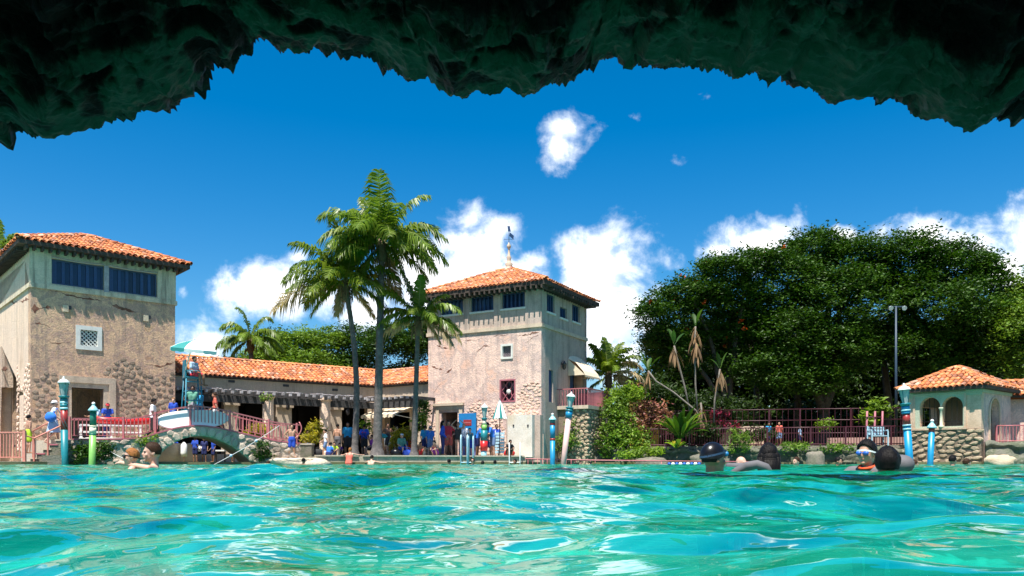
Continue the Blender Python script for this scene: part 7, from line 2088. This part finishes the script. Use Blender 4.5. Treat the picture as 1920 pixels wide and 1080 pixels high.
            mb.ell(h(.03, .13, -.16), .035, .03, .03, 8, 6); child('hair_tie', mb, 'cloth_' + mt)
    return o


def foot_at(px, py, d): return W(px, py, d)


GL, GR, GS = 'people on the bridge and terrace', 'people on the pool deck', 'bathers in the pool'
# terrace and bridge
person('boy in lime green trunks with bare back at the foot of the left steps', G(54, 29.9, .265 + .16), 1.42, 140, 'stand', 'tan', 'black', [('shorts', 'lime')], GL)
w_ = person('woman in a white sun hat and pale skirt climbing the steps with a blue bag', G(100, 30.05, .76), 1.62, 125, 'walk', 'light', 'black', [('shirt', 'white', .3), ('skirt', 'paleblue'), ('hat', 'white')], GL)
mb = MB(); c = W(95, 782, 29.75); mb.ell(c, .21, .12, .19, 14, 10)
for i, v in enumerate(mb.v): n_ = mnoise.noise(Vector(v) * 6) * .03; mb.v[i] = (v[0] + n_, v[1], v[2] - n_)
mb.tube([c + Vector((.05, .1, .15)), c + Vector((.12, .22, .34)), c + Vector((.18, .32, .15))], .015, 5); tag(mb.build('shoulder_bag', M['cloth_azure']), 'bright blue shoulder bag carried by the woman in the white hat', 'bag')
uT = LF.at(2.4, 0, 1.6)
person('person in a blue vest and red cap leaning by the dark doorway', G(201, 33.0, .94), 1.62, 30, 'lean', 'brown', 'black', [('shirt', 'royal', .5), ('trousers', 'navy'), ('ball_cap', 'red')], GL)
person('person in a pale blue shirt at the dark doorway behind the red board', G(189, 33.4, .94), 1.60, -30, 'lean', 'tan', 'black', [('shirt', 'paleblue', .6), ('trousers', 'black')], GL)
person('dark haired man in a white shirt walking onto the bridge', G(286, 32.6, .95), 1.72, 100, 'walk', 'dark', 'black', [('shirt', 'white', .6), ('trousers', 'black')], GL)
u_ = BF.pz(330, 790)[0]
person('ginger haired child in a blue shirt sitting above the paddleboard on the bridge', BF.at(u_, top_z(u_) + .02, -.65), 1.22, 20, 'stand', 'light', 'ginger', [('shirt', 'royal', .8), ('shorts', 'denim')], GL)
u_ = BF.pz(377, 790)[0]
person('person in a green and white top standing behind the legs of the high lifeguard chair', BF.at(u_, top_z(u_) + .02, -1.78), 1.74, 15, 'akimbo', 'dark', 'black', [('shirt', 'tealgreen', .5), ('shorts', 'greytop')], GL)
u_ = BF.pz(389, 790)[0]
person('person in a blue shirt half hidden at the right of the high lifeguard chair', BF.at(u_, top_z(u_) + .02, -1.72), 1.60, 160, 'stand', 'brown', 'black', [('shirt', 'turq', .7), ('shorts', 'navy')], GL)
person('lifeguard in a pale blue shirt and red shorts seated on the high teal chair', CH_(.02, -.02, zs + .05 - .375), 1.70, 72, 'sit', 'brown', 'black', [('shirt', 'paleblue', .65), ('shorts', 'red')], GL)
# boy on the rock and people on the deck
person('boy in royal blue trunks standing on the flat pale rock', G(547, 34.0, .30), 1.40, 20, 'akimbo', 'tan', 'brown', [('shorts', 'royal')], GR)
person('child in a white shirt bending by the stone bench', G(611, 36.4, .36), 1.22, -70, 'walk', 'tan', 'black', [('shirt', 'white', .7), ('shorts', 'denim')], GR)
person('person crouching in a bright blue shirt at the deck edge', G(615, 35.6, .30), 1.2, 150, 'crouch', 'light', 'black', [('shirt', 'azure', .8), ('shorts', 'navy')], GR)
person('stocky man in a turquoise shirt and dark shorts left of the tallest palm', G(652, 40.6, .36), 1.76, 5, 'stand', 'brown', 'black', [('shirt', 'turq', .75), ('shorts', 'black')], GR, build=1.2)
person('child in purple sitting by the column left of the man in turquoise', G(634, 39.2, .36), 1.2, 40, 'crouch', 'tan', 'black', [('shirt', 'purple', .6), ('shorts', 'black')], GR)
person('person in a red and blue jersey and black shorts between the two tall palms', G(683, 40.4, .36), 1.64, 175, 'stand', 'brown', 'black', [('shirt', 'royal', .7), ('shorts', 'black'), ('vest', 'red')], GR)
person('person bending over in a teal top and black shorts right of the tallest palm', G(727, 38.8, .42), 1.66, -80, 'bend', 'tan', 'black', [('tank', 'teal'), ('shorts', 'black')], GR)
person('seated person in a white cap with towel beside the golden plant', G(752, 38.4, .36), 1.55, 35, 'sit', 'light', 'brown', [('shirt', 'tealgreen', .8), ('shorts', 'royal'), ('ball_cap', 'white')], GR)
person('child in a blue and pink shirt sitting near the short palm', G(759, 39.2, .36), 1.35, -20, 'sit', 'tan', 'black', [('shirt', 'navy', .8), ('shorts', 'coral')], GR)
person('dark haired person in a blue shirt seated from behind on the planter wall', G(797, 38.9, .36), 1.52, 175, 'stand', 'brown', 'black', [('shirt', 'turq', .8), ('shorts', 'navy')], GR)
person('person with a white cap and blue shirt seen from behind beside the planter wall', G(807, 38.5, .36), 1.46, 165, 'stand', 'light', 'brown', [('shirt', 'azure', .8), ('shorts', 'denim'), ('ball_cap', 'white')], GR)
person('dark haired woman in royal blue near the tower door', G(830, 38.0, .42), 1.64, 100, 'stand', 'brown', 'black', [('shirt', 'royal', 1.2), ('trousers', 'navy')], GR, hairstyle='long')
person('man in a red shirt standing in front of the dark tower door', G(841, 40.0, .40), 1.76, 5, 'akimbo', 'tan', 'black', [('shirt', 'red', .7), ('shorts', 'coral')], GR)
person('person in black with both arms raised behind the head by the blue door', G(859, 38.3, .42), 1.58, 10, 'armsup', 'tan', 'black', [('swimsuit', 'black'), ('briefs', 'black')], GR)
person('child in teal trunks between the two pool ladders', G(881, 38.3, .36), 1.36, 20, 'stand', 'light', 'brown', [('tank', 'teal'), ('shorts', 'royal')], GR)
person('person in a blue shirt bending left of the banded lamp post', G(895, 38.2, .36), 1.62, 70, 'lean', 'brown', 'black', [('shirt', 'azure', .7), ('shorts', 'navy')], GR)
person('person in a bright blue shirt leaning on the right of the banded lamp post', G(924, 38.0, .36), 1.68, -60, 'lean', 'tan', 'black', [('shirt', 'azure', .7), ('shorts', 'denim')], GR)
person('person in black sitting low by the curved grab rails', G(953, 37.9, .36), 1.4, 30, 'crouch', 'brown', 'black', [('shirt', 'black', .7), ('shorts', 'black')], GR)
for (lab, px, d, z, H, yaw, ps, sk, hr_, wr_) in (
    ('man with bare back and grey shorts standing between column and stocky man', 633, 41.6, .36, 1.72, 160, 'stand', 'tan', 'black', [('shorts', 'grey')]),
    ('woman in a dark swimsuit walking right behind the seated white cap', 741, 41.5, .36, 1.62, 80, 'walk', 'light', 'brown', [('swimsuit', 'navy')]),
    ('boy in orange trunks standing right of the golden palm like plant', 768, 40.6, .36, 1.34, -40, 'stand', 'tan', 'black', [('shorts', 'orange')]),
    ('child in red trunks crouching at the deck edge near the short palm', 787, 37.3, .36, 1.2, 20, 'crouch', 'brown', 'black', [('shorts', 'red')]),
    ('girl in pink crouching at the deck edge below the planter', 818, 37.4, .36, 1.3, -30, 'crouch', 'light', 'brown', [('swimsuit', 'coral'), ('shorts', 'purple')]),
    ('woman in a white top standing behind the raised arms person', 870, 40.2, .40, 1.62, -15, 'stand', 'tan', 'black', [('shirt', 'white', .4), ('shorts', 'denim')]),
    ('dark skinned boy in navy trunks walking behind the banded lamp post', 913, 39.3, .36, 1.45, 70, 'walk', 'dark', 'black', [('shorts', 'navy')]),
    ('woman in a royal blue shirt right of the banded lamp post farther back', 931, 39.6, .36, 1.6, 20, 'stand', 'brown', 'black', [('shirt', 'royal', .8), ('shorts', 'black')]),
    ('child in a lime shirt sitting low beside the stone bench', 627, 36.8, .36, 1.15, 10, 'crouch', 'tan', 'brown', [('shirt', 'lime', .7), ('shorts', 'navy')]),
    ('man in white shorts and no shirt standing in the shade of the awning', 727, 42.3, .4, 1.75, 30, 'akimbo', 'brown', 'black', [('shorts', 'white')]),
    ('person in a purple shirt sitting left of the tallest palm foot', 700, 39.4, .36, 1.5, -60, 'sit', 'tan', 'black', [('shirt', 'purple', .7), ('shorts', 'black')]),
    ('seated person in black by the column left of the golden croton', 575, 38.5, .52, 1.55, 40, 'sit', 'brown', 'black', [('shirt', 'black', .7), ('shorts', 'denim')])):
    person(lab, G(px, d, z), H, yaw, ps, sk, hr_, wr_, GR)
person('woman in a pink shirt on the bridge just right of the high chair', BF.at(BF.pz(420, 790)[0], top_z(BF.pz(420, 790)[0]) + .02, -1.6), 1.6, -70, 'walk', 'tan', 'brown', [('shirt', 'coral', .6), ('shorts', 'white')], GL)
# under the arch
for k, (px, d, H, yaw, top, lab) in enumerate(((328, 35.4, 1.35, 30, 'royal', 'person in royal blue at the left under the bridge arch'), (366, 35.2, 1.45, 170, 'royal', 'person in royal blue seen from behind right of the white folded umbrella'), (383, 35.6, 1.4, 10, 'navy', 'person in dark blue in the middle of the shaded arch'), (400, 35.2, 1.35, -40, 'royal', 'person in royal blue by the middle table under the arch'), (438, 35.6, 1.3, 60, 'navy', 'person in dark blue at the right of the shaded arch'))):
    person(lab, G(px, d, .10), H * .78, yaw, 'stand', 'brown', 'black', [('shirt', top, .7), ('shorts', 'navy')], 'people under the bridge')
# people far behind the railing
person('child in turquoise behind the maroon railing under the trees', G(1441, 43.5, .95), 1.30, 20, 'stand', 'brown', 'black', [('shirt', 'turq', .7), ('shorts', 'navy')], 'people behind the railing')
person('person in pink behind the maroon railing under the trees', G(1461, 43.8, .95), 1.35, -20, 'walk', 'tan', 'black', [('shirt', 'coral', .7), ('shorts', 'denim')], 'people behind the railing')
person('person in pale lilac behind the railing, right of the one in pink', G(1500, 44, .95), 1.15, 60, 'stand', 'brown', 'black', [('shirt', 'paleblue', .7), ('shorts', 'navy')], 'people behind the railing')


def swimmer(label, px, py_top, d, H, yaw, skin, hair, wear=(), pose='swim', sink=None, **kw):
    """head top at the given photo row"""
    top = W(px, py_top, d); hs = 1.0 + max(0, (1.55 - H)) * .45; hgt = (1.585 + .118 * hs) * H / 1.70
    return person(label, (top.x, top.y, top.z - hgt), H, yaw, pose, skin, hair, list(wear), GS, **kw)


swimmer('bather with a shiny black swim cap and blue goggles pushed up', 1336, 834, 6.0, 1.5, 112, 'brown', 'black', [('cap', 'black', 0), ('goggles', 'door_blue', .045, 'frame_mid')], vox=.008)
swimmer('woman with long straight black hair seen from behind, holding a grey float', 1441, 832, 6.8, 1.62, 168, 'tan', 'black', [('swimsuit', 'navy'), ('ribbon', 'purple')], hairstyle='long', vox=.009)
swimmer('bald man resting on a pale grey float beyond the long haired woman', 1389, 856, 14.5, 1.75, 40, 'light', None, [], vox=.012)
swimmer('boy in mirrored blue goggles with an orange collar facing the viewer', 1626, 827, 7.0, 1.42, -48, 'tan', 'black', [('goggles', 'float_blue', .0, 'white'), ('shirt', 'grey', .6), ('collar', 'orange')], hairstyle='full', vox=.008, turn=0)
swimmer('bather with thick curly black hair seen from behind, nearest on the right', 1664, 841, 5.7, 1.55, 172, 'brown', 'black', [('tank', 'grey')], hairstyle='full', vox=.009)
swimmer('man with dark hair in profile holding a child at the left', 287, 830, 10.0, 1.75, -62, 'light', 'brown', [], 'hug', vox=.010)
swimmer('blond child with dark goggles held by the man at the left', 248, 841, 9.7, 1.25, -66, 'light', 'ginger', [('goggles', 'black', .0, 'black')], vox=.010)
swimmer('dark haired bather in profile, in the water left of the pitted boulder', 1494, 857, 21, 1.6, -70, 'light', 'brown', [], vox=.014)
swimmer('dark haired bather low in the water right of the pitted boulder', 1571, 857, 21, 1.5, 60, 'tan', 'black', [], vox=.014)
swimmer('dark haired bather near the pavilion, turned to the right', 1786, 854, 19, 1.65, 120, 'tan', 'black', [], vox=.014)
swimmer('pink shouldered bather beside the short blue pole, head down', 1715, 863, 24, 1.6, 90, 'light', 'brown', [], vox=.014)
swimmer('fair bather lounging in the water right of the dark haired one by the pavilion', 1812, 860, 20, 1.6, 100, 'light', 'brown', [], vox=.014)
swimmer('girl in a coral swimsuit with her back to us, leaning on the deck edge', 654, 838, 35.0, 1.55, 172, 'light', 'ginger', [('swimsuit', 'coral')], 'ledge', hairstyle='tail')
swimmer('bare backed bather resting both arms on the deck edge under the tall palms', 694, 852, 35.2, 1.6, 165, 'light', 'black', [], 'ledge')
swimmer('dark head close to the deck wall below the woman in royal blue', 842, 861, 35.6, 1.55, 150, 'brown', 'black')
swimmer('smiling bather facing us near the deck, right of the white tube ladder', 886, 859, 33.5, 1.7, 0, 'light', 'brown', [('goggles', 'black', .0, 'black')])
swimmer('dark wet head close to the deck wall below the banded lamp post', 905, 864, 34.8, 1.5, 170, 'brown', 'black')
swimmer('dark head close to the deck wall right of the banded lamp post', 928, 863, 35.8, 1.55, 180, 'dark', 'black')
swimmer('dark head by the curved grab rails, in a navy shirt', 966, 861, 35.4, 1.6, -40, 'brown', 'black', [('shirt', 'navy', .6)])
swimmer('dark haired head low beside the flat pale rock', 569, 859, 32.5, 1.5, 160, 'brown', 'black')
swimmer('dark wet head at the left end of the flat pale rock', 503, 864, 32.0, 1.4, 140, 'tan', 'brown')


# floats held by bathers
def arc_float(label, c, R_, r_, a0, a1, mtl, tilt=0):
    mb = MB(); P_ = [Vector(c) + Vector((R_ * math.cos(a), R_ * math.sin(a) * .8, tilt * math.cos(a))) for a in np.linspace(a0, a1, 26)]
    mb.tube(P_, r_, 12); mb.ell(P_[0], r_, r_, r_, 10, 8); mb.ell(P_[-1], r_, r_, r_, 10, 8); return tag(mb.build('swim_float', M[mtl]), label, 'float', 'floats held by bathers')


mb = MB(); mb.tube([W(1368, 892, 6.6), W(1384, 882, 6.6), W(1402, 874, 6.55), (W(1420, 871, 6.5)), W(1436, 876, 6.5), W(1448, 892, 6.5)], [.025, .034, .038, .038, .034, .025], 12); tag(mb.build('swim_float', M['cloth_grey']), 'curved grey foam float held by the woman with long hair', 'float', 'floats held by bathers')
arc_float('pale grey ring float under the bald man', G(1390, 14.2, .02), .22, .06, -PI, PI * .99, 'cloth_grey')
mb = MB(); mb.ell(W(1691, 871, 6.1), .085, .10, .075, 14, 10); tag(mb.build('swim_float', M['cloth_grey']), 'rounded grey float just behind the nearest curly haired bather', 'float', 'floats held by bathers')

# bake the remeshed bodies and clothes
dg = bpy.context.evaluated_depsgraph_get()
done = []
for o, after in JOBS:
    me = bpy.data.meshes.new_from_object(o.evaluated_get(dg), depsgraph=dg)
    done.append((o, me, after))
for o, me, after in done:
    old = o.data; mats = [mm for mm in old.materials]; o.modifiers.clear(); o.data = me
    me.materials.clear()
    for mm in mats: me.materials.append(mm)
    me.polygons.foreach_set('material_index', np.zeros(len(me.polygons), np.int32))
    me.polygons.foreach_set('use_smooth', np.ones(len(me.polygons), bool))
    if after: after(me)
    me.update(); me.name = o.name
    bpy.data.meshes.remove(old)
